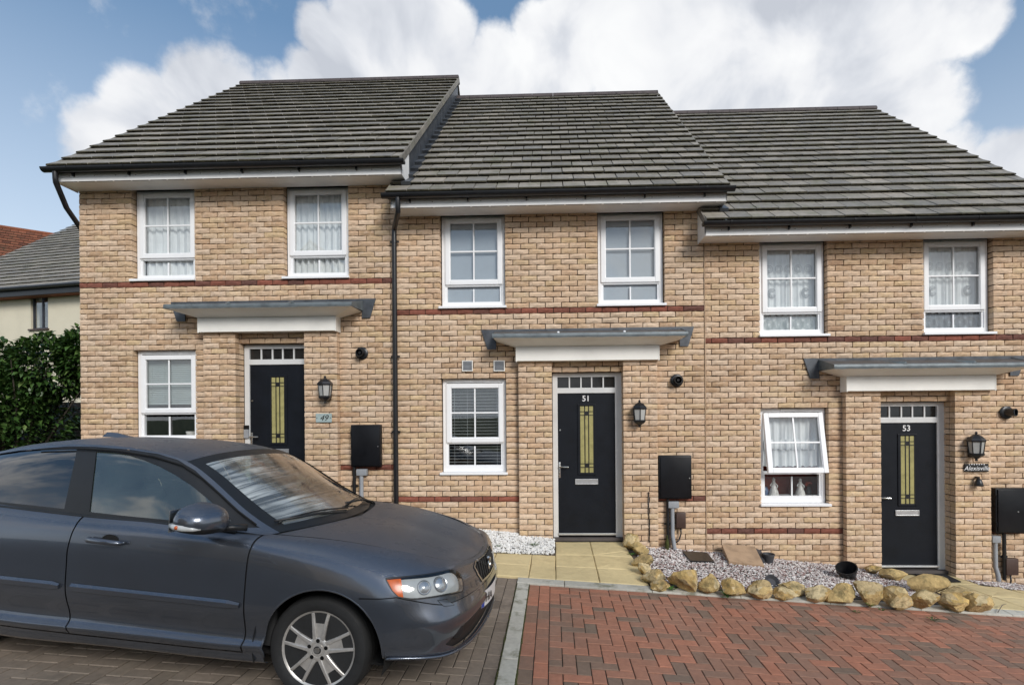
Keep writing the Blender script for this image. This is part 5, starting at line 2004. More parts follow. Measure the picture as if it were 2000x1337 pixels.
def nat_basis(k):
    """matrix giving second derivatives of the natural cubic through knots k"""
    n = len(k)
    A = np.zeros((n, n))
    B = np.zeros((n, n))
    A[0, 0] = A[-1, -1] = 1
    for i in range(1, n - 1):
        h0, h1 = k[i] - k[i - 1], k[i + 1] - k[i]
        A[i, i - 1], A[i, i], A[i, i + 1] = h0 / 6, (h0 + h1) / 3, h1 / 6
        B[i, i - 1], B[i, i], B[i, i + 1] = 1 / h0, -1 / h0 - 1 / h1, 1 / h1
    return np.linalg.solve(A, B)


def spl_w(k, D, t):
    k = np.asarray(k, float)
    t = np.clip(np.asarray(t, float), k[0], k[-1])
    i = np.clip(np.searchsorted(k, t, side='right') - 1, 0, len(k) - 2)
    h = k[i + 1] - k[i]
    a, b = (k[i + 1] - t) / h, (t - k[i]) / h
    W = np.zeros((len(t), len(k)))
    r = np.arange(len(t))
    W[r, i] += a
    W[r, i + 1] += b
    W += ((a ** 3 - a) * h * h / 6)[:, None] * D[i] + ((b ** 3 - b) * h * h / 6)[:, None] * D[i + 1]
    return W


class Patch:
    def __init__(self, net, ku=None, kv=None):
        self.net = np.array(net, float)
        M, N = self.net.shape[:2]
        if ku is None:
            d = np.linalg.norm(np.diff(self.net, axis=0), axis=2).mean(1)
            ku = np.r_[0, np.cumsum(np.maximum(d, 1e-3))]
        if kv is None:
            d = np.linalg.norm(np.diff(self.net, axis=1), axis=2).mean(0)
            kv = np.r_[0, np.cumsum(np.maximum(d, 1e-3))]
        self.ku, self.kv = np.array(ku, float), np.array(kv, float)
        self.Du, self.Dv = nat_basis(self.ku), nat_basis(self.kv)

    def ev(self, uv):
        uv = np.asarray(uv, float)
        return np.einsum('pi,ijc,pj->pc', spl_w(self.ku, self.Du, uv[:, 0]), self.net, spl_w(self.kv, self.Dv, uv[:, 1]))

    def nrm(self, uv, e=2e-3):
        uv = np.asarray(uv, float)
        U0, V0 = self.ku[-1], self.kv[-1]
        a = np.c_[np.clip(uv[:, 0] - e, 0, U0), uv[:, 1]]
        b = np.c_[np.clip(uv[:, 0] + e, 0, U0), uv[:, 1]]
        c = np.c_[uv[:, 0], np.clip(uv[:, 1] - e, 0, V0)]
        d = np.c_[uv[:, 0], np.clip(uv[:, 1] + e, 0, V0)]
        n = np.cross(self.ev(b) - self.ev(a), self.ev(d) - self.ev(c))
        return n / np.maximum(np.linalg.norm(n, axis=1), 1e-12)[:, None]

    def outward(self):
        """+1 or -1: which sign turns nrm() away from the middle of the car"""
        if not hasattr(self, '_out'):
            gu, gv = np.meshgrid(np.linspace(.1, .9, 7) * self.ku[-1], np.linspace(.1, .9, 7) * self.kv[-1], indexing='ij')
            uv = np.c_[gu.ravel(), gv.ravel()]
            P = self.ev(uv)
            c = np.c_[np.clip(P[:, 0], -2.9, .2), P[:, 1] * 0, np.full(len(P), .62)]
            self._out = 1.0 if ((P - c) * self.nrm(uv)).sum(1).mean() > 0 else -1.0
        return self._out

    def inv(self, pts, g, box=None, n=(260, 120)):
        """(u, v) whose point P has g(P) nearest each of pts. box: (u0, u1, v0, v1) to search in"""
        u0, u1, v0, v1 = box or (0, self.ku[-1], 0, self.kv[-1])
        gu, gv = np.meshgrid(np.linspace(u0, u1, n[0]), np.linspace(v0, v1, n[1]), indexing='ij')
        uv = np.c_[gu.ravel(), gv.ravel()]
        G = g(self.ev(uv))
        out = []
        for p in pts:
            q = uv[np.argmin(((G - np.array(p)) ** 2).sum(1))].copy()
            for _ in range(6):
                e = 1e-4
                S = np.array([q, q + (e, 0), q + (0, e)])
                r = g(self.ev(S))
                J = np.c_[(r[1] - r[0]) / e, (r[2] - r[0]) / e]
                try:
                    st = np.linalg.solve(J, np.array(p) - r[0])
                except np.linalg.LinAlgError:
                    break
                if np.abs(st).max() > .08:
                    break
                q = np.clip(q + st, (u0, v0), (u1, v1))
            out.append(q)
        return [tuple(q) for q in out]


def inside(poly, p):
    x, y = p
    c = False
    j = len(poly) - 1
    for i in range(len(poly)):
        xi, yi = poly[i]
        xj, yj = poly[j]
        if (yi > y) != (yj > y) and x < (xj - xi) * (y - yi) / (yj - yi) + xi:
            c = not c
        j = i
    return c


def shrink(poly, d):
    """move an outline inwards by d (in its own plane)"""
    n = len(poly)
    area = sum(poly[i][0] * poly[(i + 1) % n][1] - poly[(i + 1) % n][0] * poly[i][1] for i in range(n))
    s = 1 if area > 0 else -1
    out = []
    for i in range(n):
        a, b, c = Vector(poly[i - 1]), Vector(poly[i]), Vector(poly[(i + 1) % n])
        e0, e1 = (b - a), (c - b)
        if e0.length < 1e-9 or e1.length < 1e-9:
            out.append(tuple(b))
            continue
        e0.normalize()
        e1.normalize()
        n0, n1 = Vector((-e0.y, e0.x)) * s, Vector((-e1.y, e1.x)) * s
        m = n0 + n1
        if m.length < .2:
            m = n0
        m.normalize()
        out.append(tuple(b + m * d / max(m.dot(n0), .5)))
    return out


def dense(poly, step):
    out = []
    for i, p in enumerate(poly):
        q = poly[(i + 1) % len(poly)]
        n = max(1, int(math.hypot(q[0] - p[0], q[1] - p[1]) / step))
        for k in range(n):
            t = k / n
            out.append((p[0] + (q[0] - p[0]) * t, p[1] + (q[1] - p[1]) * t))
    return out


def smooth_loop(pts, n=6, closed=True):
    """Catmull-Rom through the points"""
    P = [np.array(p, float) for p in pts]
    out = []
    N = len(P)
    for i in range(N if closed else N - 1):
        p0, p1, p2, p3 = P[(i - 1) % N] if closed or i else P[0], P[i], P[(i + 1) % N], P[(i + 2) % N] if closed or i < N - 2 else P[-1]
        for k in range(n):
            t = k / n
            out.append(tuple(.5 * ((2 * p1) + (-p0 + p2) * t + (2 * p0 - 5 * p1 + 4 * p2 - p3) * t ** 2 + (-p0 + 3 * p1 - 3 * p2 + p3) * t ** 3)))
    if not closed:
        out.append(tuple(P[-1]))
    return out


def cut_patch(patch, regions, du, dv, body, uvlimits=None):
    """regions: [(key, outline in uv)], first match wins; returns {key: (uv verts, triangles)}. key None = hole"""
    u0, u1, v0, v1 = uvlimits or (0, patch.ku[-1], 0, patch.kv[-1])
    pts, edges = [], []
    gu = np.arange(u0, u1 + du * .5, du)
    gv = np.arange(v0, v1 + dv * .5, dv)
    gu[-1], gv[-1] = u1, v1
    gu = np.unique(np.r_[gu, u1])
    for u in gu:
        for v in gv:
            pts.append((u, v))
    for key, poly in regions:
        q = dense(poly, min(du, dv) * .9)
        q = [(min(max(a, u0), u1), min(max(b, v0), v1)) for a, b in q]
        o = len(pts)
        pts += q
        edges += [(o + i, o + (i + 1) % len(q)) for i in range(len(q))]
    vo, eo, fo, *_ = delaunay_2d_cdt([Vector(p) for p in pts], edges, [], 0, 1e-6)
    V = np.array([tuple(v) for v in vo])
    res = {}
    for f in fo:
        c = V[list(f)].mean(0)
        key = body
        for k, poly in regions:
            if inside(poly, c):
                key = k
                break
        if key is not None:
            res.setdefault(key, []).append(tuple(f))
    return {k: (V, f) for k, f in res.items()}


def panel(patch, VF, name, material, parent, offset=0.0, mirror=False, uvmap=False, flipn=False):
    V, F = VF
    used = sorted({i for f in F for i in f})
    ix = {k: i for i, k in enumerate(used)}
    uv = V[used]
    P = patch.ev(uv)
    N = patch.nrm(uv) * patch.outward()
    P = P + N * offset
    fs = [tuple(ix[i] for i in f) for f in F]
    if mirror:
        P = P * (1, -1, 1)
        N = N * (1, -1, 1)
    me = bpy.data.meshes.new(name)
    # wind faces with the normal
    ff = []
    for f in fs:
        a, b, c = P[f[0]], P[f[1]], P[f[2]]
        ff.append(f if np.dot(np.cross(b - a, c - a), N[f[0]]) > 0 else tuple(reversed(f)))
    me.from_pydata(P.tolist(), [], ff)
    if uvmap:
        ul = me.uv_layers.new(name='UVMap')
        sc = np.array((patch.ku[-1], patch.kv[-1]))
        li = np.empty(len(me.loops), dtype=np.int32)
        me.loops.foreach_get('vertex_index', li)
        ul.data.foreach_set('uv', (uv / sc)[li].astype(np.float32).ravel())
    me.shade_smooth()
    me.normals_split_custom_set_from_vertices(N.tolist())
    return link(name, me, material, parent)


def both(patch, VF, name, material, parents, **kw):
    r = []
    for mir, par in zip((False, True), parents):
        r.append(panel(patch, VF, name, material, par, mirror=mir, **kw))
    return r


# ---- lower body: from tail to the middle of the nose. rows: sill to shoulder. y is negative (right-hand side)
_RX = [-3.58, -3.25, -2.64, -2.1, -1.55, -1.0, -.45, 0.0, .30, .46]
_ring = {
    #        rear ...                                                                           front
    0: ([.70, .78, .80, .80, .79, .79, .79, .79, .79, .80], [.30, .26, .25, .205, .205, .205, .205, .24, .29, .315]),
    1: ([.72, .80, .835, .835, .835, .835, .835, .838, .84, .848], [.32, .28, .27, .225, .222, .222, .222, .25, .30, .335]),
    2: ([.74, .815, .854, .860, .860, .860, .860, .858, .858, .858], [.36, .33, .32, .295, .290, .288, .288, .31, .34, .37]),
    3: ([.75, .83, .872, .882, .882, .882, .880, .874, .868, .864], [.40, .37, .36, .336, .331, .328, .327, .345, .375, .405]),
    4: ([.755, .835, .868, .858, .856, .855, .855, .868, .872, .868], [.44, .42, .41, .366, .360, .356, .354, .385, .42, .44]),
    5: ([.765, .845, .882, .876, .874, .873, .872, .880, .878, .872], [.56, .54, .53, .51, .50, .50, .50, .51, .52, .53]),
    6: ([.77, .85, .890, .888, .886, .885, .885, .890, .884, .872], [.70, .69, .68, .67, .665, .66, .66, .65, .64, .635]),
    7: ([.765, .845, .880, .884, .884, .882, .882, .880, .866, .842], [.85, .85, .84, .83, .825, .82, .81, .79, .767, .748]),
    8: ([.74, .82, .856, .866, .870, .868, .866, .852, .820, .780], [.96, .96, .945, .93, .92, .91, .898, .876, .845, .820]),
    9: ([.68, .77, .815, .833, .842, .840, .825, .785, .735, .690], [1.03, 1.03, 1.015, .99, .975, .966, .95, .931, .893, .862]),
    10: ([.62, .71, .76, .79, .80, .80, .745, .690, .630, .585], [1.06, 1.065, 1.05, 1.025, 1.01, 1.0, .972, .955, .916, .884]),
}
# the nose: each ring goes round the corner to the centre line (x, o, z)
_nose = {
    0: [(.60, .76, .325), (.71, .68, .315), (.79, .52, .30), (.835, .28, .295), (.845, 0, .295)],
    1: [(.61, .80, .335), (.735, .71, .32), (.82, .54, .305), (.868, .29, .30), (.88, 0, .30)],
    2: [(.61, .808, .375), (.735, .722, .37), (.818, .55, .36), (.866, .295, .355), (.878, 0, .355)],
    3: [(.615, .815, .41), (.735, .728, .405), (.815, .55, .395), (.863, .295, .39), (.876, 0, .39)],
    4: [(.622, .82, .45), (.745, .735, .448), (.828, .556, .445), (.876, .30, .44), (.888, 0, .44)],
    5: [(.63, .828, .535), (.757, .742, .535), (.842, .562, .535), (.892, .305, .535), (.905, 0, .535)],
    6: [(.612, .812, .628), (.73, .722, .622), (.812, .546, .618), (.868, .295, .615), (.888, 0, .615)],
    7: [(.605, .775, .742), (.715, .690, .736), (.79, .53, .724), (.842, .285, .712), (.868, 0, .705)],
    8: [(.600, .715, .800), (.70, .635, .788), (.768, .505, .772), (.824, .275, .748), (.850, 0, .736)],
    9: [(.595, .630, .834), (.69, .560, .816), (.752, .46, .798), (.81, .255, .771), (.835, 0, .758)],
    10: [(.590, .525, .853), (.675, .475, .829), (.735, .40, .808), (.79, .23, .783), (.812, 0, .770)],
}
_net = []
for _i, _x in enumerate(_RX):
    _net.append([(_x + (.02 * (_j - 5) / 5 if _i == 9 else 0), -_ring[_j][0][_i], _ring[_j][1][_i]) for _j in range(11)])
for _k in range(5):
    _net.append([(_nose[_j][_k][0], -_nose[_j][_k][1], _nose[_j][_k][2]) for _j in range(11)])
BODY = Patch(_net)


def g_xz(P):
    return P[:, [0, 2]]


_MC = np.array(CAR_M)
_CX, _CY, _FW = np.array(_cx), np.array(_cy), np.array(_fwd)


def g_pix(P):
    w = P @ _MC[:3, :3].T + _MC[:3, 3] - CAM_POS
    d = w @ _FW
    return np.c_[1050 + 1000 * (w @ _CX) / d, 812 - 1000 * (w @ _CY) / d]


def zoom8(*a):
    return [(450 + x / 2.585, 820 + y / 2.585) for x, y in a]


U_AT = lambda x: BODY.inv([(x, .66)], g_xz, (0, BODY.ku[9], 0, BODY.kv[-1]))[0][0]
SIDE = (0, BODY.ku[9], 0, BODY.kv[-1])
ALLB = (BODY.ku[6], BODY.ku[-1], 0, BODY.kv[-1])
_fd = [(-.419, 1.2), (-.420, .975), (-.434, .88), (-.437, .60), (-.438, .42), (-.444, .292), (-.80, .289), (-1.2, .290), (-1.575, .292), (-1.594, .40), (-1.600, .60), (-1.603, .80), (-1.588, .95), (-1.580, 1.2)]
FDOOR = BODY.inv(dense(_fd, .12), g_xz, SIDE)
_rd = [(-1.589, 1.2), (-1.597, .95), (-1.612, .80), (-1.609, .60), (-1.603, .40), (-1.585, .293), (-2.0, .298), (-2.22, .305), (-2.27, .42), (-2.32, .54), (-2.42, .65), (-2.50, .74), (-2.54, .9), (-2.55, 1.2)]
RDOOR = BODY.inv(dense(_rd, .12), g_xz, SIDE)
GAPS = [BODY.inv(dense([(a[0] * 1, a[1]) for a in _q], .12), g_xz, SIDE) for _q in (
    [(-.409, 1.2), (-.411, .975), (-.425, .88), (-.428, .60), (-.429, .42), (-.434, .282), (-.80, .280), (-1.2, .281), (-1.585, .283), (-2.0, .289), (-2.23, .296), (-2.28, .42), (-2.33, .54), (-2.43, .643), (-2.51, .735), (-2.55, .9), (-2.56, 1.2)],)]


def circ(cx, cz, r, n=56, a0=0, a1=360):
    return [(cx + r * math.cos(math.radians(a0 + (a1 - a0) * k / n)), cz + r * math.sin(math.radians(a0 + (a1 - a0) * k / n))) for k in range(n + (0 if a1 - a0 == 360 else 1))]


def arch(cx, cz, r):
    a = circ(cx, cz, r, 40, -12, 192)
    return [(cx + r * .985, -.2)] + a + [(cx - r * .985, -.2)]


ARCH_F = arch(.055, .338, .372)
ARCH_R = arch(-2.64, .338, .366)
def uv_arch(cx, a):
    # map the arc; close it below the bottom row
    q = BODY.inv(a[1:-1], g_xz, (0, BODY.ku[11], 0, BODY.kv[-1]))
    return [(q[0][0], -.2)] + q + [(q[-1][0], -.2)]


AF, AR = uv_arch(.055, ARCH_F), uv_arch(-2.64, ARCH_R)
_lamp = smooth_loop(zoom8((783, 803), (800, 793), (860, 788), (980, 776), (1060, 762), (1110, 752), (1140, 758), (1163, 782), (1174, 822), (1173, 858), (1150, 872), (1050, 892), (940, 906), (890, 904), (850, 892), (815, 862)), 4)
LAMP = BODY.inv(_lamp, g_pix, ALLB)
LAMP_IN = shrink(LAMP, .0085)
_amb = zoom8((790, 806), (861, 800), (873, 893), (848, 888), (818, 858))
AMBER = [p for p in BODY.inv(dense(_amb, 3), g_pix, ALLB)]
_split = zoom8((1108, 700), (1102, 750), (1100, 760))
# bumper line: from the arch to the lamp, then under the lamp and across the nose
vmax, umax = BODY.kv[-1], BODY.ku[-1]
vb = BODY.kv
_bl = BODY.inv(zoom8((664, 906), (740, 905), (838, 897)), g_pix, ALLB)
_front = BODY.inv([(.868, .600)], lambda P: P[:, [0, 2]], (BODY.ku[12], umax, 0, vmax))[0]
vb = BODY.kv
BUMPER = [(_bl[0][0] - .02, _bl[0][1]), _bl[1], _bl[2], (BODY.ku[11], vb[6] + .002), (BODY.ku[12], vb[6] - .004), (BODY.ku[13], vb[6] - .006), (umax + .1, vb[6] - .006), (umax + .1, -.2), (_bl[0][0] - .02, -.2)]
BUMP_GAP = [(a, b + .007) for a, b in BUMPER[:7]] + [(umax + .1, -.3), (_bl[0][0] - .03, -.3)]
# grille in the middle of the nose, number plate zone below it
us, ue = BODY.ku[13], umax
GRILLE = [(us + .02, vb[9] + .005), (us - .03, vb[8] - .01), (us - .005, vb[7] - .03), (us + .06, vb[6] + .02), (ue + .1, vb[6] + .012), (ue + .1, vb[9] + .015)]
GRILLE_IN = shrink(GRILLE, .016)
GRILLE_IN = [(a if a < ue else ue + .1, b) for a, b in GRILLE_IN]
# lower intake and fog lamp slot
_u11, _u12 = BODY.ku[11], BODY.ku[12]
INTAKE = [(_u11 + .03, vb[2] + .012), (_u12, vb[3] + .055), (us - .02, vb[4] + .055), (ue + .1, vb[4] + .06), (ue + .1, vb[1] + .03), (us, vb[1] + .028), (_u12 - .05, vb[1] + .022)]
WASHER = BODY.inv(zoom8((1043, 908), (1097, 900), (1134, 932), (1078, 940)), g_pix, ALLB)

cuts = cut_patch(BODY, [(None, AF), (None, AR), ('amber', AMBER), ('lens', LAMP_IN), ('bezel', LAMP), ('washer', shrink(WASHER, .004)), ('gap', WASHER),
                        ('front_door', FDOOR), ('rear_door', RDOOR), ('gap', GAPS[0]), ('grille', GRILLE_IN), ('grille_surround', GRILLE),
                        ('intake', INTAKE), ('bumper', BUMPER), ('gap', BUMP_GAP)], .032, .026, 'side')
body = empty('body', parent=car)
doors = {}
for key, nm, mt, off in (('side', 'side_panel', 'car_paint', 0), ('bumper', 'front_bumper', 'car_paint', 0), ('gap', 'shut_line', 'car_gap', -.006), ('intake', 'lower_intake', 'car_trim', -.03),
                         ('grille', 'grille_back', 'car_gap', -.035), ('grille_surround', 'grille_surround', 'chrome', .006), ('washer', 'washer_cover', 'car_paint', 0),
                         ('front_door', 'front_door', 'car_paint', 0), ('rear_door', 'rear_door', 'car_paint', 0)):
    doors[key] = both(BODY, cuts[key], nm, mt, (car, car), offset=off, flipn=False)
# which way do the normals of this patch point? outwards means -y on the right-hand side
for key in ('bezel', 'lens', 'amber'):
    doors[key] = None
lamps = []
for mir in (False, True):
    hl = empty('headlight', parent=car)
    panel(BODY, cuts['bezel'], 'bezel', 'car_trim', hl, offset=.002, mirror=mir)
    panel(BODY, cuts['lens'], 'lens', 'lamp_lens', hl, offset=.004, mirror=mir)
    panel(BODY, cuts['lens'], 'reflector', 'lamp_milky', hl, offset=-.028, mirror=mir)
    panel(BODY, cuts['amber'], 'indicator', 'amber', hl, offset=.003, mirror=mir)
    s = -1 if not mir else 1
    c0 = BODY.ev(np.array(BODY.inv(zoom8((985, 838)), g_pix, ALLB)))[0]
    c1 = BODY.ev(np.array(BODY.inv(zoom8((1060, 822)), g_pix, ALLB)))[0]
    for (pu, pv), r in ((BODY.inv(zoom8((985, 838)), g_pix, ALLB)[0], .042), (BODY.inv(zoom8((1075, 818)), g_pix, ALLB)[0], .046)):
        q0 = np.array([(pu, pv)])
        P0, N0 = BODY.ev(q0)[0], BODY.nrm(q0)[0] * BODY.outward()
        q = Vector(P0 - N0 * .030)
        nn = Vector(N0)
        if mir:
            q.y, nn.y = -q.y, -nn.y
        MB().lathe([(0, .014), (r * .45, .011), (r * .8, .002), (r * .84, -.004), (r * .9, .004), (r, .006), (r * 1.08, .0), (r * 1.1, -.012)], 24, Matrix.Translation(q) @ nn.to_track_quat('Z', 'Y').to_matrix().to_4x4()).build('projector', 'lamp_silver', hl, smooth='auto')
    lamps.append(hl)

# ---- upper surfaces
_top_x = [(-.355, .690, .972), (-.50, .678, 1.035), (-.645, .655, 1.110), (-.789, .630, 1.200), (-.935, .605, 1.288), (-1.109, .578, 1.366), (-1.33, .562, 1.410), (-1.60, .552, 1.432), (-1.90, .548, 1.430), (-2.20, .550, 1.404), (-2.50, .560, 1.350), (-2.78, .575, 1.258), (-3.02, .60, 1.125)]
_bot_x = [(-.40, .765, .968), (-.58, .782, .982), (-.74, .788, .990), (-.90, .792, .996), (-1.06, .795, 1.001), (-1.22, .797, 1.004), (-1.42, .798, 1.007), (-1.66, .797, 1.011), (-1.94, .793, 1.017), (-2.22, .787, 1.025), (-2.50, .776, 1.035), (-2.76, .76, 1.045), (-2.98, .74, 1.05)]
_net = []
for (bx, bo, bz), (tx, to, tz) in zip(_bot_x, _top_x):
    row = []
    h = max(tz - bz, .02)
    for q, bulge in ((0, 0), (.33, .022), (.66, .030), (.9, .020), (1.0, 0)):
        row.append((bx + (tx - bx) * q, -(bo + (to - bo) * q + bulge * min(1, h / .35)), bz + (tz - bz) * q))
    _net.append(row)
GREEN = Patch(_net)


def gp(*a):
    return [(x / 2.586, 820 + y / 2.586) for x, y in a]


_fg = gp((450, 462), (468, 300), (485, 157), (560, 158), (640, 171), (720, 196), (800, 229), (880, 272), (960, 324), (1040, 388), (1110, 448), (1170, 505), (1000, 507), (850, 503), (640, 483))
FGLASS = GREEN.inv(dense(_fg, 12), g_pix)
_rg = [(-2.52, 1.045), (-2.50, 1.10), (-2.40, 1.23), (-2.28, 1.325), (-2.15, 1.365), (-2.0, 1.39), (-1.74, 1.402), (-1.775, 1.20), (-1.80, 1.032), (-2.1, 1.038)]
_rg = gp((0, 168), (100, 153), (200, 145), (300, 141), (388, 140), (372, 220), (347, 330), (322, 447), (200, 433), (0, 412), (-200, 392), (-330, 375), (-345, 345), (-300, 280), (-200, 215), (-100, 185))
RGLASS = GREEN.inv(dense(_rg, 14), g_pix)
# the black frame round both side windows
_fr = [(-.47, 1.0), (-.56, 1.035), (-.70, 1.118), (-.86, 1.222), (-1.02, 1.314), (-1.17, 1.372), (-1.33, 1.402), (-1.55, 1.418), (-1.8, 1.420), (-2.0, 1.412), (-2.2, 1.385), (-2.38, 1.318), (-2.52, 1.20), (-2.60, 1.08), (-2.62, 1.02), (-2.1, 1.018), (-1.5, 1.005), (-1.0, .998)]
FRAME = GREEN.inv(dense(_fr, .06), g_xz)
gc = cut_patch(GREEN, [('fglass', FGLASS), ('rglass', RGLASS), ('frame', FRAME)], .04, .03, 'pillar')
both(GREEN, gc['pillar'], 'roof_pillar', 'car_paint', (car, car))
both(GREEN, gc['frame'], 'window_frame', 'car_trim', (car, car), offset=-.003)
both(GREEN, gc['fglass'], 'side_window', 'car_glass', (car, car), offset=-.008)
both(GREEN, gc['rglass'], 'rear_side_window', 'car_glass_dark', (car, car), offset=-.008)
# belt trim
for s in (-1, 1):
    MB().tube([(x, s * (o + .006), z - .006) for x, o, z in _bot_x[1:-1]], .010, 8).build('belt_trim', 'car_trim', car, smooth=True)
    MB().tube([(x, s * (o + .004), z - .012) for x, o, z in ((-.50, .712, 1.028), (-.645, .690, 1.102), (-.789, .665, 1.192), (-.935, .640, 1.28), (-1.109, .613, 1.356), (-1.33, .597, 1.398), (-1.60, .588, 1.419), (-1.90, .584, 1.417), (-2.2, .586, 1.391))], .006, 6).build('rain_gutter', 'car_gap', car, smooth=True)


def cross(left_pts, centre, w=(1.0, .78, .5, .25, 0.0), full=True):
    """rows across the car from a right-hand edge point to the centre line and its mirror"""
    net = []
    for (x, o, z), (cx_, cz_) in zip(left_pts, centre):
        row = []
        for k in w:
            e = k ** 2.1
            row.append((cx_ + (x - cx_) * e, -o * k, cz_ + (z - cz_) * (k ** 2.4)))
        row += [(a, -b, c) for a, b, c in reversed(row[:-1])]
        net.append(row)
    return Patch(net)


ROOF = cross(_top_x[5:11], [(-1.055, 1.424), (-1.31, 1.449), (-1.60, 1.466), (-1.90, 1.466), (-2.22, 1.448), (-2.56, 1.398)])
WIND = cross([(-.385, .668, .965), (-.52, .668, 1.036), (-.66, .646, 1.112), (-.80, .621, 1.201), (-.942, .596, 1.289), (-1.109, .578, 1.366)], [(-.17, .985), (-.36, 1.085), (-.54, 1.178), (-.715, 1.266), (-.89, 1.349), (-1.055, 1.424)])
REARW = cross(_top_x[10:13], [(-2.56, 1.398), (-2.86, 1.26), (-3.12, 1.115)])
_h_edge = [(-.355, .690, .972), (-.10, .712, .962), (.14, .700, .953), (.33, .685, .943), (.46, .668, .930), (.562, .638, .905), (.668, .573, .878), (.742, .438, .845), (.79, .236, .808)]
# bonnet: rows run from the screen to the leading edge; the last rows narrow to the nose
HOOD_ROWS = [(-.355, .728, .969, -.14, .980), (-.12, .705, .962, .03, .972), (.05, .682, .950, .20, .952), (.20, .652, .931, .35, .922), (.34, .620, .907, .49, .888), (.47, .580, .881, .62, .850), (.59, .523, .852, .72, .815), (.675, .473, .828, .765, .796), (.735, .398, .807, .79, .783), (.79, .228, .782, .811, .769)]
_net = []
for x, o, z, cx_, cz_ in HOOD_ROWS:
    row = []
    for k in (1.0, .86, .66, .4, .2, 0):
        row.append((cx_ + (x - cx_) * k ** 2.2, -o * k, cz_ + (z - cz_) * k ** 2.6 + .010 * math.sin(math.pi * k) * (1 if x < .6 else .4)))
    row += [(a, -b, c) for a, b, c in reversed(row[:-1])]
    _net.append(row)
HOOD = Patch(_net)
SH = shrink([(0, 0), (HOOD.ku[-1], 0), (HOOD.ku[-1], HOOD.kv[-1]), (0, HOOD.kv[-1])], .006)
SH[0], SH[3] = (-.1, SH[0][1]), (-.1, SH[3][1])
_ue = HOOD.ku[-1]
SH[1], SH[2] = (_ue - .078, SH[1][1]), (_ue - .078, SH[2][1])
hc = cut_patch(HOOD, [('hood', SH), ('nose', [(_ue - .071, .004), (_ue + .1, .004), (_ue + .1, HOOD.kv[-1] - .004), (_ue - .071, HOOD.kv[-1] - .004)])], .035, .035, 'gap')


def flip_up(p):
    uv = np.array([(p.ku[-1] / 2, p.kv[-1] / 2)])
    return p.nrm(uv)[0][2] < 0


panel(HOOD, hc['hood'], 'bonnet', 'car_paint', car, flipn=flip_up(HOOD))
panel(HOOD, hc['nose'], 'nose_panel', 'car_paint', car)
panel(HOOD, hc['gap'], 'bonnet_gap', 'car_gap', car, offset=-.006, flipn=flip_up(HOOD))
rc = cut_patch(ROOF, [], .04, .04, 'roof')
panel(ROOF, rc['roof'], 'roof_panel', 'car_paint', car, flipn=flip_up(ROOF))
wc_ = [(.0, .05), (WIND.ku[-1] - .02, .05), (WIND.ku[-1] - .035, WIND.kv[-1] / 2), (WIND.ku[-1] - .02, WIND.kv[-1] - .05), (.0, WIND.kv[-1] - .05)]
wi = [(.075, .085), (WIND.ku[-1] - .075, .085), (WIND.ku[-1] - .085, WIND.kv[-1] / 2), (WIND.ku[-1] - .075, WIND.kv[-1] - .085), (.075, WIND.kv[-1] - .085), (.06, WIND.kv[-1] / 2)]
wc = cut_patch(WIND, [('glass', wi)], .05, .05, 'border')
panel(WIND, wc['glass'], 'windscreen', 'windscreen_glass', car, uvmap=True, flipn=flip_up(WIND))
panel(WIND, wc['border'], 'windscreen_border', 'car_trim', car, offset=-.001, flipn=flip_up(WIND))
rw = cut_patch(REARW, [], .06, .06, 'glass')
panel(REARW, rw['glass'], 'rear_window', 'car_glass_dark', car, flipn=flip_up(REARW))
BOOT = cross([(-2.97, .70, 1.06), (-3.25, .70, 1.065), (-3.58, .61, 1.06)], [(-3.08, 1.105), (-3.35, 1.10), (-3.64, 1.075)])
bc = cut_patch(BOOT, [], .06, .06, 'boot')
panel(BOOT, bc['boot'], 'boot_lid', 'car_paint', car, flipn=flip_up(BOOT))
_tail = []
for _j in range(11):
    o, z = _ring[_j][0][0], _ring[_j][1][0]
    _tail.append([(-3.58 - .06 * (1 - k ** 2) - (.03 if 2 < _j < 8 else 0) * (1 - k), -o * k, z) for k in (1, .7, .35, 0, -.35, -.7, -1)])
TAIL = Patch(_tail)
tcut = cut_patch(TAIL, [], .08, .08, 't')
panel(TAIL, tcut['t'], 'rear_bumper', 'car_paint', car, flipn=TAIL.nrm(np.array([(TAIL.ku[-1] / 2, TAIL.kv[-1] / 2)]))[0][0] > 0)
# cowl, wipers
MB().add([(-.345, -.69, .966), (-.345, .69, .966), (-.13, 0.0, .984), (-.40, -.68, .955), (-.40, .68, .955), (-.20, 0, .968)], [(0, 2, 5, 3), (2, 1, 4, 5)]).build('cowl', 'car_trim', car)
for y0, y1, z in ((-.05, -.62, .0), (.55, .02, .0)):
    a = Vector((-.215 - .18 * abs(y0) ** 1.6, y0, .992 - .02 * abs(y0)))
    uvp = WIND.ev(np.array([(.085 + .03, WIND.kv[-1] / 2 + y1 * .98)]))[0]
    b = Vector(uvp) + Vector((.012, 0, .016))
    mid = (a + b) / 2 + Vector((.03, 0, .03))
    MB().tube([a, a + Vector((-.01, -.03, .02)), mid, b], [.012, .011, .008, .006], 6).build('wiper_arm', 'car_trim', car, smooth=True)
    blade = []
    for k in range(9):
        yy = WIND.kv[-1] / 2 + (y1 + .30 * (1 if y0 > y1 else -1)) * .98 + (-.62 * k / 8)
        p = WIND.ev(np.array([(.070 + .05 * math.sin(k / 8 * 2.6), min(max(yy + .30, .06), WIND.kv[-1] - .06))]))[0]
        blade.append(Vector(p) + Vector((.006, 0, .010)))
    MB().tube(blade, .006, 5).build('wiper_blade', 'car_trim', car, smooth=True)

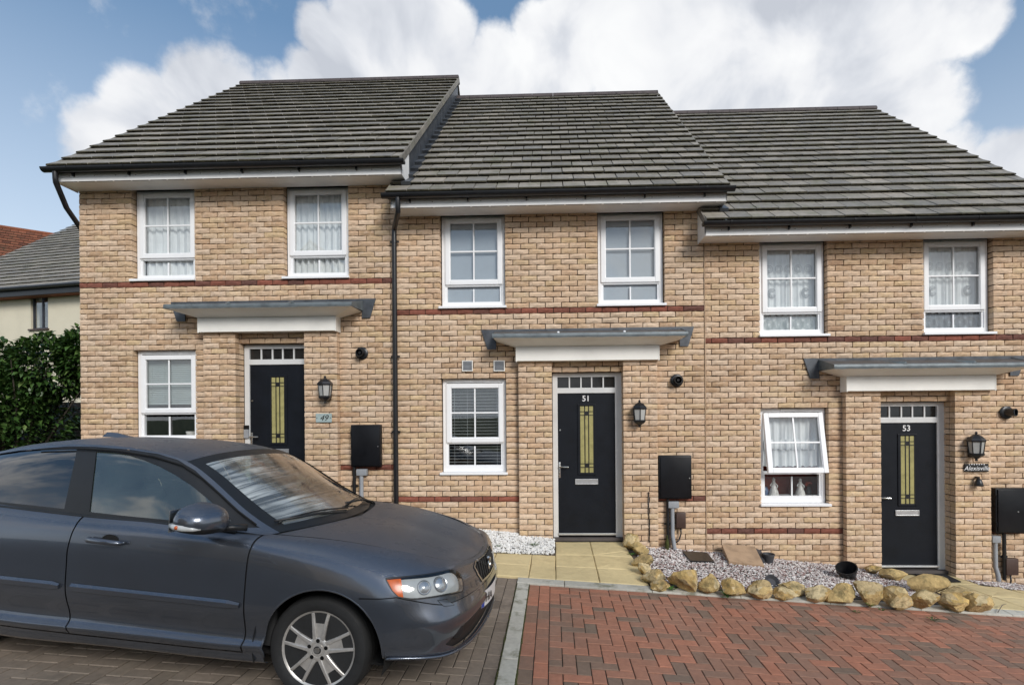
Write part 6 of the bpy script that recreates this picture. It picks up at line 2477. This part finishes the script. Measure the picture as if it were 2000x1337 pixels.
# interior: tub, dashboard, seats, wheel
inn = MB()
inn.box(-2.9, -.2, -.74, .74, .30, .34)
inn.box(-2.95, -2.9, -.70, .70, .34, 1.0)
for s in (-1, 1):
    inn.box(-2.9, -.3, s * .76 - .012, s * .76 + .012, .30, .955)
inn.build('cabin', 'car_interior', car)
MB().prism([(-.22, .70), (-.22, .935), (-.42, .955), (-.75, .93), (-.80, .85), (-.72, .62)], 'y', -.74, .74).build('dashboard', 'car_interior', car)
for sx, sy in ((-1.30, -.36), (-1.30, .36), (-2.15, -.36), (-2.15, .36)):
    st = empty('car_seat', (sx, sy, .36), car)
    MB().box(-.22, .30, -.25, .25, .0, .20, .05).build('cushion', 'car_seat', st, smooth=True)
    bm_ = MB().box(-.08, .08, -.25, .25, 0, .62, .06).build('backrest', 'car_seat', st, smooth=True)
    bm_.location = (-.24, 0, .14)
    bm_.rotation_euler.y = -.30
    hd = MB().box(-.05, .05, -.13, .13, 0, .17, .04).build('head_restraint', 'car_seat', st, smooth=True)
    hd.location = (-.45, 0, .76)
    hd.rotation_euler.y = -.25
MB().tube([Vector((-.98 + .06 * math.sin(a), -.36 + .185 * math.cos(a), .88 + .17 * math.sin(a))) for a in np.linspace(0, 6.28, 25)[:-1]], .015, 7, closed=True).build('steering_wheel', 'car_interior', car, smooth=True)
MB().box(-.83, -.79, -.10, .10, 1.235, 1.30, .015).build('rear_view_mirror', 'car_trim', car, smooth=True)
# underside and wheel wells keep the light out
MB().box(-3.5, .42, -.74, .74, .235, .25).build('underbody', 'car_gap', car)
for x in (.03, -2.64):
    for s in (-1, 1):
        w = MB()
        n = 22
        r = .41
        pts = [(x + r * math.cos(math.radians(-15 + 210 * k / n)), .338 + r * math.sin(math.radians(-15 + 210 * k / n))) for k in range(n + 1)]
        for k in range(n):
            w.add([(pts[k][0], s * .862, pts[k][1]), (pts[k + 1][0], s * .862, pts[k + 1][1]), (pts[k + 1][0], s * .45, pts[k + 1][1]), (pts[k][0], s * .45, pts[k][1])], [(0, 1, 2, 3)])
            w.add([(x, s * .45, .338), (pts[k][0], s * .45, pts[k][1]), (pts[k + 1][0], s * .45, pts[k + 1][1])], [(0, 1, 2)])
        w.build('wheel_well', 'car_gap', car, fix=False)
# rolled lips round the arches
for al in (AF, AR):
    P = BODY.ev(np.array([q for q in al[1:-1]]))
    N = BODY.nrm(np.array([q for q in al[1:-1]])) * BODY.outward()
    for s in (1, -1):
        MB().tube([Vector((p[0], p[1] * s, p[2])) + Vector((n[0], n[1] * s, n[2])) * -.006 for p, n in zip(P, N)], .0075, 6).build('arch_lip', 'car_paint', car, smooth=True)

# rubbing strips, handles, mirrors
for s in (-1, 1):
    for x0, x1 in ((-.458, -1.560), (-1.640, -2.30)):
        pts = []
        n = 14
        for k in range(n + 1):
            x = x0 + (x1 - x0) * k / n
            z = .572 + .012 * (x + .458) / -1.1
            pts.append((x, z))
        uvp = BODY.inv(pts, g_xz, SIDE)
        P = BODY.ev(np.array(uvp))
        mb = MB()
        for k in range(n):
            a, b = P[k], P[k + 1]
            h = [.026, .026]
            if k == 0:
                h[0] = .016
            ring = lambda p, hh: [(p[0], s * (-p[1] + .001), p[2] - hh), (p[0], s * (-p[1] + .013), p[2] - hh * .7), (p[0], s * (-p[1] + .016), p[2] + hh * .4), (p[0], s * (-p[1] + .004), p[2] + hh)]
            r0, r1 = ring(a, h[0]), ring(b, h[1])
            for q in range(3):
                mb.add([r0[q], r1[q], r1[q + 1], r0[q + 1]], [(0, 1, 2, 3)])
            if k == 0:
                mb.add(r0, [(0, 1, 2, 3)])
        mb.build('rubbing_strip', 'car_paint', doors['front_door' if x0 > -1 else 'rear_door'][0 if s < 0 else 1], fix=False, smooth='auto')
    for hx_, dk in ((-1.345, 'front_door'), (-2.27, 'rear_door')):
        p = BODY.ev(np.array(BODY.inv([(hx_, .885)], g_xz, SIDE)))[0]
        c = Vector((p[0], s * -p[1], p[2]))
        d = doors[dk][0 if s < 0 else 1]
        MB().lathe([(0, -.001), (.055, -.001), (.06, .0015)], 22, Matrix.Translation(c + Vector((.01, s * -.002, -.004))) @ Matrix.Rotation(math.pi / 2 * (1 if s < 0 else -1), 4, 'X') @ Matrix.Scale(.72, 4, (0, 1, 0))).build('handle_recess', 'car_gap', d)
        MB().tube([c + Vector((.115, s * .012, -.004)), c + Vector((.10, s * .034, -.002)), c + Vector((0, s * .040, .002)), c + Vector((-.10, s * .034, .004)), c + Vector((-.118, s * .010, .005))], [.010, .015, .0165, .0165, .014], 10).build('door_handle', 'car_paint', d, smooth=True)
    # mirror: shell, glass, arm, indicator
    # (the far one is folded back against its window)
    mr = empty('wing_mirror', parent=car)
    K = Matrix() if s < 0 else Matrix.Translation((-.27, -.06, 0)) @ Matrix.Translation((-.62, .90, 0)) @ Matrix.Rotation(math.radians(62), 4, 'Z') @ Matrix.Translation((.62, -.90, 0))

    def sup(v, e):
        return math.copysign(abs(v) ** e, v)
    for nm, mt, zlo, zhi in (('mirror_shell', 'car_paint', -.30, 1.01), ('mirror_under', 'car_trim', -1.01, -.30)):
        mb = MB()
        nu, nv = 32, 12
        for j in range(nv + 1):
            zz = zlo + (zhi - zlo) * j / nv
            zz = max(-1, min(1, zz))
            rr = (1 - abs(zz) ** 2.6) ** (1 / 2.3)
            for i in range(nu):
                a_ = 6.2832 * i / nu
                x, y = sup(math.cos(a_), .75) * rr, sup(math.sin(a_), .75) * rr
                px_ = -.695 + x * (.075 if x < 0 else .155 - .03 * y * s)
                py_ = s * .985 + y * .128
                pz_ = 1.077 + zz * (.100 if zz > 0 else .074) * (1 - .16 * y * s) + (-.012 if x > 0 else 0) * x
                mb.v.append(tuple(K @ Vector((px_, py_, pz_))))
        for j in range(nv):
            for i in range(nu):
                mb.f.append((j * nu + i, j * nu + (i + 1) % nu, (j + 1) * nu + (i + 1) % nu, (j + 1) * nu + i))
        mb.build(nm, mt, mr, smooth='auto')

    def kt(pts):
        return [K @ Vector(p) for p in pts]
    o = MB().box(-.772, -.768, s * .985 - .105, s * .985 + .105, 1.02, 1.145, .001).build('mirror_glass', 'chrome', mr)
    o.data.transform(K)
    MB().tube(kt([(-.50, s * .80, 1.015), (-.56, s * .85, 1.02), (-.62, s * .90, 1.02), (-.68, s * .95, 1.022)]), [.022, .022, .026, .024], 8).build('mirror_arm', 'car_trim', mr, smooth=True)
    MB().tube(kt([(-.762, s * 1.085, 1.062), (-.72, s * 1.104, 1.060), (-.67, s * 1.106, 1.056), (-.62, s * 1.09, 1.052), (-.59, s * 1.072, 1.05)]), [.015, .019, .018, .014, .006], 8).build('mirror_indicator', 'lamp_milky', mr, smooth=True)
    MB().lathe([(0, .010), (.010, .006), (.012, 0)], 10, K @ Matrix.Translation((-.70, s * 1.118, 1.06)) @ Matrix.Rotation(math.pi / 2 * (1 if s < 0 else -1), 4, 'X')).build('indicator_bulb', 'amber', mr, smooth=True)

# shark-fin aerial, grille bars, badge, number plate
MB().add([(-2.05, -.03, 1.455), (-2.05, .03, 1.455), (-2.30, .034, 1.448), (-2.30, -.034, 1.448), (-2.20, 0, 1.486), (-2.29, 0, 1.486)], [(0, 1, 4), (1, 2, 5, 4), (3, 0, 4, 5), (2, 3, 5)]).build('aerial_fin', 'car_paint', car, smooth='auto')
gr = empty('grille', parent=car)
for k in range(11):
    y = -.25 + k * .05
    p = BODY.ev(np.array([(umax - abs(y) * 1.0, vb[8]), (umax - abs(y), vb[6] + .03)]))
    MB().tube([(p[0][0] - .004, y, p[0][2] + .02), (p[1][0] - .004, y, p[1][2])], .0065, 6).build('grille_bar', 'car_trim', gr)
pa, pb_ = BODY.ev(np.array([(us + .03, vb[9]), (umax - .04, vb[6] + .03)]))
MB().tube([Vector((pa[0] + .004, -.19, pa[2] - .004)), Vector((pb_[0] - .012, .14, pb_[2] + .01))], .009, 8).build('grille_slash', 'chrome', gr)
_c = (Vector(pa) * Vector((1, 0, 1)) if False else Vector(((pa[0] + pb_[0]) / 2 + .022, -.01, (pa[2] + pb_[2]) / 2 + .003)))
MB().lathe([(.028, 0), (.044, .004), (.044, .010), (.028, .012), (.026, .006)], 22, Matrix.Translation(_c) @ Matrix.Rotation(math.pi / 2, 4, 'Y')).build('badge_ring', 'chrome', gr, smooth='auto')
MB().tube([_c + Vector((.008, -.035, .03)), _c + Vector((.008, -.062, .058))], [.007, .010], 6).build('badge_arrow', 'chrome', gr)
npl = empty('number_plate', parent=car)
_pm = MB()
_pp = []
for k in range(13):
    y = -.26 + .52 * k / 12
    xx = .914 - .10 * (abs(y) / .30) ** 2.2 * .42
    _pp.append((xx, y))
for k in range(12):
    (xa, ya), (xb, yb) = _pp[k], _pp[k + 1]
    _pm.add([(xa, ya, .455), (xb, yb, .455), (xb, yb, .566), (xa, ya, .566)], [(0, 1, 2, 3)])
_pm.build('plate', 'plate_yellowwhite', npl, fix=False)
MB().add([(_pp[0][0] + .002, -.26, .457), (_pp[1][0] + .002, -.214, .457), (_pp[1][0] + .002, -.214, .564), (_pp[0][0] + .002, -.26, .564)], [(0, 1, 2, 3)]).build('plate_band', 'plate_blue', npl, fix=False)
text_mesh('plate_text', 'HA', .085, 'black_paint', npl, Matrix.Translation((.914, -.15, .511)) @ Matrix.Rotation(math.radians(-12), 4, 'Z') @ Matrix(((0, 0, 1, 0), (1, 0, 0, 0), (0, 1, 0, 0), (0, 0, 0, 1))), .001)
# slats in the lower intake and a pale splitter lip
for k, (zz, xx) in enumerate(((.385, .862), (.415, .862), (.445, .868))):
    MB().tube([(xx - .02 - .32 * abs(y) ** 2.3, y, zz) for y in np.linspace(-.52, .52, 17)], .006, 6).build('intake_slat', 'car_trim', car, smooth=True)
for s in (1, -1):
    P = BODY.ev(np.array([(u, vb[1] + .004) for u in np.linspace(BODY.ku[9] - .0, umax, 30)]))
    MB().tube([Vector((p[0] + .004, p[1] * s * 1.008, p[2] - .004)) for p in P], .009, 7).build('splitter_lip', 'car_paint', car, smooth=True)
    q = BODY.ev(np.array([(BODY.ku[12] - .04, vb[3] + .03)]))[0]
    MB().lathe([(0, .006), (.035, .004), (.045, 0), (.05, -.012)], 18, Matrix.Translation((q[0] - .004, q[1] * s, q[2])) @ Matrix.Rotation(-s * math.radians(38), 4, 'Z') @ Matrix.Rotation(math.pi / 2, 4, 'Y')).build('fog_lamp', 'car_trim', car, smooth='auto')
# tail lamps
for s in (-1, 1):
    MB().box(-3.60, -3.30, s * .74 - .05, s * .74 + .03, .80, 1.02, .03).build('tail_lamp', 'flower_red', car, smooth='auto')


def wheel(x, s, steer=0.0):
    w = empty('wheel', (x, s * .80, .318), car)
    w.rotation_euler.z = steer
    A = Matrix.Rotation(math.pi / 2 if s < 0 else -math.pi / 2, 4, 'X')      # local z of the lathe -> outwards
    ty = MB().lathe([(.222, -.175), (.236, -.195), (.27, -.205), (.297, -.20), (.312, -.185), (.3175, -.15), (.318, -.10), (.3175, -.05), (.312, -.015), (.298, .002), (.270, .008), (.240, .002), (.224, -.012)], 56, A)
    t_ = ty.build('tyre', 'tyre_rubber', w, smooth='auto')
    for gz_ in (-.06, -.10, -.14):
        MB().lathe([(.3185, gz_ - .006), (.3186, gz_ + .006)], 56, A).build('tread_groove', 'car_gap', t_)
    MB().lathe([(.205, -.18), (.205, -.06), (.212, -.03), (.214, -.016), (.222, -.008), (.230, -.004), (.232, -.010), (.226, -.02)], 56, A).build('rim', 'alloy', w, smooth='auto')
    MB().lathe([(0, -.085), (.145, -.085), (.147, -.10), (0, -.10)], 32, A).build('brake_disc', 'brake_disc', w, smooth='auto')
    MB().lathe([(0, -.17), (.20, -.17)], 32, A).build('hub_back', 'car_gap', w)
    for k in range(5):
        a = math.radians(90 + 72 * k) if s < 0 else math.radians(90 - 72 * k)
        R = A @ Matrix.Rotation(a, 4, 'Z')
        for side in (-1, 1):
            bm = bmesh.new()
            sec = []
            for r, off, wd, zt, zb in ((.040, .020, .030, .000, -.030), (.085, .027, .024, .003, -.036), (.14, .036, .021, .001, -.036), (.19, .045, .021, -.005, -.036), (.218, .051, .023, -.010, -.036)):
                c = side * off
                sec.append([bm.verts.new(R @ Vector((r, c - wd / 2 - .003, zb))), bm.verts.new(R @ Vector((r, c - wd / 2, zt - .004))), bm.verts.new(R @ Vector((r, c - wd / 2 + .004, zt))), bm.verts.new(R @ Vector((r, c + wd / 2 - .004, zt))), bm.verts.new(R @ Vector((r, c + wd / 2, zt - .004))), bm.verts.new(R @ Vector((r, c + wd / 2 + .003, zb)))])
            for i in range(len(sec) - 1):
                for j in range(6):
                    bm.faces.new((sec[i][j], sec[i][(j + 1) % 6], sec[i + 1][(j + 1) % 6], sec[i + 1][j]))
            bmesh.ops.recalc_face_normals(bm, faces=bm.faces)
            MB().bm(bm).build('spoke', 'alloy', w, smooth='auto')
        # web low between the twin bars
        MB().add([R @ Vector(p) for p in ((.06, -.024, -.006), (.185, -.038, -.014), (.185, .038, -.014), (.06, .024, -.006))], [(0, 1, 2, 3)]).build('spoke_web', 'alloy', w, fix=False)
    MB().lathe([(.07, -.03), (.072, -.004), (.06, .003), (.045, .003), (.043, -.002), (.036, -.002), (.035, .004), (0, .006)], 30, A).build('hub', 'alloy', w, smooth='auto')
    MB().lathe([(0, .0075), (.022, .007), (.024, .005)], 20, A).build('hub_badge', 'car_trim', w, smooth='auto')
    MB().lathe([(.013, .009), (.018, .0095), (.018, .007), (.013, .007)], 18, A).build('badge_ring', 'chrome', w, smooth='auto')
    for k in range(5):
        a = math.radians(90 + 72 * k)
        MB().lathe([(0, -.004), (.0085, -.002), (.0105, -.012)], 8, A @ Matrix.Translation((.055 * math.cos(a), .055 * math.sin(a), .0035))).build('wheel_bolt', 'car_trim', w)
        MB().lathe([(0, .0005), (.0125, .0005)], 12, A @ Matrix.Translation((.055 * math.cos(a), .055 * math.sin(a), .0030))).build('bolt_recess', 'car_gap', w)
    return w


for _x in (0.0, -2.64):
    for _s in (-1, 1):
        wheel(_x, _s)

# ------------------------------------------------------------------ hedge and fence beyond the end house
def leaf_mat():
    m, t, b = mat('laurel_leaf')
    r, pos = piece_rand(t)
    c = t.ramp(r, ((0.0, (0.022, 0.055, 0.014)), (0.35, (0.04, 0.09, 0.02)), (0.7, (0.06, 0.125, 0.028)), (0.92, (0.10, 0.17, 0.045)), (1.0, (0.14, 0.20, 0.06))))
    t.link(c, b.inputs['Base Color'])
    b.inputs['Roughness'].default_value = .38
    b.inputs['Specular IOR Level'].default_value = .45
    b.inputs['Subsurface Weight'].default_value = 0.0
    m2, t2, b2 = mat('bark')
    b2.inputs['Base Color'].default_value = (.05, .04, .03, 1)
    b2.inputs['Roughness'].default_value = .9


leaf_mat()


def laurel(name, label, c, size, n, seed, lobes, leaf=.125):
    r = np.random.default_rng(seed)
    t = empty(name, c)
    tag(t, label, 'shrub')
    tr = MB()
    tips = []
    for k in range(16):
        a, rr = r.uniform(0, 6.28), r.uniform(.2, .9)
        tip = Vector((math.cos(a) * rr * size[0], math.sin(a) * rr * size[1], size[2] * r.uniform(.5, .98)))
        base = Vector((math.cos(a) * .12, math.sin(a) * .10, 0))
        mid = base.lerp(tip, .5) + Vector((r.uniform(-.1, .1), r.uniform(-.1, .1), .1))
        tr.tube([base, mid, tip], [.028, .016, .005], 6)
        tips.append(tip)
    tr.build('trunk', 'bark', t, kind='stuff')
    V, F = [], []
    o = 0
    cnt = 0
    while cnt < n:
        L = lobes[r.integers(len(lobes))]
        d = r.normal(size=3)
        d /= np.linalg.norm(d)
        rad = r.uniform(.45, 1.0) ** .35
        wob = 1 + .22 * mnoise.noise(Vector(d) * 2.4 + Vector((seed, L[0], 0)))
        p = np.array(L[:3]) + d * np.array(L[3:6]) * rad * wob
        if p[2] < .02:
            continue
        # leaves in sprays: outward and up, drooping tip
        out = Vector(d * np.array((1, 1, .55)) + np.array((0, 0, .35)) + r.normal(size=3) * .45).normalized()
        side = out.cross(Vector((0, 0, 1)))
        if side.length < .1:
            side = Vector((1, 0, 0))
        side = (side.normalized() + Vector(r.normal(size=3)) * .25).normalized()
        l = leaf * r.uniform(.65, 1.25)
        w = l * .25
        up = side.cross(out).normalized()
        P = Vector(p)
        m1 = P + out * l * .5
        tip = P + out * l * .95 - Vector((0, 0, l * .22))
        V += [P, m1 - side * w + up * w * .35, m1, m1 + side * w + up * w * .35, tip]
        F += [(o, o + 1, o + 2), (o, o + 2, o + 3), (o + 1, o + 4, o + 2), (o + 2, o + 4, o + 3)]
        o += 5
        cnt += 1
    me = bpy.data.meshes.new('crown')
    me.from_pydata([tuple(v) for v in V], [], F)
    link('crown', me, 'laurel_leaf', t, kind='stuff', smooth=True)
    return t


laurel('laurel_shrub', 'large glossy green laurel filling the gap left of the end house', (-10.75, .9, .25), (1.2, .8, 2.2), 17000, 3,
       [(-.55, 0, .9, .85, .75, .95), (.05, 0, .8, .62, .75, .8), (-.5, 0, 1.55, .75, .6, .65), (.45, .1, 1.75, .55, .5, .50), (-.85, -.1, 1.75, .55, .5, .55), (1.0, .2, 1.92, .42, .4, .45), (-.25, -.2, 1.2, .8, .6, .6)])
laurel('laurel_shrub', 'glossy laurel at the left edge behind the car roof', (-12.7, .7, .35), (1.1, .8, 2.0), 7000, 4,
       [(0, 0, .9, 1.0, .75, .95), (-.4, 0, 1.5, .8, .6, .6), (.5, 0, 1.5, .7, .55, .6)])
_f = empty('board_fence', (-10.1, 2.3, .2))
tag(_f, 'dark weathered board fence behind the laurel beside the end house', 'fence')
_x = -2.6
_k = 0
while _x < 1.35:
    _w = .145
    _h = 1.28 + random.uniform(-.015, .015)
    MB().box(_x, _x + _w, (-.012 if _k % 2 else .012), (.008 if _k % 2 else .032), -.3, _h, .003).build('fence_board', 'wood_fence', _f)
    _x += .138
    _k += 1
for _z in (.25, 1.0):
    MB().box(-2.6, 1.35, .036, .08, _z, _z + .08).build('fence_rail', 'wood_fence', _f)

# ------------------------------------------------------------------ the cream house and the red roof beyond
def far_house():
    h = empty('cream_house', (-18.45, 9.1, 0))
    tag(h, 'cream rendered house with a grey tiled roof beyond the laurel', 'house', 'houses beyond the terrace')
    inv = Matrix.Translation((18.45, -9.1, 0))
    wx0, wx1 = pix_plane(50, 600, 9.1).x, pix_plane(92, 600, 9.1).x
    z0, z1 = pix_plane(70, 641, 9.1).z, pix_plane(70, 574, 9.1).z
    m = MB()
    X0, X1, Zt = -23.8, -12.5, 5.3
    for a, b, c, d in ((X0, wx0, -.6, Zt), (wx1, X1, -.6, Zt), (wx0, wx1, -.6, z0), (wx0, wx1, z1, Zt)):
        m.box(a, b, 9.1, 9.35, c, d)
    m.box(X0, X0 + .25, 9.36, 16, -.6, Zt)
    m.prism([(9.1, Zt), (14.2, 9.6), (19.3, Zt)], 'x', X0 + .02, X0 + .24)
    m.build('wall', 'render_cream', h).matrix_parent_inverse = inv
    w = empty('window', (0, 0, 0), h)
    w.matrix_parent_inverse = inv
    fr = MB()
    rect_frame(fr, wx0, wx1, z0, z1, .05, 9.16, 9.22)
    fr.box((wx0 + wx1) / 2 + .02, (wx0 + wx1) / 2 + .07, 9.159, 9.222, z0 + .03, z1 - .03)
    plain('frame_dark', (.035, .038, .05), .4, var=.1)
    fr.build('frame', 'frame_dark', w)
    MB().box(wx0 + .02, (wx0 + wx1) / 2 + .03, 9.185, 9.19, z0 + .03, z1 - .03).build('pane', 'window_glass', w)
    MB().box((wx0 + wx1) / 2 + .06, wx1 - .02, 9.185, 9.19, z0 + .03, z1 - .03).build('pane', 'window_glass', w)
    MB().box(wx0 - .05, wx1 + .05, 9.04, 9.17, z0 - .05, z0 - .002).build('sill', 'brown_plastic', w)
    MB().box(wx0 - .1, wx1 + .1, 9.5, 9.55, z0 - .2, z1 + .1).build('room_back', 'room_dark', w)
    ez, ey, p = 5.40, 8.72, math.radians(40)
    rd = MB()
    L = 7.2
    c, s = math.cos(p), math.sin(p)
    rd.prism([(ey + .03, ez - .02), (ey + L * c, ez + L * s - .03), (ey + 2 * L * c, ez - .03), (ey + 2 * L * c, ez - .12), (ey + L * c, ez + L * s - .15), (ey + .05, ez - .1)], 'x', -23.85, X1)
    roof = rd.build('roof', 'tile_shadow_moss', h)
    roof.matrix_parent_inverse = inv
    roof_slope(roof, -23.9, X1, ey, ez, p, L, .31, .33, 'roof_tile', 120, seed=44)
    g = MB().tube([(-23.9, ey - .06, ez - .01), (X1, ey - .06, ez - .01)], .06, 10).build('gutter', 'black_plastic', h)
    g.matrix_parent_inverse = inv
    g = MB().box(-23.8, X1, ey + .02, ey + .05, ez - .24, ez - .05).build('fascia', 'black_plastic', h)
    g.matrix_parent_inverse = inv
    g = MB().box(-23.8, X1, ey + .05, 9.11, ez - .25, ez - .22).build('soffit', 'red_tile', h)
    g.matrix_parent_inverse = inv

    h.rotation_euler.z = math.radians(-10)      # stands at an angle to the terrace


far_house()


def red_house():
    A, B = Vector((-33.4, 21.9, 12.3)), Vector((-31.5, 23.4, 12.3))
    d = (B - A).normalized()
    h = empty('red_roofed_house', (A.x, A.y, 0))
    tag(h, 'farthest house showing only a red tiled roof at the left edge', 'house', 'houses beyond the terrace')
    inv = Matrix.Translation((-A.x, -A.y, 0))
    ang = math.atan2(d.y, d.x)
    L = 8.0
    p = math.radians(43)
    # local frame: x along the ridge, y up the slope; origin at the eave below a point 6 m left of A
    M = Matrix.Translation(A - d * 6.0) @ Matrix.Rotation(ang, 4, 'Z')
    ey, ez = -L * math.cos(p), -L * math.sin(p)
    rd = MB()
    tri = [(ey, ez - .03), (0, -.04), (-ey, ez - .03), (-ey, ez - .15), (0, -.18), (ey, ez - .15)]
    rd.prism(tri, 'x', 0, 9.2)
    roof = rd.build('roof', 'tile_shadow_moss', h)
    roof.data.transform(M)
    roof.matrix_parent_inverse = inv
    roof_slope(roof, 0, 9.2, ey, ez, p, L, .28, .33, 'red_tile', 120, th=.022, lift=.034, seed=45, flip=M)
    rt = MB()
    rt.tube([M @ Vector((0, 0, .02)), M @ Vector((9.2, 0, .02))], .1, 10)
    rt.build('ridge', 'red_tile', roof)
    wl = MB()
    wl.prism([(ey + .35, -9.5 + .6), (ey + .35, ez + .2), (0, -.25), (-ey - .35, ez + .2), (-ey - .35, -9.5 + .6)], 'x', .3, 8.9)
    w = wl.build('wall', 'brick_red', h)
    w.data.transform(M)
    w.matrix_parent_inverse = inv


red_house()


# ------------------------------------------------------------------ the house across the road, seen only in the panes and the paint
def opposite_house(x, y, w, eave, rise, label, wallmat):
    h = empty('facing_house', (x, y, gz(x)))
    tag(h, label, 'house', 'houses across the road')
    z0 = gz(x)
    m = MB()
    e, r = eave - z0, eave + rise - z0
    m.prism([(-w / 2, -.6), (w / 2, -.6), (w / 2, e), (0, r), (-w / 2, e)], 'y', -8, 0)
    m.build('wall', wallmat, h)
    p = math.atan2(rise, w / 2)
    for s in (-1, 1):
        q = MB()
        o = .35
        q.add([(s * (w / 2 + o), -8.3, e - o * math.tan(p)), (0, -8.3, r), (0, .32, r), (s * (w / 2 + o), .32, e - o * math.tan(p)),
               (s * (w / 2 + o), -8.3, e - o * math.tan(p) + .14), (0, -8.3, r + .16), (0, .32, r + .16), (s * (w / 2 + o), .32, e - o * math.tan(p) + .14)],
              [(0, 1, 2, 3), (4, 5, 6, 7), (0, 1, 5, 4), (2, 3, 7, 6), (3, 0, 4, 7), (1, 2, 6, 5)])
        q.build('roof_slope', 'roof_tile', h)
        b = MB()
        b.add([(s * (w / 2 + o), .30, e - o * math.tan(p) - .16), (0, .30, r - .16), (0, .30, r + .02), (s * (w / 2 + o), .30, e - o * math.tan(p) + .02),
               (s * (w / 2 + o), .34, e - o * math.tan(p) - .16), (0, .34, r - .16), (0, .34, r + .02), (s * (w / 2 + o), .34, e - o * math.tan(p) + .02)],
              [(0, 1, 2, 3), (7, 6, 5, 4), (0, 4, 5, 1), (3, 2, 6, 7), (0, 3, 7, 4)])
        b.build('bargeboard', 'fascia_white', h)
    for wx, wz_ in ((-1.6, 1.0), (1.6, 1.0), (-1.6, 3.4), (1.6, 3.4)):
        f = MB()
        rect_frame(f, wx - .5, wx + .5, wz_, wz_ + 1.2, .07, .002, .05)
        win = f.build('window', 'upvc_white', h)
        MB().box(wx - .45, wx + .45, .006, .012, wz_ + .05, wz_ + 1.15).build('pane', 'dark_pane', win)
    return h


opposite_house(-12.4, -14.5, 7.2, 5.0, 3.6, 'gabled brick house across the road to the left', 'brick_buff')
opposite_house(4.5, -17.5, 7.2, 4.4, 3.4, 'gabled brick house across the road to the right', 'brick_buff')
